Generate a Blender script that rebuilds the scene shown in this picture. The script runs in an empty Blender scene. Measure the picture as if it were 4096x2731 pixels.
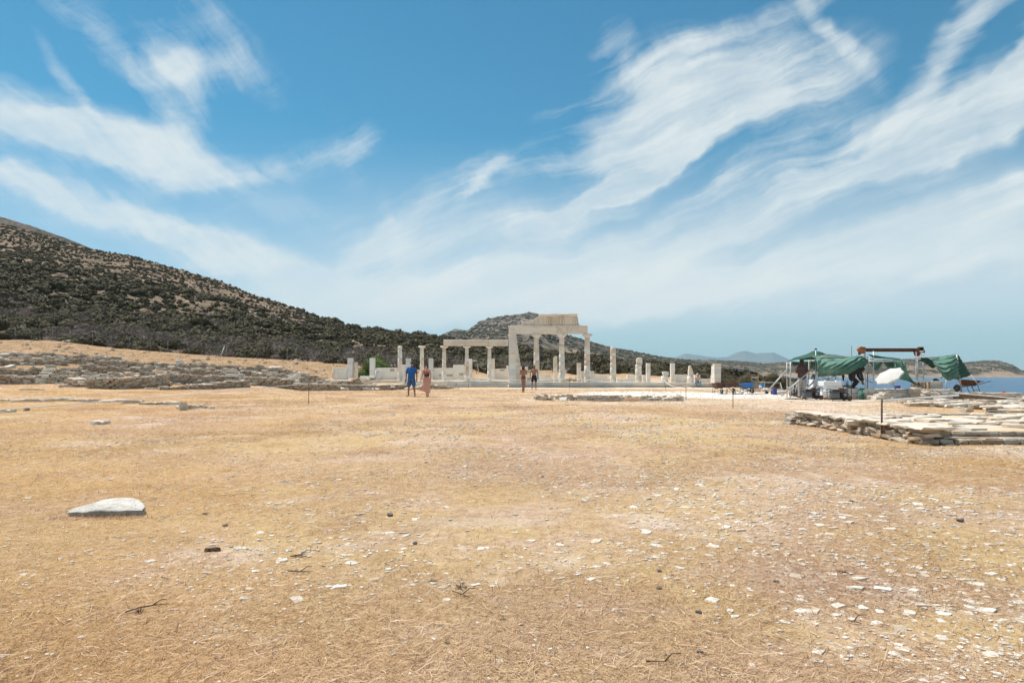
import bpy, bmesh, math, random
import numpy as np
from mathutils import Vector, Matrix, Euler
random.seed(7); RNG = np.random.default_rng(11)
sc = bpy.context.scene
col = sc.collection
R = math.radians
# ---------------------------------------------------------------- camera
F, HOR, HC = 2731.0, 1501.0, 1.06          # focal length and horizon row on a 4096 px wide frame, eye height in metres
cam_d = bpy.data.cameras.new('camera'); cam = bpy.data.objects.new('camera', cam_d); col.objects.link(cam)
cam.location = (0, 0, HC); cam.rotation_euler = (R(90), 0, 0)
cam_d.sensor_width = 36; cam_d.lens = 36*F/4096; cam_d.shift_y = (HOR-1365.5)/4096
cam_d.clip_start = 0.1; cam_d.clip_end = 60000
sc.camera = cam
# ---------------------------------------------------------------- render look
sc.view_settings.view_transform = 'Standard'; sc.view_settings.look = 'None'
sc.view_settings.exposure = 0.50; sc.view_settings.gamma = 1.0
sc.view_settings.use_curve_mapping = False
sc.render.engine = 'CYCLES'
sc.cycles.use_denoising = True
sc.cycles.use_adaptive_sampling = True; sc.cycles.adaptive_threshold = 0.02; sc.cycles.adaptive_min_samples = 20
sc.cycles.max_bounces = 6; sc.cycles.diffuse_bounces = 3; sc.cycles.glossy_bounces = 2
sc.cycles.transmission_bounces = 3; sc.cycles.volume_bounces = 0; sc.cycles.transparent_max_bounces = 6
sc.cycles.caustics_reflective = False; sc.cycles.caustics_refractive = False
# ---------------------------------------------------------------- sun
SUN_EL = 64.0
SUN_AZ = (-0.80, 0.60)                       # horizontal direction towards the sun (behind the temple, to the left)
sd = bpy.data.lights.new('sun', 'SUN'); sd.energy = 4.6; sd.angle = R(0.53); sd.color = (1.0, 0.93, 0.83)
sun = bpy.data.objects.new('sun', sd); col.objects.link(sun)
ce = math.cos(R(SUN_EL)); sdir = Vector((SUN_AZ[0]*ce, SUN_AZ[1]*ce, math.sin(R(SUN_EL)))).normalized()
sun.rotation_euler = sdir.to_track_quat('Z', 'Y').to_euler(); sun.location = sdir*50
# ---------------------------------------------------------------- node helper
class NT:
    def __init__(s, tree): s.t = tree; s.n = tree.nodes; s.l = tree.links
    def add(s, typ, ins=None, **kw):
        nd = s.n.new(typ)
        for k, v in kw.items(): setattr(nd, k, v)
        if ins:
            for k, v in ins.items(): s.set(nd, k, v)
        return nd
    def set(s, nd, k, v):
        sock = nd.inputs[k]
        if isinstance(v, bpy.types.NodeSocket): s.l.new(v, sock)
        elif isinstance(v, bpy.types.Node): s.l.new(v.outputs[0], sock)
        else: sock.default_value = v
    def math(s, op, a, b=None, c=None, clamp=False):
        nd = s.n.new('ShaderNodeMath'); nd.operation = op; nd.use_clamp = clamp
        for i, v in enumerate((a, b, c)):
            if v is not None: s.set(nd, i, v)
        return nd.outputs[0]
    def vmath(s, op, a, b=None):
        nd = s.n.new('ShaderNodeVectorMath'); nd.operation = op
        s.set(nd, 0, a)
        if b is not None: s.set(nd, 1, b)
        return nd.outputs['Value'] if op in ('DOT_PRODUCT', 'LENGTH', 'DISTANCE') else nd.outputs[0]
    def scale(s, a, f):
        nd = s.n.new('ShaderNodeVectorMath'); nd.operation = 'SCALE'; s.set(nd, 0, a); s.set(nd, 3, f); return nd.outputs[0]
    def mix(s, f, a, b, typ='MIX'):
        nd = s.n.new('ShaderNodeMix'); nd.data_type = 'RGBA'; nd.blend_type = typ; nd.clamp_factor = True
        s.set(nd, 0, f); s.set(nd, 6, a); s.set(nd, 7, b); return nd.outputs[2]
    def noise(s, vec, scale, detail=4, rough=.55, dist=0, out=0):
        nd = s.n.new('ShaderNodeTexNoise'); s.set(nd, 'Vector', vec); s.set(nd, 'Scale', scale); s.set(nd, 'Detail', detail)
        s.set(nd, 'Roughness', rough); s.set(nd, 'Distortion', dist); return nd.outputs[out]
    def ramp(s, f, stops, mode='LINEAR'):
        nd = s.n.new('ShaderNodeValToRGB'); nd.color_ramp.interpolation = mode
        e = nd.color_ramp.elements
        while len(e) < len(stops): e.new(0.5)
        for i, (p, c) in enumerate(stops): e[i].position = p; e[i].color = c if len(c) == 4 else (*c, 1)
        s.set(nd, 0, f); return nd.outputs[0]
    def map(s, v, a, b, c=0.0, d=1.0, smooth=True):
        nd = s.n.new('ShaderNodeMapRange'); nd.interpolation_type = 'SMOOTHSTEP' if smooth else 'LINEAR'; nd.clamp = True
        s.set(nd, 0, v); s.set(nd, 1, a); s.set(nd, 2, b); s.set(nd, 3, c); s.set(nd, 4, d); return nd.outputs[0]
# ---------------------------------------------------------------- sky
LOBES = [(1200, 640, 300, 60, 20, .28), (1750, 870, 520, 70, 25, .45), (1280, 860, 320, 60, -8, .36), (2250, 880, 350, 50, 28, .48), (1750, 1020, 520, 60, 18, .60), (1100, 1160, 300, 60, -4, .5), (900, 130, 300, 60, -35, .25), (330, 540, 470, 100, -3, .86), (520, 620, 330, 95, 2, .7), (480, 890, 520, 90, -9, .85), (900, 980, 300, 50, -12, .6), (130, 800, 200, 40, -24, .4), (1080, 1080, 260, 55, -8, .55),
         (440, 200, 330, 50, -42, .55), (600, 70, 200, 70, -20, .25), (770, 250, 170, 55, 8, .60), (700, 320, 140, 70, -55, .55), (250, 330, 160, 26, -55, .35),
         (2830, 390, 400, 150, 6, 1.0), (2600, 560, 320, 110, 28, .85), (2520, 700, 430, 34, 24, .8), (2480, 240, 120, 50, -50, .35),
         (3500, 560, 560, 90, 12, .62), (3980, 450, 330, 120, 35, .8), (3350, 720, 650, 40, 14, .6), (3820, 640, 500, 34, 16, .5),
         (3880, 130, 420, 46, 50, .8), (4080, 220, 330, 34, 62, .6), (3000, 90, 520, 34, 16, .42), (3310, 90, 230, 30, -52, .42),
         (3600, 960, 1100, 60, 11, .62), (2250, 1080, 800, 70, 13, .70), (1900, 1180, 800, 80, 8, .75), (3100, 1130, 1600, 95, 3, .95), (3100, 870, 700, 30, 16, .55), (4000, 850, 450, 100, 8, .6),
         (1500, 960, 260, 46, 30, .6), (1600, 890, 90, 40, -60, .5), (1460, 650, 80, 70, 60, .42), (1970, 750, 150, 18, 38, .45), (1450, 1170, 420, 60, 6, .6), (2500, 930, 520, 40, 26, .5)]
def make_world():
    w = bpy.data.worlds.new('World'); sc.world = w; w.use_nodes = True
    w.cycles.sampling_method = 'MANUAL'; w.cycles.sample_map_resolution = 256
    T = NT(w.node_tree); T.n.clear()
    sky = T.add('ShaderNodeTexSky'); sky.sky_type = 'NISHITA'; sky.sun_disc = False
    sky.sun_elevation = R(SUN_EL); sky.sun_rotation = math.atan2(SUN_AZ[0], SUN_AZ[1])
    sky.altitude = 20; sky.air_density = 1.0; sky.dust_density = 0.15; sky.ozone_density = 1.6
    tc = T.add('ShaderNodeTexCoord'); v = tc.outputs['Generated']
    sep = T.add('ShaderNodeSeparateXYZ', {0: v}); vz = sep.outputs[2]
    # thin cirrus: soft banks gathered by direction, combed into fibres by stretched noise
    dw = T.noise(v, 4.2, 5, .56, 0, 1)
    vd = T.vmath('ADD', v, T.scale(T.vmath('SUBTRACT', dw, (.5, .5, .5)), .13))
    vf = T.vmath('ADD', v, T.scale(T.vmath('SUBTRACT', dw, (.5, .5, .5)), .085))
    def streak(ang, sx, sy, det, rough, src):
        t = R(ang); a = (math.cos(t)*sx, 0, math.sin(t)*sx); b = (-math.sin(t)*sy, 0, math.cos(t)*sy)
        cb = T.add('ShaderNodeCombineXYZ', {0: T.vmath('DOT_PRODUCT', src, a), 1: T.vmath('DOT_PRODUCT', src, b), 2: T.math('MULTIPLY', sep.outputs[1], sx)})
        return T.noise(cb.outputs[0], 1.0, det, rough)
    s1 = streak(17, 3.4, 30.0, 6, .66, vf)
    s2 = streak(-44, 3.6, 30.0, 6, .66, vf)
    s3 = T.noise(vd, 7.5, 7, .66)
    def lobe(px, py, rx, ry, tilt):
        c = Vector(((px-2048)/F, 1, (HOR-py)/F)).normalized()
        right = c.cross(Vector((0, 0, 1))).normalized(); up = right.cross(c).normalized()
        t = R(tilt); k = F/c.y/1.95; u = (right*math.cos(t)+up*math.sin(t))*k/rx; w_ = (up*math.cos(t)-right*math.sin(t))*k/ry
        a = T.vmath('DOT_PRODUCT', vd, tuple(u)); b = T.vmath('DOT_PRODUCT', vd, tuple(w_))
        r2 = T.math('MULTIPLY_ADD', a, a, T.math('MULTIPLY', b, b))
        g = T.math('SUBTRACT', 1.0, r2, clamp=True)
        return T.math('MULTIPLY', g, g)
    lobes = LOBES
    tot = None
    for *L, amp in lobes:
        g = lobe(*L); tot = T.math('MULTIPLY', g, amp*1.12) if tot is None else T.math('MULTIPLY_ADD', g, amp*1.12, tot)
    # beyond the frame the cirrus goes on, thickened unseen to whiten light on shaded faces
    fr = T.map(sep.outputs[1], .62, .30, 0, 1)
    tot = T.math('MULTIPLY_ADD', T.math('MULTIPLY', T.map(s3, .40, .60), fr), .85, tot)
    tot = T.math('MINIMUM', tot, 1.0)
    lf = T.map(sep.outputs[0], -.40, -.10, 0, 1)
    sm = T.math('ADD', T.math('MULTIPLY', s1, T.map(lf, 0, 1, .45, 1)), T.math('MULTIPLY', s2, T.map(lf, 0, 1, .55, 0)))
    tex = T.math('ADD', T.math('MULTIPLY', sm, .60), T.math('MULTIPLY', s3, .40))
    edge = T.math('MULTIPLY', tot, T.math('SUBTRACT', 1.12, tot))
    e = T.math('MULTIPLY_ADD', T.math('SUBTRACT', tex, .53), T.math('MULTIPLY', edge, 9.5), T.math('MULTIPLY', tot, .84))
    cl = T.math('MULTIPLY', T.map(e, .02, 1.0, 0, 1, smooth=False), T.map(tex, .36, .60, .76, .99))
    veil = T.math('MULTIPLY', T.math('MULTIPLY', T.map(vz, .015, .10), T.map(vz, .34, .10)), T.map(sep.outputs[0], -.45, -.10, .28, .60))
    cl = T.math('MAXIMUM', cl, T.math('MULTIPLY_ADD', cl, .5, veil))
    cl = T.math('MINIMUM', cl, .97)
    skyc = T.mix(1.0, sky.outputs[0], T.mix(T.map(vz, .0, .34), (.56, .77, .86, 1), (.32, .84, .89, 1)), 'MULTIPLY')
    cloud_c = T.add('ShaderNodeRGB'); cloud_c.outputs[0].default_value = (7.0, 7.45, 7.4, 1)
    allc = T.mix(cl, skyc, cloud_c.outputs[0])
    bg = T.add('ShaderNodeBackground', {0: allc, 1: 0.084})
    out = T.add('ShaderNodeOutputWorld', {0: bg})
make_world()
# ---------------------------------------------------------------- placing
def W(px, py, d): return Vector(((px-2048)*d/F, d, HC-(py-HOR)*d/F))
def PX(x, y): return 2048+F*x/max(y, 1e-3)
REG = {1: (1750, 1200, .29762), 2: (1300, 1330, .21259), 3: (2300, 1330, .27636), 4: (2850, 1350, .25510), 5: (3350, 1350, .25510),
       6: (3050, 1550, .44473), 7: (0, 1330, .29762), 8: (650, 1330, .29762)}
def q(r, x, y): a, b, k = REG[r]; return a+x*k, b+y*k
def RW(r, x, y, d): a, b = q(r, x, y); return W(a, b, d)
# ---------------------------------------------------------------- noise for terrain
def _hash(ix, iy, seed):
    h = (ix.astype(np.int64)*374761393 + iy.astype(np.int64)*668265263 + seed*974711) & 0x7fffffff
    h = (h ^ (h >> 13))*1274126177 & 0x7fffffff
    return ((h ^ (h >> 16)) & 0xffff)/65535.0
def vnoise(x, y, seed=0):
    x = np.asarray(x, float); y = np.asarray(y, float)
    ix = np.floor(x); iy = np.floor(y); fx = x-ix; fy = y-iy
    fx = fx*fx*(3-2*fx); fy = fy*fy*(3-2*fy)
    a = _hash(ix, iy, seed); b = _hash(ix+1, iy, seed); c = _hash(ix, iy+1, seed); d = _hash(ix+1, iy+1, seed)
    return (a+(b-a)*fx)*(1-fy)+(c+(d-c)*fx)*fy
def fbm(x, y, oct=4, seed=0, gain=.5):
    s = 0; a = 1; t = 0
    for i in range(oct):
        s = s+a*vnoise(np.asarray(x)*2**i+17.3*i, np.asarray(y)*2**i-9.1*i, seed+i); t += a; a *= gain
    return s/t-0.5
def sstep(a, b, x):
    t = np.clip((np.asarray(x, float)-a)/(b-a), 0, 1); return t*t*(3-2*t)
# ---------------------------------------------------------------- terrain functions (px = bearing, y = distance)
_bx = [-1500, -600, 0, 200, 400, 700, 1000, 1350, 1500, 1900, 2200, 2500, 2900, 3200, 3600, 4096, 5600]
_bz = [6.5, 6.0, 4.95, 4.9, 4.25, 3.5, 2.95, 2.4, 1.9, 1.7, 1.6, 1.3, .35, -.8, -1.7, -2.3, -2.6]
def bank_z(px): return np.interp(px, _bx, _bz)
def ground_z(x, y):
    x = np.asarray(x, float); y = np.asarray(y, float)
    px = 2048+F*x/np.maximum(y, 6.0)
    y0 = 25+37*sstep(1000, 1420, px)-27*sstep(2780, 3400, px)
    t = np.clip((y-y0)/(75-y0), 0, None)
    bz = bank_z(px); z = bz*np.where(t < 1, np.where(bz < 0, t**.8, t**2.2), 1.0)
    fall = sstep(75, 130, y)*sstep(2700, 3200, px)*-1.9
    small = (fbm(x/3.1, y/3.1, 3, 5)*.10+fbm(x/.9, y/.9, 2, 9)*.035)*np.clip(y/30, .25, 1)+fbm(x/.33, y/.33, 2, 13)*.016*np.clip(6/np.maximum(y, 1), 0, 1)
    return z+fall+small*(1-.75*sstep(48, 56, y)*sstep(1400, 1500, px))
def gz(x, y): return float(ground_z(x, y))
def GP(px, py):
    """the point of the ground seen at a row and column"""
    d = F*HC/(py-HOR)
    for _ in range(25):
        z = gz((px-2048)*d/F, d); d = .5*d+.5*F*(HC-z)/(py-HOR)
    return Vector(((px-2048)*d/F, d, gz((px-2048)*d/F, d)))
_nx = [-900, -300, 0, 200, 370, 520, 700, 880, 1000, 1100, 1200, 1300, 1450, 1600, 1780, 1900, 2040, 2200, 2400, 2600, 2800, 2950, 3100, 3300]
_ns = [660, 800, 886, 940, 990, 1014, 1064, 1114, 1164, 1194, 1230, 1266, 1304, 1324, 1342, 1360, 1378, 1402, 1424, 1450, 1470, 1488, 1506, 1525]
_nd = [360, 345, 330, 318, 305, 295, 285, 272, 262, 252, 245, 237, 226, 216, 204, 197, 190, 182, 172, 162, 154, 146, 140, 132]
def hill_z(px, d):
    px = np.asarray(px, float); d = np.asarray(d, float)
    d1 = np.interp(px, _nx, _nd); S = np.interp(px, _nx, _ns)
    d0 = 76.0; z0 = bank_z(px)-.25; z1 = HC+(HOR-S)*d1/F-1.0
    t = (d-d0)/(d1-d0); x = (px-2048)*d/F
    up = z0+(z1-z0)*np.clip(t, 0, 1)**1.12
    n = (fbm(x/34, d/34, 4, 21)*5.0+fbm(x/9, d/9, 3, 25)*1.3)*np.sin(np.pi*np.clip(t, 0, 1))**.7*np.clip(z1/40, .12, 1)
    down = -np.clip(t-1, 0, None)*(d1-d0)*.22
    return up+n+down
_fx = [1500, 1700, 1785, 1820, 1842, 1860, 1875, 1925, 2000, 2070, 2120, 2150, 2180, 2265, 2350, 2450, 2560, 2640, 2750, 2900, 3000, 3060, 3130, 3200, 3400, 3560, 3640, 3760, 3850, 3950, 4000, 4050, 4075, 4100, 4200, 4400]
_fs = [1420, 1365, 1331, 1315, 1316, 1323, 1316, 1282, 1264, 1257, 1249, 1254, 1276, 1338, 1363, 1389, 1410, 1427, 1439, 1441, 1447, 1454, 1448, 1452, 1450, 1442, 1434, 1446, 1450, 1441, 1444, 1459, 1476, 1484, 1500, 1514]
_f0x = [1500, 2400, 2700, 2900, 3000, 4400]; _f0 = [420, 430, 620, 1250, 1380, 1380]
_f1 = [950, 950, 1150, 1700, 1850, 1800]
def far_z(px, d):
    px = np.asarray(px, float); d = np.asarray(d, float)
    d0 = np.interp(px, _f0x, _f0); d1 = np.interp(px, _f0x, _f1)
    S = np.interp(px, _fx, _fs)
    z1 = HC+(HOR-S)*d1/F; t = (d-d0)/(d1-d0); x = (px-2048)*d/F
    cl = sstep(0, .10, t)*.30+.70*np.clip(t, 0, 1)**.9
    coast = sstep(2650, 2950, px)
    prof = np.clip(t, 0, 1)**.95*(1-coast)+cl*coast
    up = -3.2+(z1+3.2)*prof
    rid = np.abs(fbm(x/40, d/40, 4, 41))*-2+.5
    n = (fbm(x/70, d/70, 4, 45)*9+rid*3.0+fbm(x/9, d/9, 3, 47)*3.2)*np.sin(np.pi*np.clip(t*.97+.02, 0, 1))**.6*np.clip(z1/60, .18, 1)
    n2 = fbm(x/7, d/7, 3, 49)*2.2*np.clip(z1/70, .0, 1)*sstep(.9, .99, t)
    return up+n+n2-np.clip(t-1, 0, None)*(d1-d0)*.3
# ---------------------------------------------------------------- objects
def tag(o, label=None, cat=None, group=None, kind=None):
    if label: o['label'] = label
    if cat: o['category'] = cat
    if group: o['group'] = group
    if kind: o['kind'] = kind
    return o
def obj(name, me, parent=None, loc=(0, 0, 0), rot=None, scale=None):
    o = bpy.data.objects.new(name, me); col.objects.link(o)
    if parent is not None:
        o.parent = parent; o.location = Vector(loc)-wloc(parent)
    else: o.location = loc
    if rot is not None: o.rotation_euler = rot
    if scale is not None: o.scale = scale
    return o
def wloc(o):
    v = Vector(o.location)
    while o.parent is not None: o = o.parent; v = v+Vector(o.location)
    return v
def thing(name, loc, label, cat, group=None, kind='thing'):
    o = bpy.data.objects.new(name, None); col.objects.link(o); o.location = loc; o.empty_display_size = .1
    return tag(o, label, cat, group, kind)
def mesh_np(name, V, Fc, mat, smooth=False):
    """mesh from a vertex array and an (n, k) face array"""
    V = np.asarray(V, np.float32); Fc = np.asarray(Fc, np.int32)
    me = bpy.data.meshes.new(name); n, k = Fc.shape
    me.vertices.add(len(V)); me.vertices.foreach_set('co', V.ravel())
    me.loops.add(n*k); me.loops.foreach_set('vertex_index', Fc.ravel())
    me.polygons.add(n); me.polygons.foreach_set('loop_start', np.arange(0, n*k, k, dtype=np.int32))
    try: me.polygons.foreach_set('loop_total', np.full(n, k, np.int32))
    except Exception: pass
    me.update(calc_edges=True)
    me.polygons.foreach_set('use_smooth', np.full(n, bool(smooth)))
    if mat: me.materials.append(mat)
    return me
class MB:
    """collects shapes in world coordinates; build() links them as one mesh object whose origin is its parent's"""
    def __init__(s): s.v = []; s.f = []; s.sm = []
    def add(s, vs, fs, smooth=False):
        o = len(s.v); s.v += [tuple(p) for p in vs]; s.f += [tuple(i+o for i in f) for f in fs]; s.sm += [smooth]*len(fs); return s
    def box(s, c, size, rot=None, ch=0.0, jit=0.0, rnd=random):
        hx, hy, hz = (max(a, 1e-4)/2 for a in size)
        c = Vector(c)
        ch = min(ch, .45*min(hx, hy, hz)*2*.5)
        vs = []; fs = []
        if ch <= 0:
            for z in (-hz, hz):
                for x, y in ((-hx, -hy), (hx, -hy), (hx, hy), (-hx, hy)): vs.append(Vector((x, y, z)))
            fs = [(3, 2, 1, 0), (4, 5, 6, 7), (0, 1, 5, 4), (1, 2, 6, 5), (2, 3, 7, 6), (3, 0, 4, 7)]
        else:
            idx = {}
            for sx in (-1, 1):
                for sy in (-1, 1):
                    for sz in (-1, 1):
                        for ax in range(3):
                            p = [sx*(hx-ch), sy*(hy-ch), sz*(hz-ch)]; p[ax] = (sx*hx, sy*hy, sz*hz)[ax]
                            idx[sx, sy, sz, ax] = len(vs); vs.append(Vector(p))
            I = idx
            for sx in (-1, 1): fs.append([I[sx, -1, -1, 0], I[sx, 1, -1, 0], I[sx, 1, 1, 0], I[sx, -1, 1, 0]][::sx])
            for sy in (-1, 1): fs.append([I[-1, sy, -1, 1], I[-1, sy, 1, 1], I[1, sy, 1, 1], I[1, sy, -1, 1]][::sy])
            for sz in (-1, 1): fs.append([I[-1, -1, sz, 2], I[1, -1, sz, 2], I[1, 1, sz, 2], I[-1, 1, sz, 2]][::sz])
            for sx in (-1, 1):
                for sy in (-1, 1): fs.append([I[sx, sy, -1, 0], I[sx, sy, 1, 0], I[sx, sy, 1, 1], I[sx, sy, -1, 1]][::-sx*sy])
                for sz in (-1, 1): fs.append([I[sx, -1, sz, 0], I[sx, 1, sz, 0], I[sx, 1, sz, 2], I[sx, -1, sz, 2]][::sx*sz])
            for sy in (-1, 1):
                for sz in (-1, 1): fs.append([I[-1, sy, sz, 1], I[1, sy, sz, 1], I[1, sy, sz, 2], I[-1, sy, sz, 2]][::-sy*sz])
            for sx in (-1, 1):
                for sy in (-1, 1):
                    for sz in (-1, 1): fs.append([I[sx, sy, sz, 0], I[sx, sy, sz, 1], I[sx, sy, sz, 2]][::sx*sy*sz])
        if jit: vs = [p+Vector((rnd.uniform(-jit, jit), rnd.uniform(-jit, jit), rnd.uniform(-jit, jit))) for p in vs]
        if rot is not None:
            m = rot if isinstance(rot, Matrix) else Euler(rot).to_matrix()
            vs = [m @ p for p in vs]
        return s.add([p+c for p in vs], fs)
    def tube(s, pts, rad, seg=8, cap=True, flat=None, lat=None, smooth=True):
        """round tube along points; rad a number or one per point (or (rx, ry) pairs with lat the sideways axis)"""
        pts = [Vector(p) for p in pts]; n = len(pts)
        rads = rad if isinstance(rad, (list, tuple)) and len(rad) == n else [rad]*n
        vs = []; prev = None
        for i, p in enumerate(pts):
            t = (pts[min(i+1, n-1)]-pts[max(i-1, 0)]).normalized()
            if lat is not None:
                a = Vector(lat); a = (a-t*a.dot(t)).normalized()
            elif prev is None:
                a = t.orthogonal().normalized()
            else:
                a = (prev-t*prev.dot(t)).normalized()
            prev = a; b = t.cross(a)
            r = rads[i]; rx, ry = r if isinstance(r, (tuple, list)) else (r, r)
            for k in range(seg):
                w = 2*math.pi*k/seg; vs.append(p+a*math.cos(w)*rx+b*math.sin(w)*ry)
        fs = [(i*seg+k, i*seg+(k+1) % seg, (i+1)*seg+(k+1) % seg, (i+1)*seg+k) for i in range(n-1) for k in range(seg)]
        s.add(vs, fs, smooth)
        if cap:
            o = len(s.v)-n*seg
            s.f.append(tuple(o+k for k in reversed(range(seg)))); s.f.append(tuple(o+(n-1)*seg+k for k in range(seg))); s.sm += [False, False]
        return s
    def lathe(s, c, prof, seg=24, smooth=True, axis=None):
        """profile of (radius, height) turned about the upright (or axis) through c"""
        c = Vector(c); vs = []; n = len(prof)
        m = Vector(axis).to_track_quat('Z', 'Y').to_matrix() if axis is not None else Matrix.Identity(3)
        for r, h in prof:
            for k in range(seg):
                w = 2*math.pi*k/seg; vs.append(c+m @ Vector((math.cos(w)*r, math.sin(w)*r, h)))
        fs = [(i*seg+k, i*seg+(k+1) % seg, (i+1)*seg+(k+1) % seg, (i+1)*seg+k) for i in range(n-1) for k in range(seg)]
        s.add(vs, fs, smooth); o = len(s.v)-n*seg
        s.f.append(tuple(o+k for k in reversed(range(seg)))); s.f.append(tuple(o+(n-1)*seg+k for k in range(seg))); s.sm += [False, False]
        return s
    def ball(s, c, r, seg=12, rings=8, rot=None):
        c = Vector(c); rx, ry, rz = r if isinstance(r, (tuple, list)) else (r, r, r); vs = []
        m = Euler(rot).to_matrix() if rot else Matrix.Identity(3)
        for i in range(rings+1):
            th = math.pi*i/rings
            for k in range(seg):
                w = 2*math.pi*k/seg
                vs.append(c+m @ Vector((rx*math.sin(th)*math.cos(w), ry*math.sin(th)*math.sin(w), -rz*math.cos(th))))
        fs = [(i*seg+k, i*seg+(k+1) % seg, (i+1)*seg+(k+1) % seg, (i+1)*seg+k) for i in range(rings) for k in range(seg)]
        return s.add(vs, fs, True)
    def prism(s, poly, off):
        """closed polygon of 3-d points pushed along off"""
        poly = [Vector(p) for p in poly]; off = Vector(off); n = len(poly)
        vs = poly+[p+off for p in poly]
        fs = [tuple(range(n)), tuple(reversed(range(n, 2*n)))]+[(i+n, (i+1) % n+n, (i+1) % n, i) for i in range(n)]
        return s.add(vs, fs)
    def hull(s, pts):
        bm = bmesh.new()
        for p in pts: bm.verts.new(p)
        r = bmesh.ops.convex_hull(bm, input=bm.verts)
        bmesh.ops.delete(bm, geom=[g for g in set(r['geom_interior'])|set(r['geom_unused']) if isinstance(g, bmesh.types.BMVert)], context='VERTS')
        bm.verts.index_update(); vs = [v.co.copy() for v in bm.verts]; fs = [tuple(v.index for v in f.verts) for f in bm.faces]; bm.free()
        return s.add(vs, fs)
    def mesh(s, name, mat, origin=(0, 0, 0), fix=True):
        me = bpy.data.meshes.new(name); o = Vector(origin)
        me.from_pydata([tuple(Vector(p)-o) for p in s.v], [], s.f)
        me.polygons.foreach_set('use_smooth', s.sm)
        if mat:
            for m in (mat if isinstance(mat, (list, tuple)) else [mat]): me.materials.append(m)
        if fix:
            bm = bmesh.new(); bm.from_mesh(me); bmesh.ops.recalc_face_normals(bm, faces=bm.faces); bm.to_mesh(me); bm.free()
        me.update(); return me
    def build(s, name, mat, parent=None, loc=None):
        """loc: the origin (defaults to the parent's place, or the middle of the base)"""
        if loc is None:
            if parent is not None: loc = wloc(parent)
            else:
                a = np.array(s.v); loc = ((a[:, 0].min()+a[:, 0].max())/2, (a[:, 1].min()+a[:, 1].max())/2, a[:, 2].min())
        me = s.mesh(name, mat, loc)
        return obj(name, me, parent, loc)
def tile(name, Vs, Fs, pick, locs, rotz, scl, mat, tilt=None, smooth=False, attr=None):
    """many copies of a few small triangle meshes joined in one mesh"""
    outV = []; outF = []; off = 0; outA = []
    for m in range(len(Vs)):
        sel = np.nonzero(pick == m)[0]
        if len(sel) == 0: continue
        V = Vs[m]; Fc = Fs[m]; n = len(sel)
        P = V[None]*scl[sel][:, None, :]
        if tilt is not None:
            c, s_ = np.cos(tilt[sel])[:, None], np.sin(tilt[sel])[:, None]
            y, z = P[..., 1]*c-P[..., 2]*s_, P[..., 1]*s_+P[..., 2]*c; P = np.stack([P[..., 0], y, z], -1)
        c, s_ = np.cos(rotz[sel])[:, None], np.sin(rotz[sel])[:, None]
        x, y = P[..., 0]*c-P[..., 1]*s_, P[..., 0]*s_+P[..., 1]*c
        P = np.stack([x, y, P[..., 2]], -1)+locs[sel][:, None, :]
        outV.append(P.reshape(-1, 3)); outF.append((Fc[None]+(np.arange(n)*len(V))[:, None, None]+off).reshape(-1, Fc.shape[1])); off += n*len(V)
        if attr is not None: outA.append(np.repeat(attr[sel], len(V)))
    me = mesh_np(name, np.concatenate(outV), np.concatenate(outF), mat, smooth)
    if attr is not None:
        a = me.attributes.new('tone', 'FLOAT', 'POINT'); a.data.foreach_set('value', np.concatenate(outA).astype(np.float32))
    return obj(name, me)
# ---------------------------------------------------------------- materials
def mat(name, c1, c2=None, scale=3.0, rough=.85, bump=0.0, bscale=None, rand=0.0, metal=0.0, detail=5, c3=None, stretch=None, spec=.3, contrast=(.35, .65), dist=0.0):
    m = bpy.data.materials.new(name); m.use_nodes = True; T = NT(m.node_tree); T.n.clear()
    out = T.add('ShaderNodeOutputMaterial'); b = T.add('ShaderNodeBsdfPrincipled', {'Roughness': rough, 'Metallic': metal, 'Specular IOR Level': spec})
    pos = T.add('ShaderNodeNewGeometry').outputs['Position']; oi = T.add('ShaderNodeObjectInfo')
    if rand: pos = T.vmath('ADD', pos, T.scale(oi.outputs['Location'], .37))
    if stretch:
        mp = T.add('ShaderNodeMapping', {0: pos}); mp.inputs['Scale'].default_value = stretch; pos = mp.outputs[0]
    n = T.noise(pos, scale, detail, .6, dist)
    c = T.mix(T.map(n, *contrast), (*c1, 1), (*(c2 or tuple(x*.8 for x in c1)), 1))
    if c3: c = T.mix(T.map(T.noise(pos, scale*.31, 3), .5, .72), c, (*c3, 1))
    if rand:
        f = T.map(oi.outputs['Random'], 0, 1, 1-rand, 1+rand*.6, smooth=False)
        c = T.mix(1.0, c, T.add('ShaderNodeCombineXYZ', {0: f, 1: f, 2: f}).outputs[0], 'MULTIPLY')
    T.set(b, 'Base Color', c)
    if bump:
        bn = T.add('ShaderNodeBump', {'Height': T.noise(pos, bscale or scale*3, 5, .65), 'Strength': bump, 'Distance': .03}); T.set(b, 'Normal', bn.outputs[0])
    T.set(out, 0, b.outputs[0]); return m
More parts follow.
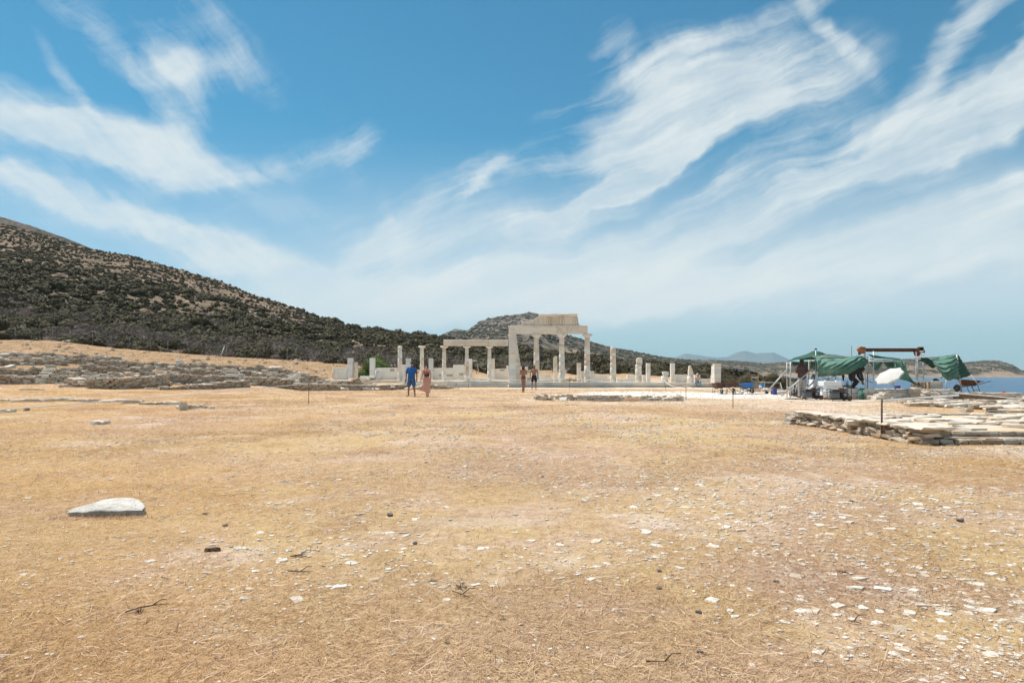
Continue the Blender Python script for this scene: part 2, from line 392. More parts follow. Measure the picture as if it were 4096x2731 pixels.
# ================================================================ setting
def rock_mat(name, stops, scale=6, bump=.5, bscale=14, rough=.9, streak=(1, 1, 2.5), stain=.5):
    m = bpy.data.materials.new(name); m.use_nodes = True; T = NT(m.node_tree); T.n.clear()
    out = T.add('ShaderNodeOutputMaterial'); b = T.add('ShaderNodeBsdfPrincipled', {'Roughness': rough, 'Specular IOR Level': .25})
    pos = T.add('ShaderNodeNewGeometry').outputs['Position']; oi = T.add('ShaderNodeObjectInfo')
    rnd = T.math('FRACT', T.math('ADD', T.math('ADD', oi.outputs['Random'], T.add('ShaderNodeNewGeometry').outputs['Random Per Island']), T.math('MULTIPLY', T.vmath('LENGTH', oi.outputs['Location']), 7.31)))
    c = T.ramp(rnd, stops, 'LINEAR')
    p2 = T.add('ShaderNodeMapping', {0: pos}); p2.inputs['Scale'].default_value = streak
    n = T.noise(p2.outputs[0], scale, 6, .65)
    k = T.map(n, .28, .72, .62, 1.18, smooth=False)
    c = T.mix(1.0, c, T.add('ShaderNodeCombineXYZ', {0: k, 1: k, 2: k}).outputs[0], 'MULTIPLY')
    c = T.mix(T.math('MULTIPLY', T.map(T.noise(pos, scale*.4, 4, .6), .52, .72), stain), c, (.30, .20, .12, 1))
    T.set(b, 'Base Color', c)
    bn = T.add('ShaderNodeBump', {'Height': T.noise(p2.outputs[0], bscale, 6, .7), 'Strength': bump, 'Distance': .04}); T.set(b, 'Normal', bn.outputs[0])
    T.set(out, 0, b.outputs[0]); return m
M_SCHIST = rock_mat('schist', [(0, (.38, .31, .235)), (.25, (.55, .48, .39)), (.5, (.47, .375, .28)), (.72, (.64, .57, .48)), (.88, (.42, .28, .18)), (1, (.72, .67, .59))], 5, .6, 12)
M_SLAB = rock_mat('slab', [(0, (.58, .515, .43)), (.4, (.68, .62, .54)), (.7, (.52, .425, .33)), (1, (.75, .70, .625))], 4, .5, 10, stain=.35)
M_PEB = rock_mat('pebble', [(0, (.58, .53, .46)), (.3, (.68, .64, .58)), (.55, (.46, .37, .28)), (.75, (.66, .61, .54)), (1, (.74, .71, .66))], 18, .3, 40, stain=.25)
M_DARKSTONE = rock_mat('dark_stone', [(0, (.15, .13, .115)), (1, (.24, .205, .18))], 18, .4, 40, stain=.1)

def ground_material():
    m = bpy.data.materials.new('dry_ground'); m.use_nodes = True; T = NT(m.node_tree); T.n.clear()
    out = T.add('ShaderNodeOutputMaterial'); b = T.add('ShaderNodeBsdfPrincipled', {'Roughness': .95, 'Specular IOR Level': .1})
    pos = T.add('ShaderNodeNewGeometry').outputs['Position']; sp = T.add('ShaderNodeSeparateXYZ', {0: pos})
    X, Y = sp.outputs[0], sp.outputs[1]
    big = T.noise(pos, .16, 4, .6); mid = T.noise(pos, .9, 5, .62, .3); fine = T.noise(pos, 9, 6, .7); grit = T.noise(pos, 55, 4, .75)
    straw = T.mix(T.map(fine, .3, .7), (.44, .305, .155, 1), (.55, .405, .225, 1))
    earth = T.mix(T.map(fine, .3, .7), (.45, .31, .225, 1), (.57, .425, .33, 1))
    dust = T.mix(T.map(fine, .3, .7), (.56, .46, .365, 1), (.66, .57, .475, 1))
    f = T.math('ADD', T.math('MULTIPLY', big, .55), T.math('MULTIPLY', mid, .45))
    c = T.mix(T.map(f, .44, .60), straw, earth)
    c = T.mix(T.math('MULTIPLY', T.map(T.math('ADD', T.math('MULTIPLY', mid, .6), T.math('MULTIPLY', fine, .4)), .53, .66), .75), c, dust)
    c = T.mix(T.math('MULTIPLY', T.map(T.noise(pos, .42, 5, .65, .5), .50, .64), .6), c, (.34, .22, .135, 1))
    c = T.mix(T.math('MULTIPLY', T.map(T.noise(T.vmath('ADD', pos, (31, 7, 0)), .8, 5, .7, .3), .56, .68), .6), c, dust)
    # brown straw on the rising bank
    c = T.mix(T.math('MULTIPLY', T.map(sp.outputs[2], .3, 1.5), .85), c, T.mix(T.map(mid, .4, .62), (.25, .155, .085, 1), (.37, .255, .15, 1)))
    def ell(cx, cy, rx, ry, amt, k=.5):
        a = T.math('DIVIDE', T.math('SUBTRACT', X, cx), rx); d = T.math('DIVIDE', T.math('SUBTRACT', Y, cy), ry)
        r = T.math('SQRT', T.math('ADD', T.math('MULTIPLY', a, a), T.math('MULTIPLY', d, d)))
        r = T.math('ADD', r, T.math('MULTIPLY', T.math('SUBTRACT', mid, .5), k*2))
        return T.math('MULTIPLY', T.map(r, 1.1, .7), amt)
    white = T.mix(T.map(fine, .3, .7), (.64, .61, .56, 1), (.74, .72, .68, 1))
    # marble dust and chippings round the workshop and along the temple front
    for e in ((9.5, 39, 6.5, 8.0, .95), (4, 57.3, 17, 1.5, .92), (-12, 56.0, 10, 2.0, .6), (14, 34, 6, 5, .75), (9, 26, 8, 5, .45), (13, 20, 6, 6, .5), (7.6, 9.4, 2.4, .9, .6), (1.0, 31, 5, 1.8, .5), (0.5, 45, 4, 1.0, .35), (-0.2, 4.9, .55, .22, .35)):
        c = T.mix(ell(*e), c, white if e[4] > .7 else dust)
    # scattered pale grit
    c = T.mix(T.math('MULTIPLY', T.map(grit, .66, .74), T.map(mid, .42, .62, .1, .8)), c, (.68, .64, .58, 1))
    c = T.mix(T.math('MULTIPLY', T.map(grit, .40, .30), .7), c, (.17, .11, .065, 1))
    T.set(b, 'Base Color', c)
    h = T.math('ADD', T.math('MULTIPLY', fine, .7), T.math('MULTIPLY', grit, .3))
    bn = T.add('ShaderNodeBump', {'Height': h, 'Strength': 1.0, 'Distance': .05}); T.set(b, 'Normal', bn.outputs[0])
    T.set(out, 0, b.outputs[0]); return m
def sheet(name, xs_of_row, ys, zf, m):
    n = len(ys); k = xs_of_row.shape[1]
    Y = np.repeat(ys[:, None], k, 1); Z = zf(xs_of_row, Y)
    V = np.stack([xs_of_row, Y, Z], -1).reshape(-1, 3)
    i = np.arange(n*k).reshape(n, k)
    Fc = np.stack([i[:-1, :-1], i[:-1, 1:], i[1:, 1:], i[1:, :-1]], -1).reshape(-1, 4)
    return obj(name, mesh_np(name, V, Fc, m, True))
# site ground: rows widen with distance, past the frame on all sides
_ys = np.concatenate([np.linspace(-25, 1.5, 14), np.geomspace(1.8, 140, 260)])
_u = np.concatenate([np.linspace(-1.9, -.82, 30)[:-1], np.linspace(-.82, .82, 300), np.linspace(.82, 1.9, 30)[1:]])
_xs = _u[None, :]*(np.maximum(_ys, 6)[:, None]+6)
ground = tag(sheet('ground', _xs, _ys, ground_z, ground_material()), kind='structure')

def sea_material():
    m = bpy.data.materials.new('sea_water'); m.use_nodes = True; T = NT(m.node_tree); T.n.clear()
    out = T.add('ShaderNodeOutputMaterial'); b = T.add('ShaderNodeBsdfPrincipled', {'Roughness': .28, 'Specular IOR Level': .35, 'IOR': 1.33})
    pos = T.add('ShaderNodeNewGeometry').outputs['Position']
    mp = T.add('ShaderNodeMapping', {0: pos}); mp.inputs['Scale'].default_value = (.35, 1.0, 1)
    n = T.noise(mp.outputs[0], .35, 5, .6); n2 = T.noise(mp.outputs[0], .05, 4, .6)
    n3 = T.noise(mp.outputs[0], .09, 5, .7)
    c = T.mix(T.map(T.math('ADD', T.math('MULTIPLY', n, .5), T.math('MULTIPLY', n3, .5)), .40, .60), (.016, .058, .125, 1), (.050, .125, .215, 1))
    c = T.mix(T.map(n2, .5, .7, 0, .5), c, (.030, .12, .19, 1))
    T.set(b, 'Base Color', c)
    bn = T.add('ShaderNodeBump', {'Height': T.noise(mp.outputs[0], .8, 5, .65), 'Strength': 1.0, 'Distance': .5}); T.set(b, 'Normal', bn.outputs[0])
    T.set(out, 0, b.outputs[0]); return m
SEA_Z = -2.5
_me = mesh_np('sea', [(-30000, 20, SEA_Z), (30000, 20, SEA_Z), (30000, 45000, SEA_Z), (-30000, 45000, SEA_Z)], [(0, 1, 2, 3)], sea_material())
tag(obj('sea', _me), kind='structure')

def hill_material(name, pale, tan, grey, dark, sc1, patch, coast=False, rocky=0.0):
    m = bpy.data.materials.new(name); m.use_nodes = True; T = NT(m.node_tree); T.n.clear()
    out = T.add('ShaderNodeOutputMaterial'); b = T.add('ShaderNodeBsdfPrincipled', {'Roughness': .95, 'Specular IOR Level': .1})
    pos = T.add('ShaderNodeNewGeometry').outputs['Position']; z = T.add('ShaderNodeSeparateXYZ', {0: pos}).outputs[2]
    a = T.noise(pos, sc1, 6, .65); p = T.noise(pos, sc1*.16, 5, .6, .4); f = T.noise(pos, sc1*5, 5, .7)
    c = T.mix(T.map(a, .35, .65), (*tan, 1), (*pale, 1)); c = T.mix(T.map(f, .45, .7), c, (*grey, 1))
    s = T.math('ADD', T.math('MULTIPLY', p, .5), T.math('MULTIPLY', a, .5))
    k = T.map(s, patch[0], patch[1])
    if coast: k = T.math('MULTIPLY', k, T.map(T.math('ADD', z, T.math('MULTIPLY', T.math('SUBTRACT', p, .5), 24)), 1.0, 9.0))
    c = T.mix(T.math('MULTIPLY', k, .93), c, (*dark, 1))
    if rocky:
        rk = T.add('ShaderNodeTexVoronoi', {'Vector': pos, 'Scale': sc1*1.6, 'Randomness': 1.0}); rk.feature = 'F1'
        kk = T.map(T.math('ADD', rk.outputs['Distance'], T.math('MULTIPLY', T.math('SUBTRACT', f, .5), .8)), .25, .62)
        hm = T.math('MULTIPLY', T.map(z, 18, 45), rocky)
        rc = T.mix(kk, (.23, .20, .18, 1), (.060, .053, .046, 1))
        c = T.mix(hm, c, rc)
    T.set(b, 'Base Color', c)
    bn = T.add('ShaderNodeBump', {'Height': T.math('ADD', a, T.math('MULTIPLY', f, .5)), 'Strength': .9, 'Distance': .6/sc1*.25}); T.set(b, 'Normal', bn.outputs[0])
    T.set(out, 0, b.outputs[0]); return m
def polar(name, pxs, ts, d0f, d1f, zf, m):
    P = np.repeat(pxs[None, :], len(ts), 0); Tt = np.repeat(ts[:, None], len(pxs), 1)
    D = d0f(P)+(d1f(P)-d0f(P))*Tt; Z = zf(P, D); X = (P-2048)*D/F
    V = np.stack([X, D, Z], -1).reshape(-1, 3); n, k = P.shape; i = np.arange(n*k).reshape(n, k)
    Fc = np.stack([i[:-1, :-1], i[:-1, 1:], i[1:, 1:], i[1:, :-1]], -1).reshape(-1, 4)
    return tag(obj(name, mesh_np(name, V, Fc, m, True)), kind='structure')
hd0 = lambda p: np.full_like(p, 76.0); hd1 = lambda p: np.interp(p, _nx, _nd)
M_HILL = hill_material('hill_scrub', (.29, .215, .15), (.19, .135, .095), (.14, .108, .085), (.062, .052, .034), .35, (.46, .57))
polar('hillside', np.arange(-900, 3301, 9.0), np.concatenate([np.linspace(0, 1, 130), np.linspace(1.02, 1.6, 12)]), hd0, hd1, hill_z, M_HILL)
# a grey ridge behind the hillside
_rx = [-1200, -300, 0, 180, 370, 470, 700, 1100]; _rs = [560, 765, 866, 922, 992, 1020, 1120, 1300]
def ridge_z(px, d):
    z1 = HC+(HOR-np.interp(px, _rx, _rs))*520/F; t = (d-380)/140.0; x = (px-2048)*d/F
    return np.where(t < 1, 20+(z1-20)*np.clip(t, 0, 1), z1-(t-1)*40)+fbm(x/12, d/12, 4, 71)*3.0*np.clip(t, 0, 1)
M_RIDGE = hill_material('ridge_rock', (.19, .155, .13), (.14, .112, .092), (.11, .092, .08), (.052, .046, .034), .22, (.42, .54), rocky=.35)
polar('ridge', np.arange(-1200, 1101, 8.0), np.concatenate([np.linspace(0, 1, 60), np.linspace(1.05, 1.5, 6)]), lambda p: np.full_like(p, 380.), lambda p: np.full_like(p, 520.), ridge_z, M_RIDGE)
fd0 = lambda p: np.interp(p, _f0x, _f0); fd1 = lambda p: np.interp(p, _f0x, _f1)
M_FAR = hill_material('far_scrub', (.36, .275, .20), (.27, .205, .15), (.19, .155, .125), (.052, .050, .034), .085, (.42, .53), coast=True, rocky=1.0)
polar('far_hill', np.arange(1500, 4401, 4.0), np.concatenate([np.linspace(0, 1, 110), np.linspace(1.03, 1.5, 8)]), fd0, fd1, far_z, M_FAR)
# the island mountains across the water
M_ISLE = hill_material('island_slope', (.16, .15, .12), (.13, .13, .10), (.12, .11, .10), (.06, .065, .05), .004, (.4, .6))
_ix = [2560, 2640, 2700, 2741, 2780, 2830, 2870, 2914, 2940, 2960, 2981, 3005, 3026, 3045, 3062, 3095, 3118, 3151, 3180, 3220, 3300]
_is = [1470, 1448, 1430, 1413, 1418, 1426, 1430, 1425, 1412, 1406, 1402, 1409, 1414, 1411, 1412, 1409, 1420, 1434, 1450, 1470, 1499]
def isle_z(px, d):
    z1 = HC+(HOR-np.interp(px, _ix, _is))*15000/F; t = (d-11500)/3500.0; x = (px-2048)*d/F
    return np.where(t < 1, SEA_Z-5+(z1-SEA_Z)*np.clip(t, 0, 1)**1.0, z1-(t-1)*900)+fbm(x/900, d/900, 4, 91)*120*np.sin(np.pi*np.clip(t, 0, 1))
polar('island', np.arange(2540, 3321, 6.0), np.concatenate([np.linspace(0, 1, 40), [1.1, 1.3, 1.6]]), lambda p: np.full_like(p, 11500.), lambda p: np.full_like(p, 15000.), isle_z, M_ISLE)
# the air between here and the island
def haze():
    mb = MB(); mb.box((0, 8500, 348), (26000, 25000, 708.0))
    m = bpy.data.materials.new('haze_air'); m.use_nodes = True; T = NT(m.node_tree); T.n.clear()
    out = T.add('ShaderNodeOutputMaterial')
    pv = T.add('ShaderNodeVolumePrincipled', {'Color': (.54, .81, 1.0, 1), 'Density': 5.5e-5, 'Anisotropy': 0.0})
    T.set(out, 'Volume', pv.outputs[0])
    o = mb.build('haze', m); tag(o, kind='stuff')
HAZE = haze
# ================================================================ plants
def ico(sub):
    bm = bmesh.new(); bmesh.ops.create_icosphere(bm, subdivisions=sub, radius=1)
    V = np.array([v.co for v in bm.verts]); Fc = np.array([[v.index for v in f.verts] for f in bm.faces]); bm.free(); return V, Fc
def rand_dir(n, rg, up=0.0):
    d = rg.normal(size=(n, 3)); d /= np.linalg.norm(d, axis=1)[:, None]; d[:, 2] = np.where(d[:, 2] < -.15, -d[:, 2], d[:, 2]); return d
def tri_leaves(P, Nn, size, rg):
    n = len(P); a = rg.normal(size=(n, 3)); a -= Nn*np.sum(a*Nn, 1)[:, None]; a /= np.linalg.norm(a, axis=1)[:, None]; b = np.cross(Nn, a)
    s = size*rg.uniform(.6, 1.5, (n, 1))
    V = np.stack([P-a*s*.6-b*s*.35, P+a*s*.6-b*s*.35, P+b*s*.75], 1).reshape(-1, 3)
    return V, np.arange(3*n).reshape(n, 3)
def bush_mesh(seed, leaves, size, lobes=7, sub=1, flat=.55):
    rg = np.random.default_rng(seed); Vs = []; Fs = []; off = 0
    cs = []
    for i in range(lobes):
        a = rg.uniform(0, 2*np.pi); r = rg.uniform(.1, .62) if i else 0
        cs.append((np.array([np.cos(a)*r, np.sin(a)*r, rg.uniform(.12, .42)*(1.15-r)]), np.array([rg.uniform(.34, .52), rg.uniform(.34, .52), rg.uniform(.26, .40)])*(1.25 if i == 0 else 1)))
    V0, F0 = ico(sub)
    for c, r in cs:
        V = V0*r*.84*(1+rg.uniform(-.16, .16, (len(V0), 1)))+c; V[:, 2] = np.maximum(V[:, 2], -.12)
        Vs.append(V); Fs.append(F0+off); off += len(V)
    per = leaves//lobes
    for c, r in cs:
        d = rand_dir(per, rg); P = c+d*r*rg.uniform(.80, 1.10, (per, 1)); Nn = d/r; Nn[:, 2] += .35; Nn += rg.normal(size=Nn.shape)*.75; Nn /= np.linalg.norm(Nn, axis=1)[:, None]
        V, Fc = tri_leaves(P, Nn, size, rg); Vs.append(V); Fs.append(Fc+off); off += len(V)
    V = np.concatenate(Vs); V[:, 2] *= flat/.55
    return V, np.concatenate(Fs)
def dead_mesh(seed, twigs, wd):
    rg = np.random.default_rng(seed); n = twigs
    base = np.stack([rg.normal(0, .33, n), rg.normal(0, .33, n), rg.uniform(-.05, .25, n)], 1)
    d = rg.normal(size=(n, 3))*np.array([.8, .8, .35])+np.array([.35, 0, .55]); d /= np.linalg.norm(d, axis=1)[:, None]
    L = rg.uniform(.25, .75, (n, 1)); tip = base+d*L; tip[:, 2] = np.minimum(tip[:, 2], .62); mid = (base+tip)/2+rg.normal(0, .05, (n, 3))
    s = np.cross(d, rg.normal(size=(n, 3))); s /= np.linalg.norm(s, axis=1)[:, None]; w = wd*rg.uniform(.6, 1.4, (n, 1))
    V = np.stack([base-s*w, base+s*w, mid+s*w*.6, mid-s*w*.6, tip], 1).reshape(-1, 3)
    i = np.arange(n)[:, None]*5
    Fc = np.concatenate([i+[0, 1, 2], i+[0, 2, 3], i+[3, 2, 4]], 0)
    V0, F0 = ico(1); core = V0*np.array([.55, .5, .26])*(1+rg.uniform(-.2, .2, (len(V0), 1)))+np.array([0, 0, .1]); core[:, 2] = np.maximum(core[:, 2], -.1)
    return np.concatenate([V, core]), np.concatenate([Fc, F0+len(V)])
def leaf_mat(name, dark, mid, bright, sc=.30, br=(.56, .70)):
    m = bpy.data.materials.new(name); m.use_nodes = True; T = NT(m.node_tree); T.n.clear()
    out = T.add('ShaderNodeOutputMaterial'); b = T.add('ShaderNodeBsdfPrincipled', {'Roughness': .75, 'Specular IOR Level': .15})
    pos = T.add('ShaderNodeNewGeometry').outputs['Position']
    n1 = T.noise(pos, sc, 3, .6); n2 = T.noise(pos, sc*9, 3, .6); n3 = T.noise(pos, sc*.22, 3, .5)
    c = T.mix(T.map(n2, .3, .7), (*dark, 1), (*mid, 1)); c = T.mix(T.map(T.math('ADD', T.math('MULTIPLY', n1, .7), T.math('MULTIPLY', n2, .3)), *br), c, (*bright, 1))
    c = T.mix(T.map(n3, .50, .66, 0, .6), c, (*[x*.8+.012 for x in mid], 1))
    T.set(b, 'Base Color', c); T.set(out, 0, b.outputs[0]); return m
M_LEAF = leaf_mat('scrub_leaf', (.050, .043, .024), (.100, .085, .046), (.135, .140, .050))
M_LEAFB = leaf_mat('bright_leaf', (.045, .075, .018), (.085, .130, .032), (.13, .19, .05), .6, (.45, .6))
M_LEAFF = leaf_mat('far_leaf', (.040, .040, .026), (.070, .066, .042), (.095, .10, .05), .10)
M_TWIG = leaf_mat('bare_twig', (.13, .10, .085), (.25, .205, .178), (.34, .29, .26), .5, (.5, .66))
def hill_density(px, t, x, d):
    n = fbm(x/26, d/26, 4, 61)
    dense = sstep(.62, .34, t+n*.5) + sstep(1100, 1450, px)*.8
    bare = sstep(.02, .16, fbm(x/17+40, d/17, 3, 66))*sstep(.15, .4, t)
    return np.clip(dense, .0, 1)*(1-.75*bare), n
def shrubs():
    rg = np.random.default_rng(77)
    n = 30000
    px = rg.uniform(-250, 3200, n); t = rg.uniform(0, 1.02, n)**.9
    d1 = np.interp(px, _nx, _nd); d = 76+(d1-76)*t; d += rg.uniform(-1, 1, n); d = np.maximum(d, 76.5)
    x = (px-2048)*d/F
    den, nz = hill_density(px, t, x, d)
    # accept by how much hillside one sample stands for, so the cover is even on the ground
    area = d*(d1-76); area /= area.max()
    keep = rg.uniform(0, 1, n) < area*(.16+.84*den)*1.0
    keep &= ~((px > 2880) & (t < .02))
    px, t, d, x, den = px[keep], t[keep], d[keep], x[keep], den[keep]
    w = rg.uniform(.9, 2.0, len(px))*(.55+.6*den); w *= np.where(rg.uniform(0, 1, len(px)) < .12, 1.5, 1)
    w = np.minimum(w, 2.9); z = hill_z(px, d)-.12*w
    dead = (t < .17) & (rg.uniform(0, 1, len(px)) < np.interp(px, [0, 500, 800, 1200, 1900, 2600], [.35, .45, .35, .75, .6, .25])) | (rg.uniform(0, 1, len(px)) < .05)
    asp = rg.uniform(.8, 1.25, (len(px), 1)); hgt = rg.uniform(.75, 1.15, (len(px), 1))
    scl = np.concatenate([w[:, None]*asp, w[:, None]/asp, w[:, None]*hgt], 1); loc = np.stack([x, d, z], 1); rz = rg.uniform(0, 6.28, len(px))
    app = np.where((px > -60) & (px < 2900), w/d, 0)
    # what the bank, the temple and nearer shrubs leave in view
    order = np.argsort(-app); taken = []; grid = {}
    hi = [mesh_np('shrub', *bush_mesh(100+i, 1500, .085, 8, 2), M_LEAF) for i in range(5)]
    hid = [mesh_np('bare_shrub', *dead_mesh(200+i, 420, .012), M_TWIG) for i in range(4)]
    used = np.zeros(len(px), bool); n1 = n2 = 0
    for i in order:
        if app[i] <= 0: break
        if dead[i]:
            if n2 >= 90: continue
            o = obj('bare_shrub', hid[n2 % 4], None, loc[i], (0, 0, rz[i]*.2), scl[i]*np.array([1.1, 1.1, 1.2]))
            tag(o, 'leafless grey-brown shrub of tangled twigs at the foot of the hill', 'shrub', 'bare grey shrubs at the foot of the hill', 'thing'); n2 += 1
        else:
            if n1 >= 290: continue
            o = obj('shrub', hi[n1 % 5], None, loc[i], (0, 0, rz[i]), scl[i])
            tag(o, 'dark green rounded shrub growing in the scrub of the hillside', 'shrub', 'dark green shrubs on the hillside', 'thing'); n1 += 1
        used[i] = True
    lo = [bush_mesh(300+i, 190, .19, 5, 1) for i in range(5)]
    r = ~used & ~dead
    pick = rg.integers(0, 5, len(px))
    tag(tile('scrub', [a for a, _ in lo], [b for _, b in lo], pick[r], loc[r], rz[r], scl[r], M_LEAF), 'low dark green scrub covering the hillside', 'scrub', kind='stuff')
    lod = [dead_mesh(400+i, 110, .022) for i in range(3)]
    r = ~used & dead; pick = rg.integers(0, 3, len(px))
    tag(tile('dead_scrub', [a for a, _ in lod], [b for _, b in lod], pick[r], loc[r], rz[r]*.2, scl[r], M_TWIG), 'leafless grey scrub between the green shrubs', 'scrub', kind='stuff')
    # knee-high cushions on the open slope
    n = 19000; px = rg.uniform(-250, 3000, n); t = rg.uniform(.04, 1.0, n)
    d1 = np.interp(px, _nx, _nd); d = 76+(d1-76)*t; x = (px-2048)*d/F
    area = d*(d1-76); area /= area.max(); keep = rg.uniform(0, 1, n) < area
    px, d, x = px[keep], d[keep], x[keep]; n = len(px)
    w = rg.uniform(.25, .95, n); z = hill_z(px, d)-.05
    tiny = [bush_mesh(500+i, 24, .30, 2, 1) for i in range(3)]
    tag(tile('cushion_scrub', [a for a, _ in tiny], [b for _, b in tiny], rg.integers(0, 3, n), np.stack([x, d, z], 1), rg.uniform(0, 6.28, n), np.stack([w, w, w], 1), M_LEAF), 'small cushion shrubs dotted over the open slope', 'scrub', kind='stuff')
    # pale boulders on the open slope
    V0, F0 = ico(1); n = 1500; px = rg.uniform(-250, 1700, n); t = rg.uniform(.1, 1, n); d1 = np.interp(px, _nx, _nd); d = 76+(d1-76)*t; x = (px-2048)*d/F
    rk = [V0*np.array([1, .8, .5])*(1+rg.uniform(-.35, .35, (len(V0), 1))) for _ in range(3)]
    w = rg.uniform(.15, .6, (n, 1))
    tag(tile('hill_rubble', rk, [F0]*3, rg.integers(0, 3, n), np.stack([x, d, hill_z(px, d)], 1), rg.uniform(0, 6.28, n), np.repeat(w, 3, 1), M_SCHIST), 'pale stones lying on the open slope', 'rubble', kind='stuff')
    # far scrub on the headland
    n = 14000; px = rg.uniform(1650, 4300, n); t = rg.uniform(.02, 1.0, n); d0 = np.interp(px, _f0x, _f0); d1 = np.interp(px, _f0x, _f1); d = d0+(d1-d0)*t; x = (px-2048)*d/F
    z = far_z(px, d); nn = fbm(x/60, d/60, 4, 83)
    keep = (nn > -.06-.1*(px < 2300)) & (z > 3+8*(px > 2900)*rg.uniform(.3, 1.2, n)) & ~((px < 2260) & (z > 48+nn*60) & (rg.uniform(0, 1, n) < .75))
    x, d, z = x[keep], d[keep], z[keep]; n = len(x); w = rg.uniform(1.2, 3.6, n)
    V, Fc = ico(1); fl = [V*np.array([1, 1, .6])*(1+rg.uniform(-.3, .3, (len(V), 1))) for _ in range(4)]
    tag(tile('far_scrub', fl, [Fc]*4, rg.integers(0, 4, n), np.stack([x, d, z-.3], 1), rg.uniform(0, 6.28, n), np.stack([w, w, w*.8], 1), M_LEAFF), 'dark scrub over the far headland', 'scrub', kind='stuff')
    # single plants with a look of their own
    def one(px_, d_, w_, h_, lab, m, seed, name='shrub', zoff=0, grp=None):
        x_ = (px_-2048)*d_/F; z_ = (gz(x_, d_) if d_ < 77 else float(hill_z(px_, d_)))-.1+zoff
        tag(obj(name, mesh_np(name, *bush_mesh(seed, 5200, .042, 9, 2), m), None, (x_, d_, z_), (0, 0, seed), (w_, w_*.8, h_)), lab, 'shrub', grp, 'thing')
    one(1500, 70, 2.6, 2.9, 'big bright green domed shrub behind the white colonnade walls', M_LEAFB, 901)
    one(3090, 52, 1.15, 1.5, 'round green shrub beside the sea behind the pipe rail', M_LEAF, 902, zoff=.2)
    one(2985, 56, 1.3, 1.3, 'low dark shrub by the shore behind the blue wheelbarrow', M_LEAF, 903, zoff=.1)
    one(2925, 60, 1.2, 1.2, 'small dark shrub behind the pier at the end of the temple', M_LEAF, 904, zoff=.1)
    one(2300, 74, 1.0, 1.5, 'dark round shrub seen between two tall temple columns', M_LEAF, 905)
    one(2420, 76.5, 1.4, 1.6, 'low green shrub behind the stepped block wall of the temple', M_LEAF, 906)
    one(2640, 77, 2.0, 1.8, 'dark shrub behind the stump capped with a rough stone', M_LEAF, 907)
    one(2770, 72, 1.7, 1.5, 'dark shrub behind the person sitting on the temple step', M_LEAF, 908)
    one(2870, 68, 1.6, 1.3, 'wide low shrub behind the tall end pier', M_LEAF, 909, zoff=.1)
shrubs()
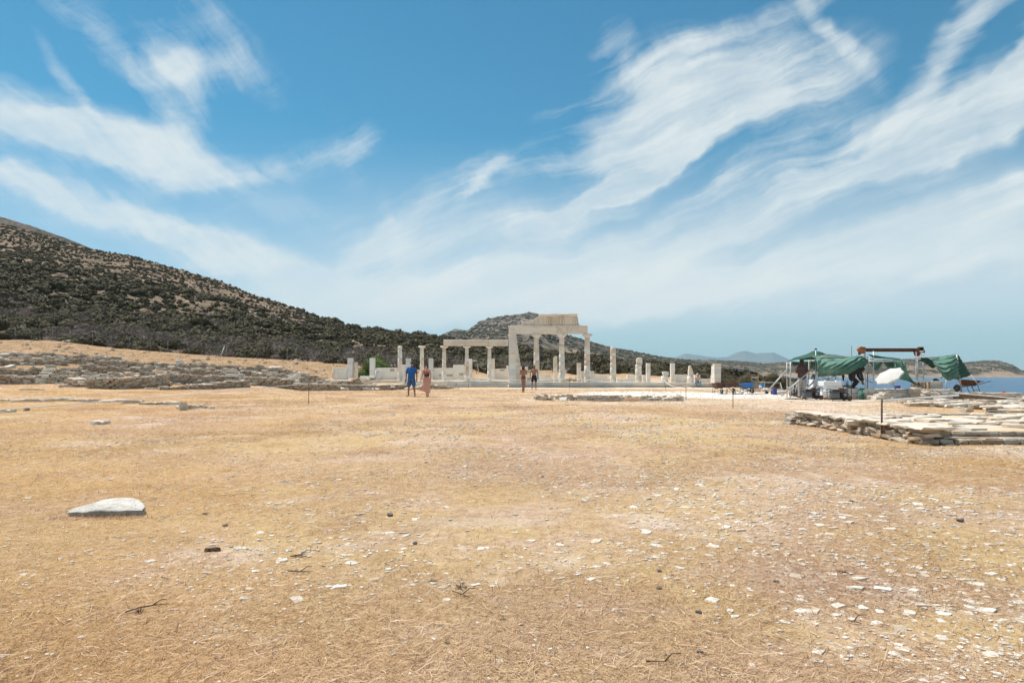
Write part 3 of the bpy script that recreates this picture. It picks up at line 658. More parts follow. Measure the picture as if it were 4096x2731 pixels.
# ================================================================ dry grass and loose stones on the field
def straw_amount(x, y):
    n = fbm(x/2.6, y/2.6, 4, 131)+.6*fbm(x/.7, y/.7, 3, 137)
    px = 2048+F*x/np.maximum(y, 2); side = sstep(2200, 700, px)*.20+sstep(3000, 4000, px)*sstep(3.0, 5.0, y)*.16
    white = np.exp(-(((x-10)/7)**2+((y-38)/8)**2))*1.2+sstep(54.5, 56, y)*1.5+np.exp(-(((x-14)/7)**2+((y-26)/7)**2))*.45
    return np.clip(.38+n*2.8+side*1.7-white, 0.0, 1)
def grass():
    rg = np.random.default_rng(5)
    N = 2050000
    y = np.exp(rg.uniform(math.log(1.3), math.log(50), N)); x = rg.uniform(-1, 1, N)*(.84*y+1.2)
    am = straw_amount(x, y); keep = rg.uniform(0, 1, N) < am*.88+.10
    x, y, am = x[keep], y[keep], am[keep]; n = len(x); z = ground_z(x, y)
    far = np.clip(y/4.0, 1, None)**.75
    L = rg.uniform(.015, .060, n)*far; wd = rg.uniform(.0006, .0013, n)*far
    a = rg.uniform(0, 6.283, n); lift = np.abs(rg.normal(0, .16, n)); lift = np.where(rg.uniform(0, 1, n) < .035*np.clip(8/y, 0, 1), rg.uniform(.5, 1.3, n), lift)
    dx, dy, dz = np.cos(a)*np.cos(lift), np.sin(a)*np.cos(lift), np.sin(lift)
    sx, sy = -np.sin(a), np.cos(a)
    b = np.stack([x, y, z+rg.uniform(-.001, .005, n)*far], 1)
    t = b+np.stack([dx, dy, dz*.75], 1)*L[:, None]
    s = np.stack([sx, sy, np.full(n, .25)], 1)*wd[:, None]
    V = np.stack([b-s, b+s, t], 1).reshape(-1, 3)
    Fc = np.arange(3*n, dtype=np.int64).reshape(n, 3)
    m_ = bpy.data.materials.new('straw'); m_.use_nodes = True; T = NT(m_.node_tree); T.n.clear()
    out = T.add('ShaderNodeOutputMaterial'); at = T.add('ShaderNodeAttribute', attribute_name='tone')
    c0 = T.ramp(at.outputs['Fac'], [(0, (.16, .09, .05)), (.2, (.43, .268, .165)), (.5, (.595, .42, .28)), (.8, (.71, .545, .39)), (1, (.82, .69, .53))])
    gd = T.add('ShaderNodeAttribute', attribute_name='gold')
    c = T.mix(1.0, c0, T.mix(gd.outputs['Fac'], (1, 1, 1, 1), (.98, .84, .50, 1)), 'MULTIPLY')
    bs = T.add('ShaderNodeBsdfPrincipled', {'Base Color': c, 'Roughness': .7, 'Specular IOR Level': .25})
    tl = T.add('ShaderNodeBsdfTranslucent', {0: c}); mx = T.add('ShaderNodeMixShader', {0: .30, 1: bs.outputs[0], 2: tl.outputs[0]})
    T.set(out, 0, mx.outputs[0])
    me = mesh_np('grass', V, Fc, m_)
    tone = np.clip(.36+fbm(x/1.9, y/1.9, 3, 141)*1.0+(am-.5)*.40+rg.normal(0, .20, n), 0, 1)
    tone = np.where(rg.uniform(0, 1, n) < .10+.10*(fbm(x/.8, y/.8, 2, 147) > .12), rg.uniform(0, .14, n), tone)
    at = me.attributes.new('tone', 'FLOAT', 'POINT'); at.data.foreach_set('value', np.repeat(tone, 3).astype(np.float32))
    px = 2048+F*x/y; gold = np.clip(sstep(1900, 500, px)*.9+sstep(3100, 4000, px)*sstep(3.5, 6, y)*.8+fbm(x/2.2, y/2.2, 3, 143)*1.2-.15, 0, 1)
    ga = me.attributes.new('gold', 'FLOAT', 'POINT'); ga.data.foreach_set('value', np.repeat(gold, 3).astype(np.float32))
    tag(obj('grass', me), 'dry golden grass lying flat over the whole field', 'grass', kind='stuff')
    # single long stalks close by, some pale and some dark
    n = 9000; y = np.exp(rg.uniform(math.log(1.9), math.log(14), n)); x = rg.uniform(-1, 1, n)*(.8*y); z = ground_z(x, y)
    a = rg.uniform(0, 6.28, n); L = rg.uniform(.05, .13, n)*np.clip(y/4, 1, 2); up = np.abs(rg.normal(.06, .12, n)); wd = rg.uniform(.0008, .0015, n)*np.clip(y/4, 1, 2.5)
    b = np.stack([x, y, z+.006], 1); m1 = b+np.stack([np.cos(a)*np.cos(up), np.sin(a)*np.cos(up), np.sin(up)], 1)*(L*.5)[:, None]; a2 = a+rg.normal(0, .5, n); t = m1+np.stack([np.cos(a2), np.sin(a2), np.sin(up)*.3], 1)*(L*.5)[:, None]
    s = np.stack([-np.sin(a), np.cos(a), np.full(n, .4)], 1)*wd[:, None]
    V = np.stack([b-s, b+s, m1+s*.9, m1-s*.9, t], 1).reshape(-1, 3); i = np.arange(n)[:, None]*5
    me = mesh_np('stalks', V, np.concatenate([i+[0, 1, 2], i+[0, 2, 3], i+[3, 2, 4]], 0), m_)
    at = me.attributes.new('tone', 'FLOAT', 'POINT'); at.data.foreach_set('value', np.repeat(np.where(rg.uniform(0, 1, n) < .4, rg.uniform(0, .15, n), rg.uniform(.6, 1, n)), 5).astype(np.float32))
    tag(obj('dry_grass_stalks', me), 'single dry stalks strewn over the straw', 'grass', kind='stuff')
    # coarse tufts on the rising bank
    N = 90000; px = rg.uniform(-150, 1900, N); y = rg.uniform(44, 77, N); x = (px-2048)*y/F; z = ground_z(x, y)
    k = (z > .35) & (rg.uniform(0, 1, N) < .55+fbm(x/2, y/2, 3, 149)*2); x, y, z = x[k], y[k], z[k]; n = len(x)
    a = rg.uniform(0, 6.28, n); L = rg.uniform(.06, .20, n); up = rg.uniform(.05, .7, n); wd = rg.uniform(.008, .018, n)
    b = np.stack([x, y, z], 1); t = b+np.stack([np.cos(a)*np.cos(up), np.sin(a)*np.cos(up), np.sin(up)], 1)*L[:, None]; s = np.stack([-np.sin(a), np.cos(a), 0*a], 1)*wd[:, None]
    me = mesh_np('bank_grass', np.stack([b-s, b+s, t], 1).reshape(-1, 3), np.arange(3*n).reshape(n, 3), m_)
    at = me.attributes.new('tone', 'FLOAT', 'POINT'); at.data.foreach_set('value', np.repeat(np.clip(.22+fbm(x/3, y/3, 2, 148)*.8+rg.normal(0, .16, n), 0, 1), 3).astype(np.float32))
    tag(obj('bank_grass', me), 'short brown grass on the rising bank', 'grass', kind='stuff')
grass()
# ---------------------------------------------------------------- stone shapes
def stone_np(seed, flat=True, n=16):
    rg = random.Random(seed); mb = MB(); pts = []
    if flat:
        # a split block: eight worn corners, a few of them broken away, and uneven faces
        for sx in (-1, 1):
            for sy in (-1, 1):
                for sz in (-1, 1):
                    if rg.random() < .22:
                        for ax in range(3):
                            p = [sx*.5, sy*.5, sz*.5]; p[ax] *= rg.uniform(.35, .7); pts.append(Vector(p))
                    else: pts.append(Vector((sx*.5*rg.uniform(.74, 1), sy*.5*rg.uniform(.74, 1), sz*.5*rg.uniform(.72, 1))))
        for _ in range(4): a = rg.uniform(0, 6.28); pts.append(Vector((math.cos(a)*.53, math.sin(a)*.53, rg.uniform(-.4, .4))))
    else:
        for i in range(n):
            v = Vector((rg.gauss(0, 1), rg.gauss(0, 1), rg.gauss(0, 1))).normalized()
            v = Vector([math.copysign(abs(c)**.5, c) for c in v]); pts.append(v*rg.uniform(.38, .54))
    mb.hull(pts); a = np.array(mb.v); lo, hi = a.min(0), a.max(0); a = (a-(lo+hi)/2)/(hi-lo)
    tris = []
    for f in mb.f:
        for k in range(1, len(f)-1): tris.append((f[0], f[k], f[k+1]))
    return a, np.array(tris)
STONE_NP = [stone_np(s, True, 15+s % 5) for s in range(14)]
ROUND_NP = [stone_np(50+s, False, 18) for s in range(8)]
def stone_set(m, src=STONE_NP, name='stone'): return [mesh_np(name, v, f, m) for v, f in src]
S_SCHIST = stone_set(M_SCHIST); S_SLAB = stone_set(M_SLAB); S_PEB = stone_set(M_PEB, STONE_NP+ROUND_NP[:4]); S_DARK = stone_set(M_DARKSTONE, ROUND_NP)
def stone(parent, loc, size, rz=0.0, tilt=(0, 0), pool=S_SCHIST, name='stone', i=None):
    return obj(name, pool[random.randrange(len(pool)) if i is None else i % len(pool)], parent, loc, (tilt[0], tilt[1], rz), size)
def field_stones():
    rg = np.random.default_rng(33)
    n = 13000; y = np.exp(rg.uniform(math.log(2.0), math.log(34), n)); x = rg.uniform(-1, 1, n)*(.78*y)
    px = 2048+F*x/y; dens = sstep(500, 2300, px)*.9+.10
    cl = fbm(x/1.2, y/1.2, 3, 151); cl2 = fbm(x/5, y/5, 2, 155)
    keep = rg.uniform(0, 1, n) < np.clip(dens*(.40+cl*3.4+cl2*1.2), 0.02, 1)
    x, y = x[keep], y[keep]; n = len(x)
    s = .010+rg.gamma(1.1, .0105, n)*np.clip(y/3.2, .8, 2.6)**.5; s = np.minimum(s, .062)
    z = ground_z(x, y)-s*.02
    app = s/y; order = np.argsort(-app); inview = (np.abs(x/y) < .74) & (y > 2.35)
    order = [i for i in order if inview[i]]
    big = order[:290]; tx = rg.uniform(-.12, .12, (n, 2))
    for k in big:
        o = stone(None, (x[k], y[k], z[k]), (s[k]*rg.uniform(1.0, 1.6), s[k]*rg.uniform(.8, 1.2), s[k]*rg.uniform(.18, .34)), rg.uniform(0, 6.28), tx[k], S_PEB, 'loose_stone')
        tag(o, 'small pale stone lying loose among the dry grass of the field', 'stone', 'loose pale stones on the field', 'thing')
    rest = np.setdiff1d(np.arange(n), np.array(big))
    src = STONE_NP+ROUND_NP[:2]
    sc_ = np.stack([s*rg.uniform(.9, 1.5, n), s*rg.uniform(.8, 1.2, n), s*rg.uniform(.18, .34, n)], 1)
    tag(tile('pebbles', [a for a, _ in src], [b for _, b in src], rg.integers(0, len(src), n)[rest], np.stack([x, y, z], 1)[rest], rg.uniform(0, 6.28, n)[rest], sc_[rest], M_PEB), 'pale pebbles scattered over the field', 'pebbles', kind='stuff')
    # chips too small to count
    n = 42000; y = np.exp(rg.uniform(math.log(1.9), math.log(45), n)); x = rg.uniform(-1, 1, n)*(.78*y); px = 2048+F*x/y
    wh = np.exp(-(((x-10)/6.5)**2+((y-38)/8)**2))*1.5
    keep = rg.uniform(0, 1, n) < np.clip((sstep(300, 2300, px)*.8+.2)*(.4+fbm(x/1.2, y/1.2, 3, 151)*3)+wh, .05, 1); x, y = x[keep], y[keep]; n = len(x)
    s = rg.uniform(.004, .017, n)*np.clip(y/3, 1, 5)**.7
    tag(tile('gravel', [a for a, _ in ROUND_NP], [b for _, b in ROUND_NP], rg.integers(0, 8, n), np.stack([x, y, ground_z(x, y)+s*.15], 1), rg.uniform(0, 6.28, n), np.stack([s*1.3, s, s*.5], 1), M_PEB), 'fine pale gravel in the dry grass', 'gravel', kind='stuff')
    # dark pebbles one can find
    for i, (px, py, w) in enumerate([(821, 2058, 20), (2170, 1908, 14), (1705, 1852, 12), (3403, 2008, 22), (3840, 2085, 32), (2638, 2285, 22), (2690, 2300, 16), (2795, 2450, 26), (2800, 2610, 30), (3105, 2328, 22), (2636, 2355, 22), (1660, 2175, 26), (1560, 2063, 28), (900, 2105, 24)]):
        p = GP(px, py); k = w*p.y/F
        o = stone(None, p+Vector((0, 0, k*.15)), (k, k*.8, k*.55), i*1.3, (0, 0), S_DARK, 'loose_stone', i)
        tag(o, 'small dark stone lying in the straw of the field', 'stone', 'small dark stones on the field', 'thing')
field_stones()
M_WHITE_ROCK = rock_mat('white_rock', [(0, (.66, .63, .58)), (1, (.68, .65, .60))], 9, .9, 26, stain=.5)
def big_slab():
    # the white slab in the straw: a low wedge with a domed top and an undercut front
    c = GP(415, 2062); k = c.y/F
    def P(px, py, dy): return Vector(((px-2048)*(c.y+dy)/F, c.y+dy, HC-(py-HOR)*(c.y+dy)/F))
    rg = random.Random(4)
    ts = np.linspace(0, 1, 26); rows = []
    for j, v in enumerate(np.linspace(0, 1, 12)):
        row = []
        for t in ts:
            px = 262+308*t; L = math.sin(math.pi*min(max(t, .0), 1))**.55
            front = -.06*L; back = .26*L+.02
            dy = front+(back-front)*v
            top = .012+math.sin(math.pi*(.04+.90*t))**.7*(.026+.050*math.sin(v*math.pi*.5)**.8)+.012*t
            e = fbm(t*7, v*5, 3, 161)*.022
            x = (px-2048)*k+ (c.y+dy-c.y)*0
            row.append(Vector((x+fbm(v*4, t*9, 2, 166)*.02, c.y+dy+fbm(t*8, v*3, 2, 163)*.035, c.z+top+float(e)-.012*(v > .95))))
        rows.append(row)
    mb = MB(); n = 26; vs = [p for r in rows for p in r]; fs = [(j*n+i, j*n+i+1, (j+1)*n+i+1, (j+1)*n+i) for j in range(11) for i in range(n-1)]
    # skirt: the front leans back under the rim
    base = len(vs)
    ring = [(0, i) for i in range(n)]+[(j, n-1) for j in range(1, 12)]+[(11, i) for i in range(n-2, -1, -1)]+[(j, 0) for j in range(10, 0, -1)]
    cx = (415-2048)*k; cy = c.y+.10
    for (j, i) in ring:
        p = rows[j][i]; vs.append(Vector((cx+(p.x-cx)*.90, cy+.02+(p.y-cy)*.55, c.z-.05)))
    m = len(ring)
    for a in range(m):
        b = (a+1) % m; fs.append((base+a, base+b, ring[b][0]*n+ring[b][1], ring[a][0]*n+ring[a][1]))
    mb.add(vs, fs, True); o = mb.build('stone_slab', M_WHITE_ROCK)
    tag(o, 'large flat white stone slab lying alone in the dry grass', 'stone', None, 'thing')
    # straw tufts leaning on it
    rg = np.random.default_rng(8); n = 900
    x = cx+rg.uniform(-.36, .42, n); y = c.y-.06-np.abs(rg.normal(0, .06, n)); z = ground_z(x, y)
    a = rg.uniform(0, 6.28, n); L = rg.uniform(.02, .06, n); wd = rg.uniform(.0008, .0016, n); up = rg.uniform(.2, 1.2, n)
    b = np.stack([x, y, z], 1); t = b+np.stack([np.cos(a)*np.cos(up), np.sin(a)*np.cos(up), np.sin(up)], 1)*L[:, None]; sx = np.stack([-np.sin(a), np.cos(a), 0*a], 1)*wd[:, None]
    V = np.stack([b-sx, b+sx, t], 1).reshape(-1, 3)
    me = mesh_np('straw_tuft', V, np.arange(3*n).reshape(n, 3), bpy.data.materials['straw']); at = me.attributes.new('tone', 'FLOAT', 'POINT'); at.data.foreach_set('value', np.repeat(np.clip(rg.normal(.4, .2, n), 0, 1), 3).astype(np.float32))
    tag(obj('straw', me), 'straw standing along the foot of the white slab', 'grass', kind='stuff')
big_slab()
M_WOOD_OLD = mat('weathered_wood', (.19, .125, .08), (.10, .066, .044), 30, .9, .6, 60, stretch=(1, 1, 1))
def wood_bits():
    p = GP(850, 2205); mb = MB(); k = p.y/F
    mb.hull([p+Vector((x*k, y*k, z*k)) for x, y, z in ((-32, -6, 0), (-34, 5, 3), (-30, 0, 14), (28, -5, 2), (33, 4, 0), (30, 2, 16), (10, 6, 18), (-8, -6, 15), (0, 8, 0))])
    tag(mb.build('wood_piece', M_WOOD_OLD), 'short piece of dark old wood lying in the straw', 'wood', None, 'thing')
    def twig(pts, lab):
        mb = MB(); P = [GP(*a)+Vector((0, 0, .012)) for a in pts]; mb.tube(P, [.0032]*(len(P)-1)+[.0012], 5)
        q2 = P[len(P)//2]; mb.tube([q2, q2+Vector((.03, .02, .02)), q2+Vector((.06, .01, .025))], [.003, .0025, .0015], 5)
        tag(mb.build('twig', M_WOOD_OLD), lab, 'twig', None, 'thing')
    twig([(1160, 2232), (1200, 2226), (1240, 2237)], 'dark forked twig beyond the centre of the straw')
    twig([(1150, 2290), (1200, 2294), (1255, 2293)], 'thin dark twig beside a heap of dry stalks')
    twig([(500, 2458), (555, 2440), (610, 2430), (670, 2424)], 'long bent twig on the golden straw near the bottom edge')
    twig([(3385, 2488), (3415, 2495), (3445, 2502)], 'straight brown twig between pale stones')
    twig([(2585, 2655), (2660, 2656)], 'short reddish twig in front of the pale stones')
    twig([(1810, 2372), (1850, 2385), (1880, 2400)], 'broken tan stalk beside a dark dried plant')
    # dried and green low weeds
    def weed(px, py, w, m, lab, seed):
        p = GP(px, py); rg = np.random.default_rng(seed); k = w*.62*p.y/F; n = 38
        a = rg.uniform(0, 6.28, n); L = rg.uniform(.3, 1, n)*k*.6; up = rg.uniform(.1, .9, n)
        b = np.stack([p.x+np.cos(a)*L*.2, p.y+np.sin(a)*L*.2, np.full(n, p.z)], 1); t = b+np.stack([np.cos(a)*np.cos(up), np.sin(a)*np.cos(up), np.sin(up)], 1)*L[:, None]
        s = np.stack([-np.sin(a), np.cos(a), 0*a], 1)*k*.035; mid = b*.45+t*.55
        V = np.stack([b, mid-s, t, mid+s], 1).reshape(-1, 3); me = mesh_np('weed', V, np.arange(4*n).reshape(n, 4), m)
        tag(obj('weed', me), lab, 'weed', None, 'thing')
    g = mat('weed_green', (.06, .085, .035), (.10, .12, .06), 40); br = mat('weed_brown', (.10, .055, .03), (.19, .11, .06), 40)
    weed(1728, 2325, 60, g, 'small green weed right of the centre twigs', 1); weed(1790, 2570, 50, g, 'bright green weed near a round white stone', 2)
    weed(1845, 2350, 90, br, 'dark brown dried plant beside a flat white stone', 3); weed(1190, 2225, 70, br, 'reddish dried weed on the forked twig', 4)
    weed(3370, 2290, 80, br, 'dry reddish weed among many pale stones', 5); weed(560, 2450, 90, br, 'dark dried weed on the long bent twig', 6); weed(2010, 2480, 60, br, 'brown dried weed in thin straw at mid bottom', 7)
wood_bits()
# ================================================================ temple and colonnade
def marble(name, stops, stain=.3):
    m = bpy.data.materials.new(name); m.use_nodes = True; T = NT(m.node_tree); T.n.clear()
    out = T.add('ShaderNodeOutputMaterial'); b = T.add('ShaderNodeBsdfPrincipled', {'Roughness': .62, 'Specular IOR Level': .3})
    pos = T.add('ShaderNodeNewGeometry').outputs['Position']; oi = T.add('ShaderNodeObjectInfo')
    rnd = T.math('FRACT', T.math('ADD', oi.outputs['Random'], T.math('MULTIPLY', T.vmath('LENGTH', oi.outputs['Location']), 3.77)))
    c = T.ramp(rnd, stops)
    off = T.vmath('ADD', pos, T.scale(oi.outputs['Location'], 1.7))
    vein = T.noise(T.vmath('MULTIPLY', off, (1.2, 1.2, 3.4)), 1.5, 6, .65, 1.2)
    c = T.mix(T.map(vein, .50, .68, 0, .38), c, (.36, .35, .35, 1))
    pat = T.noise(off, 1.05, 3, .5, .3)
    c = T.mix(T.map(pat, .56, .60, 0, stain), c, (.50, .40, .285, 1))
    f = T.map(T.noise(pos, 16, 5, .65), .3, .7, .90, 1.05, smooth=False)
    c = T.mix(1.0, c, T.add('ShaderNodeCombineXYZ', {0: f, 1: f, 2: f}).outputs[0], 'MULTIPLY')
    T.set(b, 'Base Color', c)
    bn = T.add('ShaderNodeBump', {'Height': T.noise(pos, 9, 6, .7), 'Strength': .28, 'Distance': .03}); T.set(b, 'Normal', bn.outputs[0])
    T.set(out, 0, b.outputs[0]); return m
M_NEW = marble('white_marble', [(0, (.74, .69, .61)), (.5, (.78, .73, .66)), (.75, (.66, .62, .57)), (1, (.74, .66, .55))], .35)
M_DRUM = marble('mixed_marble', [(0, (.76, .71, .64)), (.35, (.76, .69, .58)), (.55, (.58, .47, .35)), (.7, (.75, .70, .64)), (.85, (.63, .53, .41)), (1, (.72, .67, .61))], .6)
M_OLD = marble('old_marble', [(0, (.71, .62, .51)), (.5, (.75, .67, .57)), (1, (.67, .58, .47))], .45)
M_GREYM = marble('grey_marble', [(0, (.64, .62, .59)), (.5, (.70, .68, .64)), (1, (.58, .565, .55))], .10)
M_FILL = mat('plain_block', (.72, .67, .60), (.69, .645, .58), 1.5, .8, .15, 8, rand=.05)
M_PATCH = mat('patch_stone', (.44, .36, .27), (.36, .29, .22), 5, .85, .4, 14)
DT = 59.0
def zrow(py, d): return HC-(py-HOR)*d/F
def xcol(px, d): return (px-2048)*d/F
def blk(parent, name, a, b, top, bot, d, depth, m, ch=.012, jit=0.0):
    """block whose front face spans columns a..b and rows top..bot at distance d"""
    x0, x1, z1, z0 = xcol(a, d), xcol(b, d), zrow(top, d), zrow(bot, d)
    mb = MB(); c = Vector(((x0+x1)/2, d+depth/2, (z0+z1)/2)); mb.box(c, (x1-x0-.004, depth, z1-z0-.004), ch=ch, jit=jit)
    base = Vector((c.x, c.y, z0)); return mb.build(name, m, parent, base)
def run(parent, name, a, b, top, bot, d, depth, m, n, rnd, ch=.012, var=.25):
    """row of blocks side by side"""
    cuts = [0]+sorted((i+rnd.uniform(-var, var))/n for i in range(1, n))+[1]
    return [blk(parent, name, a+(b-a)*cuts[i], a+(b-a)*cuts[i+1], top, bot, d, depth, m[i % len(m)] if isinstance(m, list) else m, ch) for i in range(n)]
def column(parent, px, base, top, wb, wt, d, drums, rnd, mats, cap=None, off=0.3, name='column'):
    """a shaft of drums between two rows, widths in pixels, with an optional capital"""
    x, r0, r1 = xcol(px, d), wb/2*d/F, wt/2*d/F; y = d+off+r0; z0, z1 = zrow(base, d), zrow(top, d)
    col_o = bpy.data.objects.new(name, None); col.objects.link(col_o); col_o.parent = parent; col_o.location = Vector((x, y, z0))-wloc(parent); col_o.empty_display_size = .1
    cuts = [0]+sorted((i+rnd.uniform(-.3, .3))/drums for i in range(1, drums))+[1]
    for i in range(drums):
        a, b = cuts[i], cuts[i+1]; h0, h1 = z0+(z1-z0)*a, z0+(z1-z0)*b; ra, rb = r0+(r1-r0)*a**1.15, r0+(r1-r0)*b**1.15
        mb = MB(); g = .006
        mb.lathe((x, y, 0), [(ra-.012, h0+.001), (ra, h0+.012), ((ra+rb)/2*1.004, (h0+h1)/2), (rb, h1-.012), (rb-.012, h1-.001)], 28)
        mb.build('drum', mats[rnd.randrange(len(mats))], col_o, Vector((x, y, h0)))
    if cap:
        kind, wa, ctop = cap; ra = wa/2*d/F; zc = zrow(ctop, d); mb = MB(); h = zc-z1
        if kind == 'doric':
            prof = [(r1, z1), (r1*1.02, z1+h*.08), (r1*1.05, z1+h*.10), (r1*1.12, z1+h*.16)]
            for i in range(8):
                t = i/7; prof.append((r1*1.12+(ra*.97-r1*1.12)*math.sin(t*math.pi/2)**1.0*(.35+.65*t), z1+h*(.16+.44*t)))
            prof.append((ra*.93, z1+h*.63)); mb.lathe((x, y, 0), prof, 28)
            mb.box((x, y, z1+h*.815), (2*ra, 2*ra, h*.36), ch=.012)
        elif kind == 'round':
            prof = [(r1, z1), (r1*1.03, z1+h*.22)]
            for i in range(9):
                t = i/8; prof.append((r1*1.03+(ra-r1*1.03)*math.sin(t*math.pi*.5), z1+h*(.22+.45*t)))
            prof += [(ra, z1+h*.78), (ra*.97, z1+h*.93), (ra*.88, z1+h)]
            mb.lathe((x, y, 0), prof, 28)
        else:
            prof = [(r1, z1), (ra, z1+h*.18), (ra*1.02, z1+h*.45), (ra*.85, z1+h*.75), (ra*.45, z1+h*.96), (.02, z1+h)]
            mb.lathe((x, y, 0), prof, 24)
        mb.build('capital', M_OLD if kind != 'doric' else M_NEW, col_o, Vector((x, y, z1)))
    return col_o
def temple():
    rnd = random.Random(31); d = DT
    tp = thing('temple', (xcol(2460, d), d, 0), 'rebuilt white marble temple front with three tall capped columns and a broken frieze', 'temple')
    # stylobate: two courses of long blocks; a thin shadow gap under it where the ground is lower
    for i in range(12):
        a = 2032+855*i/12; b = 2032+855*(i+1)/12; s = 1526.5+4.2*(i+.5)/12
        blk(tp, 'stylobate_block', a, b, s, s+13, d, 3.0, [M_NEW, M_DRUM, M_NEW, M_OLD][i % 4], .012)
    for i in range(9):
        a = 2036+849*i/9; b = 2036+849*(i+1)/9; s = 1539.9+4.2*(i+.5)/9
        blk(tp, 'foundation_block', a, b, s, 1558, d+.05, 2.9, [M_OLD, M_NEW, M_OLD][i % 3], .02)
    ds = d+.25
    col3 = [(2146.4, 1526.5), (2248.2, 1527.2), (2350.6, 1527.8)]
    for px, base in col3:
        column(tp, px, base, 1352.2, 25.4, 19.6, ds, 6, rnd, [M_DRUM, M_DRUM, M_NEW], ('doric', 37.5, 1334.4), off=.05)
    # anta pier with cap
    cuts = [1526, 1502, 1476, 1454, 1436, 1418, 1400, 1383, 1366, 1346]
    pier = thing('pier', (xcol(2049, ds), ds+.3, zrow(1526, ds)), None, None, kind=None); pier.parent = tp; pier.location = pier.location-wloc(tp)
    for i in range(9): blk(pier, 'block', 2035, 2063, cuts[i+1], cuts[i], ds, .62, [M_NEW, M_GREYM, M_NEW, M_GREYM, M_OLD, M_NEW, M_GREYM, M_NEW, M_GREYM][i], .008)
    blk(pier, 'pier_cap', 2033, 2065.5, 1340, 1346, ds-.04, .70, M_NEW, .01); blk(pier, 'pier_cap', 2031.5, 2066, 1334.5, 1340, ds-.07, .76, M_NEW, .01)
    # stepped wall running on behind the pier
    st = [(2066, 1347), (2068, 1364), (2069.5, 1380), (2072, 1397), (2074, 1416), (2077, 1432), (2079.5, 1448), (2082, 1462), (2083, 1494), (2083.5, 1526)]
    for i in range(len(st)-1):
        blk(tp, 'wall_block', 2062, st[i+1][0], st[i][1], st[i+1][1], ds+.75, .5, M_NEW, .008)
    # architrave: three long blocks under a projecting band
    ax = [2034.8, 2146.5, 2247.5, 2351]
    for i in range(3): blk(tp, 'architrave_block', ax[i], ax[i+1], 1306.4, 1334.2, ds-.02, .66, [M_NEW, M_DRUM, M_OLD][i], .012)
    for a, b in ((2032, 2166), (2166, 2257), (2257, 2322), (2322, 2351.5)): blk(tp, 'band_block', a, b, 1301.4, 1306.2, ds-.07, .74, M_NEW, .010, .004)
    for px in (2106, 2142, 2200, 2253, 2302): blk(tp, 'regula', px-9, px+9, 1306.4, 1310, ds-.062, .05, M_NEW, .004)
    # frieze: plain slabs between grooved triglyphs, broken away to the left
    fz = ds+.04
    def tri(px, w, top, bot, mt=M_OLD):
        for k in (-1, 0, 1): blk(tp, 'triglyph', px+k*w/3-w/6+.35, px+k*w/3+w/6-.35, top, bot, fz-.05, .30, mt, .03)
        blk(tp, 'triglyph_head', px-w/2, px+w/2, top-3, top, fz-.058, .3, mt, .006)
    for a, b in ((2155.3, 2187), (2207.5, 2238), (2258, 2290), (2308.5, 2311)): blk(tp, 'metope', a, b, 1266, 1301.2, fz, .5, M_OLD, .008)
    for px in (2197.2, 2248, 2299.3): tri(px, 20, 1270, 1301)
    for px in (2197.2, 2248, 2299.3): blk(tp, 'frieze_backing', px-10.2, px+10.2, 1266, 1301, fz+.26, .26, M_OLD, .004)
    def poly(name, pts, dd, depth, m):
        P = [W(a, b, dd) for a, b in pts]; mb = MB(); mb.prism(P, (0, depth, 0)); c = P[0]; return mb.build(name, m, tp, Vector((c.x, dd, c.z)))
    poly('broken_metope', [(2086.5, 1301.2), (2086.5, 1286), (2090, 1283.6), (2098, 1285), (2106, 1284), (2114, 1280.5), (2122, 1277.5), (2130, 1277), (2136.5, 1276), (2136.5, 1301.2)], fz, .42, M_NEW)
    poly('broken_metope', [(2136.8, 1301.2), (2136.8, 1274), (2143, 1270), (2149, 1266.5), (2155, 1266), (2155, 1301.2)], fz+.003, .42, M_NEW)
    for a, b, t in ((2089, 2094, 1285.5), (2095, 2100, 1286), (2101, 2105.5, 1286)): blk(tp, 'triglyph', a, b, t, 1301, fz-.05, .2, M_OLD, .015)
    for a, b, t in ((2139, 2143.5, 1273.5), (2144.3, 2149, 1270), (2149.8, 2154, 1268)): blk(tp, 'triglyph', a, b, t, 1301, fz-.05, .2, M_OLD, .015)
    poly('frieze_end', [(2311.2, 1301), (2311.2, 1268), (2312.5, 1273), (2310.9, 1278), (2313.5, 1282), (2312.3, 1289), (2316, 1294), (2319, 1301)], fz+.1, .4, M_OLD)
    # cornice: three projecting blocks with chipped tops
    for a, b, t in ((2155.3, 2227, 1256.6), (2227.2, 2272, 1256), (2272.2, 2310, 1254.3)): blk(tp, 'cornice_block', a, b, t, 1266, fz-.16, .78, M_OLD, .018, .006)
    poly('broken_edge', [(2161, 1256.5), (2180, 1255.5), (2200, 1256), (2215, 1254.8), (2229, 1255.4), (2229, 1257.5), (2161, 1258)], fz-.10, .4, M_NEW)
    # unfluted column without capital, two stumps topped by rough stones
    column(tp, 2454.3, 1528.3, 1387, 25.0, 21.6, ds, 5, rnd, [M_DRUM, M_NEW], None, off=.05)
    column(tp, 2556.6, 1528.6, 1458, 26.6, 24.6, ds, 3, rnd, [M_DRUM, M_DRUM, M_NEW], None, off=.05)
    column(tp, 2661.8, 1529.2, 1503, 28.0, 27.2, ds, 1, rnd, [M_NEW], None, off=.05, name='column_stump')
    column(tp, 2766, 1529.6, 1504, 27.4, 26.4, ds, 1, rnd, [M_DRUM], None, off=.05, name='column_stump')
    rr = random.Random(5)
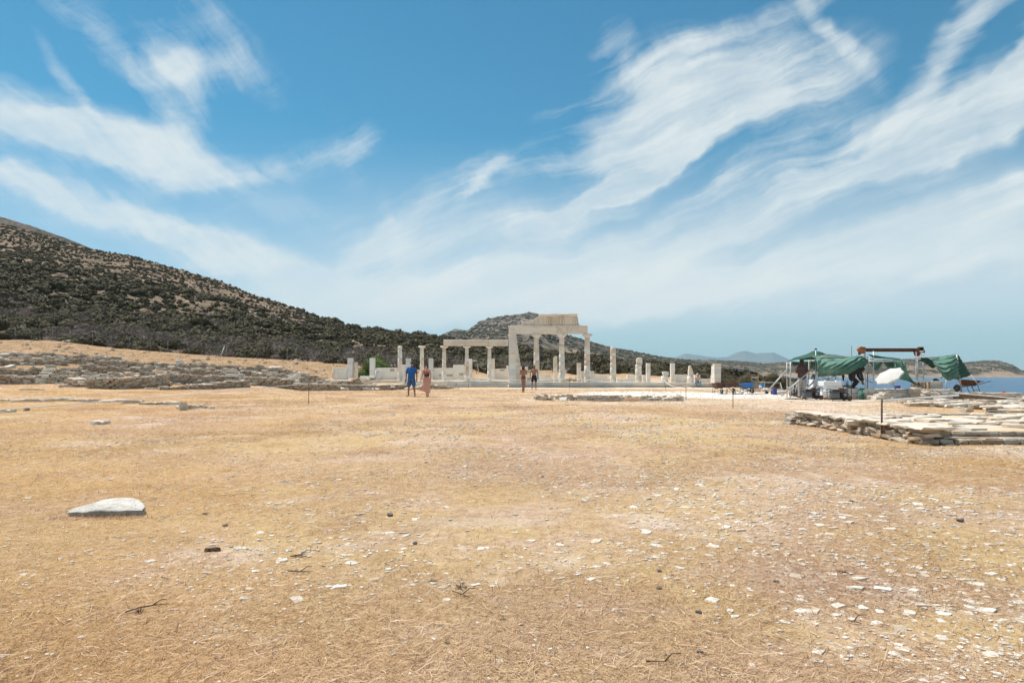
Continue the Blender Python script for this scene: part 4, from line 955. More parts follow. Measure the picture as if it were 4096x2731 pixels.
    def rough(pts, px0, off=.3):
        mb = MB(); pp = []
        for a, b in pts:
            for s in (-1, 0, 1):
                p = W(a, b, ds+.34); p.y += s*.2*rr.uniform(.5, 1); p.z += rr.uniform(-.02, .02); p.x += rr.uniform(-.015, .015); pp.append(p)
        mb.hull(pp); c = W(*pts[0], ds+.34); return mb.build('rough_stone', M_OLD, tp, c)
    rough([(2545.6, 1457.6), (2568.4, 1457.4), (2545.5, 1436), (2549, 1432.4), (2566, 1432), (2568.4, 1436), (2557, 1430.5)], 2556)
    rough([(2653, 1502), (2671, 1502), (2648.8, 1492), (2650, 1488), (2663, 1485.5), (2673, 1486), (2674.4, 1499)], 2661)
    rough([(2754, 1503.5), (2770, 1503.5), (2752.5, 1490), (2754.5, 1470), (2757, 1461.4), (2761, 1463.5), (2768, 1478), (2772.4, 1495)], 2766)
    # square pillars inside
    di = d+1.7
    for a, b, t in ((2214.3, 2229.6, 1450), (2309, 2324, 1450.6), (2586.6, 2602, 1452), (2684, 2700, 1452)):
        pl = thing('pillar', (xcol((a+b)/2, di), di+.2, zrow(1528, di)), None, None, kind=None); pl.parent = tp; pl.location = pl.location-wloc(tp)
        blk(pl, 'block', a, b, (t+1528)/2, 1528, di, .42, M_OLD if t == 1450.6 else M_NEW, .01); blk(pl, 'block', a, b, t, (t+1528)/2, di, .42, M_NEW if t > 1451 else M_OLD, .01)
    P = [W(a, b, di) for a, b in ((2214.3, 1449.8), (2214.3, 1434), (2217, 1427), (2222, 1424), (2228.4, 1422.5), (2228.8, 1449.8))]
    mb = MB(); mb.prism(P, (0, .4, 0)); mb.build('broken_top', M_OLD, tp, P[0])
    # walls of the inner room, in stepped courses
    dw = d+2.2
    for a, b, t, n in ((2082, 2111.6, 1466, 1), (2111.8, 2126, 1480, 1), (2126.2, 2159, 1512, 2), (2159.2, 2181, 1495.5, 1), (2181.2, 2203, 1495.7, 1), (2203.2, 2262, 1511, 3), (2324.5, 2376.5, 1484, 3), (2376.7, 2429, 1498.6, 3), (2429.2, 2442, 1513.5, 1), (2467, 2508.6, 1514, 2), (2508.8, 2544, 1499, 2), (2570, 2586.6, 1499.3, 1),
                       (2700.5, 2753, 1497.4, 3), (2779, 2801, 1498.5, 1), (2801.5, 2850, 1514, 3)):
        mid = (t+1529)/2
        if 1529-t > 26:
            run(tp, 'wall_block', a, b, t, mid, dw, .5, [M_FILL, M_NEW], max(1, n-1) if n > 1 else 1, rnd); run(tp, 'wall_block', a, b, mid, 1529, dw, .5, [M_FILL, M_FILL, M_NEW], n, rnd)
        else: run(tp, 'wall_block', a, b, t, 1529, dw, .5, [M_FILL, M_OLD, M_FILL], n, rnd)
    blk(tp, 'patch_block', 2106, 2124, 1482, 1492, dw-.02, .3, M_PATCH); blk(tp, 'patch_block', 2108, 2122, 1511, 1524, dw-.02, .3, M_PATCH); blk(tp, 'patch_block', 2184, 2202, 1499, 1510, dw-.02, .3, M_OLD)
    blk(tp, 'patch_block', 2480, 2492, 1523, 1527, dw-.02, .3, M_PATCH)
    # end pier, stepped on its far side
    cuts = [1530.4, 1510, 1494, 1476, 1466, 1455]
    for i in range(5): blk(tp, 'pier_block', 2857.7, 2884.5, cuts[i+1], cuts[i], ds, .6, [M_NEW, M_NEW, M_GREYM, M_NEW, M_OLD][i], .01)
    for a, t, b in ((2853, 1463, 1480), (2852, 1480, 1500), (2850, 1500, 1530)): blk(tp, 'wall_block', a, 2857.6, t, b, ds+.62, .6, M_NEW, .01)
    rub = thing('rubble_wall', (xcol(2285, d+3), d+3, zrow(1528, d+3)), 'low brown rubble wall seen between the tall temple columns', 'wall')
    for i in range(26):
        px, py = rnd.uniform(2260, 2310), rnd.uniform(1510, 1526); p = W(px, py, d+3.2+rnd.uniform(0, .3)); stone(rub, p, (rnd.uniform(.2, .4), .4, rnd.uniform(.10, .16)), rnd.uniform(-.2, .2))
temple()
def colonnade():
    rnd = random.Random(17); d = DT+.15
    cb = thing('colonnade', (xcol(1760, d), d, .1), 'white marble colonnade of five slender columns with a lintel over three', 'colonnade')
    # steps
    run(cb, 'step_block', 1620, 2031, 1523, 1530, d, 2.6, [M_GREYM, M_NEW, M_OLD], 9, rnd); run(cb, 'step_block', 1640, 2030, 1530.2, 1546, d-.06, 2.6, [M_OLD, M_NEW, M_OLD], 8, rnd)
    run(cb, 'step_block', 1322, 1619.8, 1519.5, 1532, d+.2, 2.2, [M_NEW, M_OLD], 7, rnd)
    ds = d+.2
    column(cb, 1598, 1519.4, 1395, 19.2, 16.6, ds, 3, rnd, [M_GREYM, M_NEW], ('knob', 18.2, 1382.5), off=.05)
    column(cb, 1686.2, 1521.3, 1394, 18.2, 14.8, ds, 4, rnd, [M_DRUM, M_NEW], ('round', 29.8, 1382.6), off=.05)
    column(cb, 1775.4, 1522.4, 1395, 18.4, 13.8, ds, 4, rnd, [M_DRUM, M_NEW, M_OLD], ('round', 31, 1382.8), off=.05)
    column(cb, 1866.4, 1523, 1395, 18.2, 13.8, ds, 5, rnd, [M_DRUM, M_NEW, M_GREYM], ('round', 31, 1382.9), off=.05)
    column(cb, 1957.4, 1523, 1395, 18.2, 13.8, ds, 4, rnd, [M_DRUM, M_NEW], ('round', 30, 1383), off=.05)
    blk(cb, 'lintel_block', 1773.8, 1861, 1358.4, 1382.6, ds-.02, .56, M_NEW, .02, .006); blk(cb, 'lintel_block', 1861.2, 1955.2, 1358.3, 1382.7, ds-.023, .56, M_DRUM, .02, .006); blk(cb, 'lintel_block', 1955.4, 2033.4, 1358.8, 1382.8, ds-.02, .56, M_OLD, .02, .006)
    di = d+2.6
    def pil(a, b, t, bot, m=M_GREYM, dd=di):
        pl = thing('pillar', (xcol((a+b)/2, dd), dd+.2, zrow(bot, dd)), None, None, kind=None); pl.parent = cb; pl.location = pl.location-wloc(cb)
        mid = t+(bot-t)*rnd.uniform(.4, .65)
        blk(pl, 'block', a, b, mid, bot, dd, .42, m, .01); blk(pl, 'block', a, b, t, mid, dd, .42, m, .01)
    pil(1389.7, 1409.3, 1432, 1512); pil(1478, 1497.7, 1432, 1512); pil(1623, 1641.8, 1433, 1518); pil(1714, 1731.6, 1433, 1518); pil(1873.5, 1887.5, 1434.2, 1518, M_NEW); pil(1966, 1979, 1434.2, 1518, M_NEW)
    # thin slab walls
    dw = d+2.8
    for a, b, t, n in ((1333, 1389.5, 1469.3, 2), (1498, 1587, 1470.4, 3), (1605.5, 1623, 1457.6, 1), (1732, 1812, 1471.4, 3), (1812.3, 1857, 1459, 2), (1980, 2025, 1474, 2), (2025.2, 2034, 1461.4, 1)):
        mid = (t+1518)/2+rnd.uniform(-4, 4); run(cb, 'wall_block', a, b, t, mid, dw, .4, [M_FILL, M_FILL], n, rnd); run(cb, 'wall_block', a, b, mid, 1519, dw, .4, [M_FILL], max(1, n-1), rnd)
    for a, b, t, bo in ((1560.5, 1578, 1475, 1485.5), (1785, 1811, 1496, 1506), (1757, 1764, 1496, 1505), (1836, 1853, 1492, 1501), (1998.5, 2018.6, 1477, 1483.5), (1520, 1586, 1505.5, 1518)): blk(cb, 'patch_block', a, b, t, bo, dw-.02, .25, M_PATCH if b-a < 60 else M_OLD, .01)
    column(cb, 1421.4, 1512, 1449, 17.4, 16.6, di+.2, 1, rnd, [M_OLD], None, off=0, name='column_stump')
    column(cb, 1334.6, 1510, 1482, 19.4, 18.8, d+1.6, 1, rnd, [M_OLD], None, off=0, name='column_stump')
    column(cb, 1508, 1519.5, 1481.4, 19.6, 19.2, ds+.2, 1, rnd, [M_GREYM], None, off=0, name='column_stump')
    # marble pieces lying on the floor
    for i, (a, b, t, bo, nm) in enumerate(((1438, 1496, 1504.5, 1514, 'floor_slab'), (1463, 1474, 1510.5, 1523, 'floor_slab'), (1608.5, 1626, 1504.4, 1517, 'marble_block'), (1440, 1478, 1512, 1522, 'floor_slab'))): blk(cb, nm, a, b, t, bo, ds-.1-.05*i, .5, M_NEW, .03, .012)
    run(cb, 'floor_slab', 1875, 1965, 1508.5, 1521, di-.5, .8, [M_NEW, M_OLD], 2, rnd, .02)
    # pipe frame standing behind
    pf = thing('pipe_stand', W(1905, 1497, 70), 'thin white pipe stand with a prop behind the colonnade', 'stand'); M = mat('white_pipe', (.7, .7, .68), None, 5, .5)
    a, b, c = W(1888.5, 1442, 70), W(1907.5, 1442.5, 70), W(1907, 1497, 70)
    MB().tube([a, b], .035, 8).build('top_rail', M, pf); MB().tube([b, c], .035, 8).build('post', mat('dark_pipe', (.10, .10, .10), None, 5, .5), pf); MB().tube([a, W(1889, 1497, 70)], .02, 8).build('post', M, pf)
    MB().tube([b+Vector((.05, 0, -.3)), W(1915, 1496, 70)], .03, 8).build('prop', M, pf); MB().tube([b+Vector((.1, .03, -.35)), W(1947, 1491, 69)], .02, 8).build('prop', bpy.data.materials['dark_pipe'], pf)
colonnade()
# ================================================================ ruined walls built of single stones
M_DUSTY = mat('dusty_earth', (.50, .385, .27), (.60, .49, .37), 3.0, .95, .8, 14, c3=(.46, .32, .17))
M_EARTH = mat('wall_earth', (.30, .22, .15), (.20, .145, .10), 4, .95, .5, 12)
def rubble(label, pts, h, thick, rnd, L=(.25, .6), C=(.06, .13), pool=S_SCHIST, top=S_SLAB, drop=.35, name='rubble_wall', zf=None, limit=300, jit=.5, seat=.10):
    """courses of stones along a line of (x, y) points; h the height, or a function of the way along"""
    P = [Vector((x, y, 0)) for x, y in pts]; seg = [(P[i], P[i+1]) for i in range(len(P)-1)]; tot = sum((b-a).length for a, b in seg)
    zf = zf or gz; m0 = P[0]
    o = thing(name, (m0.x, m0.y, zf(m0.x, m0.y)), label, 'wall')
    hf = h if callable(h) else (lambda s: h)
    def at(s):
        for a, b in seg:
            l = (b-a).length
            if s <= l or (a, b) == seg[-1]:
                t = min(max(s/l, 0), 1); return a.lerp(b, t), math.atan2((b-a).y, (b-a).x)
            s -= l
    # earth core
    mb = MB(); k = max(4, int(tot/.8)); vs = []
    for i in range(k+1):
        p, an = at(tot*i/k); nx, ny = -math.sin(an), math.cos(an); z = zf(p.x, p.y); hh = max(hf(i/k)*.80, .03); w = thick*.34
        vs += [(p.x-nx*w, p.y-ny*w, z-.2), (p.x-nx*w, p.y-ny*w, z+hh), (p.x+nx*w, p.y+ny*w, z+hh), (p.x+nx*w, p.y+ny*w, z-.2)]
    fs = [(4*i+j, 4*i+(j+1) % 4, 4*i+4+(j+1) % 4, 4*i+4+j) for i in range(k) for j in range(4)]+[(0, 1, 2, 3), (4*k+3, 4*k+2, 4*k+1, 4*k)]
    mb.add(vs, fs); mb.build('earth_core', M_EARTH, o)
    n = 0; z = 0.0; hmax = max(hf(i/12) for i in range(13))
    while z < hmax and n < limit:
        ch = rnd.uniform(*C); s = rnd.uniform(-.2, .1)
        while s < tot and n < limit:
            l = rnd.uniform(*L); u = min(max((s+l/2)/tot, 0), 1)
            if z+ch*.5 < hf(u)*rnd.uniform(1-drop*.3, 1+drop*.25):
                p, an = at(s+l/2); nx, ny = -math.sin(an), math.cos(an); sh = rnd.uniform(-.05, .05)*thick*2
                last = z+ch*1.6 > hf(u)  # top course takes paler stones: sunlit wall tops put into the colour
                hh = ch*rnd.uniform(.85, 1.15)
                stone(o, (p.x+nx*sh, p.y+ny*sh, zf(p.x, p.y)+z+ch/2-.02), (l*rnd.uniform(.92, 1.06), thick*rnd.uniform(.85, 1.15)*(1.08 if last else 1), hh*1.06), an+rnd.uniform(-.06, .06)*jit*2+(math.pi if rnd.random() < .5 else 0), (rnd.uniform(-.05, .05)*jit, rnd.uniform(-.05, .05)*jit), (top if (top and last) else pool)); n += 1
            s += l*1.0
        z += ch
    return o
def pd(px, d): return ((px-2048)*d/F, d)
def ruins():
    r = random.Random(91)
    thin = dict(L=(.22, .55), C=(.05, .09)); fat = dict(L=(.25, .6), C=(.09, .16)); mid = dict(L=(.22, .5), C=(.07, .12))
    hv = lambda a, b, k=.1: (lambda u: (a+(b-a)*u)*1.0+k*math.sin(u*17+a*9)*.5+k*.5*math.sin(u*41+b))
    T = 'ruined stone wall'
    rubble('low tumbled wall at the edge of the field, nearest the big hill', [pd(-60, 42.5), pd(180, 43.5), pd(470, 45.5)], hv(.62, .42), .55, r, **fat)
    rubble('short wall stub with flat cap slabs by the straw', [pd(240, 40.5), pd(340, 41)], hv(.16, .22, .02), .5, r, **thin)
    rubble('curving dry wall of thin grey slabs above the straw', [pd(362, 39.5), pd(450, 39.6), pd(560, 40.4), pd(660, 42.8)], hv(.62, .78, .05), .5, r, **thin)
    rubble('long thin-slab wall sloping down to the straw', [pd(640, 39.5), pd(740, 40), pd(850, 41), pd(978, 42.5)], hv(.18, .52, .06), .55, r, top=S_SLAB, **thin)
    rubble('dark coursed slab wall behind the sloping one', [pd(640, 44.5), pd(760, 45), pd(915, 46)], hv(.72, .62, .05), .5, r, **thin)
    rubble('thick wall of squared blocks at the middle of the ruins', [pd(985, 45), pd(1080, 45.5), pd(1185, 46)], hv(.62, .70, .08), .6, r, **fat)
    rubble('wall of mixed brown and white stones near the rope', [pd(1175, 45.5), pd(1265, 46), pd(1350, 46.5)], hv(.62, .55, .10), .6, r, **fat)
    rubble('stone wall ending square before the domed shrub', [pd(1290, 48.5), pd(1370, 48), pd(1436, 48)], hv(.48, .86, .05), .65, r, top=S_SLAB, **mid)
    rubble('low wall of pale blocks below the slab walls of the colonnade', [pd(1430, 50.5), pd(1500, 50), pd(1570, 50), pd(1636, 50.5)], hv(.42, .48, .10), .7, r, top=S_SLAB, **fat)
    rubble('little heap-like wall before the colonnade step', [pd(1716, 53), pd(1775, 53)], hv(.36, .32, .03), .5, r, top=S_SLAB, **mid)
    rubble('white block wall lying beside the colonnade step', [pd(1776, 53.5), pd(1822, 53.8)], hv(.20, .14, .03), .6, r, pool=S_SLAB, **fat)
    rubble('second wall up the slope behind the tumbled one', [pd(-60, 49), pd(150, 50), pd(340, 51)], hv(.6, .5, .12), .6, r, **mid)
    rubble('rust-stained wall on the slope with round stones', [pd(230, 47.5), pd(330, 47.5), pd(470, 48.5)], hv(.55, .5, .12), .55, r, **fat)
    rubble('grey wall of flat stones with a short pillar', [pd(330, 53.5), pd(470, 53), pd(600, 53.5)], hv(.62, .6, .1), .55, r, **thin)
    rubble('high corner wall with a heavy cap stone', [pd(560, 48), pd(640, 48.5), pd(720, 50)], hv(.75, .55, .08), .6, r, **mid)
    rubble('wall across the ruins behind the dark coursed one', [pd(690, 53), pd(800, 53), pd(930, 52)], hv(.7, .6, .1), .55, r, **mid)
    rubble('broken wall with leaning white blocks', [pd(900, 50), pd(980, 50.5), pd(1100, 51.5)], hv(.8, .55, .15), .6, r, **fat)
    rubble('upper wall running towards the domed shrub', [pd(1090, 55), pd(1200, 55), pd(1330, 56)], hv(.55, .6, .1), .55, r, **mid)
    rubble('far wall low on the brown bank at the edge of view', [pd(-60, 57), pd(120, 58), pd(260, 58)], hv(.5, .45, .12), .55, r, **mid)
    rubble('far wall under the brown bank with squared base', [pd(180, 60), pd(330, 60), pd(480, 60)], hv(.55, .5, .12), .55, r, **fat)
    rubble('uppermost line of stones below the fence', [pd(60, 64), pd(260, 64), pd(480, 64.5)], hv(.3, .35, .12), .55, r, **mid)
    rubble('upper rubble line beyond the heavy cap stone', [pd(450, 60), pd(620, 59.5), pd(800, 60)], hv(.5, .55, .14), .55, r, **mid)
    rubble('back wall of the ruins along the brown bank', [pd(760, 61), pd(900, 61), pd(1060, 61)], hv(.5, .5, .14), .55, r, **mid)
    rubble('last wall of the ruins behind the slab walls', [pd(1040, 62), pd(1200, 62), pd(1400, 62)], hv(.4, .5, .12), .5, r, **mid)
    rubble('cross wall climbing the slope by the tumbled wall', [pd(170, 43.5), pd(205, 52)], hv(.5, .5, .1), .6, r, **fat)
    rubble('cross wall joining the curving wall to the slope', [pd(655, 43), pd(640, 48.5)], hv(.6, .6, .08), .55, r, **thin)
    rubble('cross wall beside the leaning white blocks', [pd(930, 46), pd(915, 53)], hv(.6, .7, .1), .6, r, **mid)
    rubble('cross wall next to the mixed brown and white wall', [pd(1180, 46.5), pd(1170, 55)], hv(.6, .6, .1), .6, r, **mid)
    rubble('brown stone wall behind the domed shrub', [pd(1428, 57.5), pd(1482, 57.5)], hv(.55, .5, .05), .5, r, **mid)
    # flat slab row in the straw before the ruins
    o = thing('stone_row', GP(300, 1610), 'broken row of flat pale slabs set in the straw', 'stones')
    for i, (px, py, w) in enumerate([(22, 1604, 40), (80, 1606, 60), (135, 1606, 55), (178, 1606, 30), (225, 1603, 45), (262, 1602, 40), (300, 1604, 45), (345, 1606, 40), (385, 1607, 45), (430, 1608, 50), (475, 1606, 50), (540, 1612, 60), (600, 1617, 60), (660, 1616, 50), (690, 1618, 40)]):
        p = GP(px, py); k = p.y/F; stone(o, p+Vector((0, 0, .04)), (w*1.25*k, .45, .09+.03*(i % 3)), .05*(i % 3-1), (0, 0), S_SLAB)
    o = thing('stone_group', GP(760, 1637), 'small group of broken stones with one white upright piece', 'stones')
    for i, (px, py, w, h, pl) in enumerate([(735, 1640, 26, 36, S_SLAB), (752, 1636, 26, 18, S_SCHIST), (768, 1634, 26, 16, S_SLAB), (785, 1632, 24, 12, S_PEB), (806, 1630, 34, 14, S_SCHIST), (825, 1632, 26, 10, S_SCHIST), (845, 1634, 20, 10, S_PEB), (716, 1634, 18, 10, S_PEB)]):
        p = GP(px, py); k = p.y/F; stone(o, p+Vector((0, 0, h*k*.4)), (w*k, .18, h*k), i*.4, (0, 0), pl)
    for px, py, w, lab in ((25, 1648, 55, 'flat white slab in the straw under the rope end'), (108, 1643, 12, 'dark round stone near the flat white slab'), (1300, 1560, 30, 'white stone at the foot of the ruins beside the rope post'), (610, 1556, 55, 'long white slab lying before the curving wall'), (130, 1560, 90, 'thin long white slab in the straw before the tumbled wall'), (400, 1697, 55, 'broad white flake in the open straw')):
        p = GP(px, py); k = p.y/F; s = stone(None, p+Vector((0, 0, .03)), (w*k, .35, .10 if w > 20 else .12), .1, (0, 0), S_DARK if 'dark' in lab else S_SLAB, 'loose_slab'); tag(s, lab, 'stone', None, 'thing')
    # tumbled stones between the walls, far too many to count
    rg = np.random.default_rng(19); n = 6500
    px = rg.uniform(-100, 1700, n); d = rg.uniform(41, 66, n); x = (px-2048)*d/F
    keep = (d > np.interp(px, [0, 700, 1000, 1400, 1700], [43, 42, 44, 47, 50])) & (d < np.interp(px, [0, 500, 1300, 1500, 1700], [66, 66, 64, 56, 54])) & (rg.uniform(0, 1, n) < .25+fbm(x/5, d/5, 3, 171)*2.2)
    px, d, x = px[keep], d[keep], x[keep]; n = len(px); w = rg.gamma(2.2, .10, n)+.06; z = ground_z(x, d)+w*.12+np.maximum(0, rg.normal(0, .12, n))
    tag(tile('rubble', [a for a, _ in STONE_NP], [b for _, b in STONE_NP], rg.integers(0, 14, n), np.stack([x, d, z], 1), rg.uniform(0, 6.28, n), np.stack([w*1.25, w, w*.42], 1), M_SLAB, tilt=rg.normal(0, .15, n)), 'tumbled stones between the ruined walls', 'rubble', kind='stuff')
    n = 500; px = rg.uniform(-50, 1500, n); d = rg.uniform(62, 76, n); x = (px-2048)*d/F; w = rg.gamma(1.6, .07, n)+.04
    tag(tile('bank_rubble', [a for a, _ in ROUND_NP], [b for _, b in ROUND_NP], rg.integers(0, 8, n), np.stack([x, d, ground_z(x, d)+w*.1], 1), rg.uniform(0, 6.28, n), np.stack([w*1.2, w, w*.6], 1), M_SCHIST), 'stones lying on the brown bank', 'rubble', kind='stuff')
    # marble pieces among the ruins
    for px, d, w, h, lab in ((700, 47.5, .75, .62, 'short upright grey block at a wall corner in the ruins'), (935, 47.5, 1.15, .55, 'big pale marble block lying tilted in the ruins'), (965, 48.5, .5, .75, 'leaning grey marble slab beside the big pale block'), (1015, 53, .55, .6, 'cube of white marble on the upper ruins'), (1195, 60, .25, .75, 'small white upright marble post on the bank'), (1185, 60, .45, .4, 'rough white lump beside the small marble post'), (1318, 52, .9, .9, 'grey marble slab standing at the end of the ruins'), (720, 62, .7, .8, 'pale boulder standing on the upper ruins'), (360, 56, .5, .6, 'short square pillar stone in the grey wall')):
        x, y = pd(px, d); mb = MB(); h *= .62; w *= .8; mb.box((x, y, gz(x, y)+h/2+.15), (w, .4, h), (random.uniform(-.1, .1), random.uniform(-.1, .1), random.uniform(-.3, .3)), ch=.03, jit=.015)
        tag(mb.build('marble_block', M_SLAB if 'grey' in lab else M_NEW), lab, 'block', None, 'thing')
ruins()
# ---------------------------------------------------------------- low ashlar wall in the middle of the field
def low_wall():
    r = random.Random(3); d = 27.9
    o = thing('ashlar_wall', W(2500, 1604, d), 'low coursed wall of small squared blocks before the temple', 'wall')
    z0 = gz(xcol(2450, d), d)
    M_ASH = rock_mat('ashlar', [(0, (.50, .43, .35)), (.5, (.58, .50, .42)), (1, (.46, .385, .31))], 5, .4, 16, stain=.25)
    def course(a, b, t, bo, lens, dep=.5, dd=d, jit=.006):
        px = a; i = 0
        while px < b-3:
            l = min(lens[i % len(lens)]*r.uniform(.8, 1.2), b-px); x0, x1 = xcol(px, dd), xcol(px+l, dd); z1, zz = zrow(t, dd), zrow(bo, dd); sh = r.uniform(-.025, .02)
            mb = MB(); mb.box(((x0+x1)/2, dd+dep/2+sh, (z1+zz)/2), (x1-x0-.012, dep, z1-zz-.008), ch=.014, jit=jit); mb.build('block', M_ASH, o, Vector(((x0+x1)/2, dd, zz))); px += l; i += 1
    course(2284, 2520, 1593.6, 1603.5, [24, 25, 22, 24, 27])
    course(2300, 2500, 1604, 1607.5, [30, 34], dd=d-.01)
    course(2292, 2500, 1586.4, 1593.2, [16, 34, 20, 26, 18, 37], dd=d+.02)
    course(2308, 2475, 1580.4, 1586.2, [22, 25, 18, 27, 21, 44], dd=d+.05)
    course(2500, 2660, 1597.5, 1604.5, [18, 22, 16, 24, 14], dd=d+.02, jit=.012); course(2560, 2640, 1591, 1597, [18, 13, 20], dd=d+.05, jit=.014)
    course(2654, 2735, 1592, 1604, [18, 14, 30, 22], dd=d+.03, jit=.015); course(2692, 2730, 1585, 1592, [38], dd=d+.05, jit=.02)
    for i in range(36):
        px = r.uniform(2137, 2290); p = GP(px, r.uniform(1592, 1602)); stone(o, p+Vector((0, 0, r.uniform(.03, .16))), (r.uniform(.12, .34), .25, r.uniform(.08, .16)), r.uniform(-.4, .4), (r.uniform(-.2, .2), r.uniform(-.3, .3)), S_SLAB if i % 3 else S_SCHIST)
    for i in range(30):
        px = r.uniform(2460, 2740); p = W(px, r.uniform(1582, 1596), d+.3+r.uniform(0, .8)); p.z = max(p.z, gz(p.x, p.y)+.04); stone(o, p, (r.uniform(.1, .3), .2, r.uniform(.05, .10)), r.uniform(-.5, .5), (r.uniform(-.15, .15), r.uniform(-.2, .2)), S_SLAB)
    mb = MB(); mb.hull([W(2277, 1600, d), W(2290, 1601, d), W(2277, 1582, d), W(2286, 1580, d), W(2293, 1583, d), W(2284, 1600, d+.4), W(2280, 1582, d+.4), W(2291, 1584, d+.4)]); mb.build('corner_stone', M_PATCH, o)
    mb = MB(); mb.hull([W(2240, 1600, d-.1), W(2262, 1601, d-.1), W(2236, 1590, d+.1), W(2258, 1587, d+.3), W(2270, 1589, d+.2), W(2266, 1598, d+.3)]); mb.build('white_slab', M_WHITE_ROCK, o)
    # straw tuft before the wall
    rg = np.random.default_rng(12); n = 420; x = rg.normal(xcol(2528, d), .16, n); y = np.full(n, d-.15)+rg.normal(0, .06, n); a = rg.normal(0, .7, n); L = rg.uniform(.1, .26, n)
    b = np.stack([x, y, ground_z(x, y)], 1); t = b+np.stack([np.sin(a)*L, rg.normal(-.04, .04, n), np.cos(a)*L], 1); s = np.array([.006, 0, 0])
    V = np.stack([b-s, b+s, t], 1).reshape(-1, 3); me = mesh_np('straw_tuft', V, np.arange(3*n).reshape(n, 3), bpy.data.materials['straw'])
    at = me.attributes.new('tone', 'FLOAT', 'POINT'); at.data.foreach_set('value', np.repeat(np.clip(rg.normal(.62, .15, n), 0, 1), 3).astype(np.float32))
    tag(obj('straw_tuft', me), 'straw tuft growing against the low coursed wall', 'grass', None, 'thing')
low_wall()
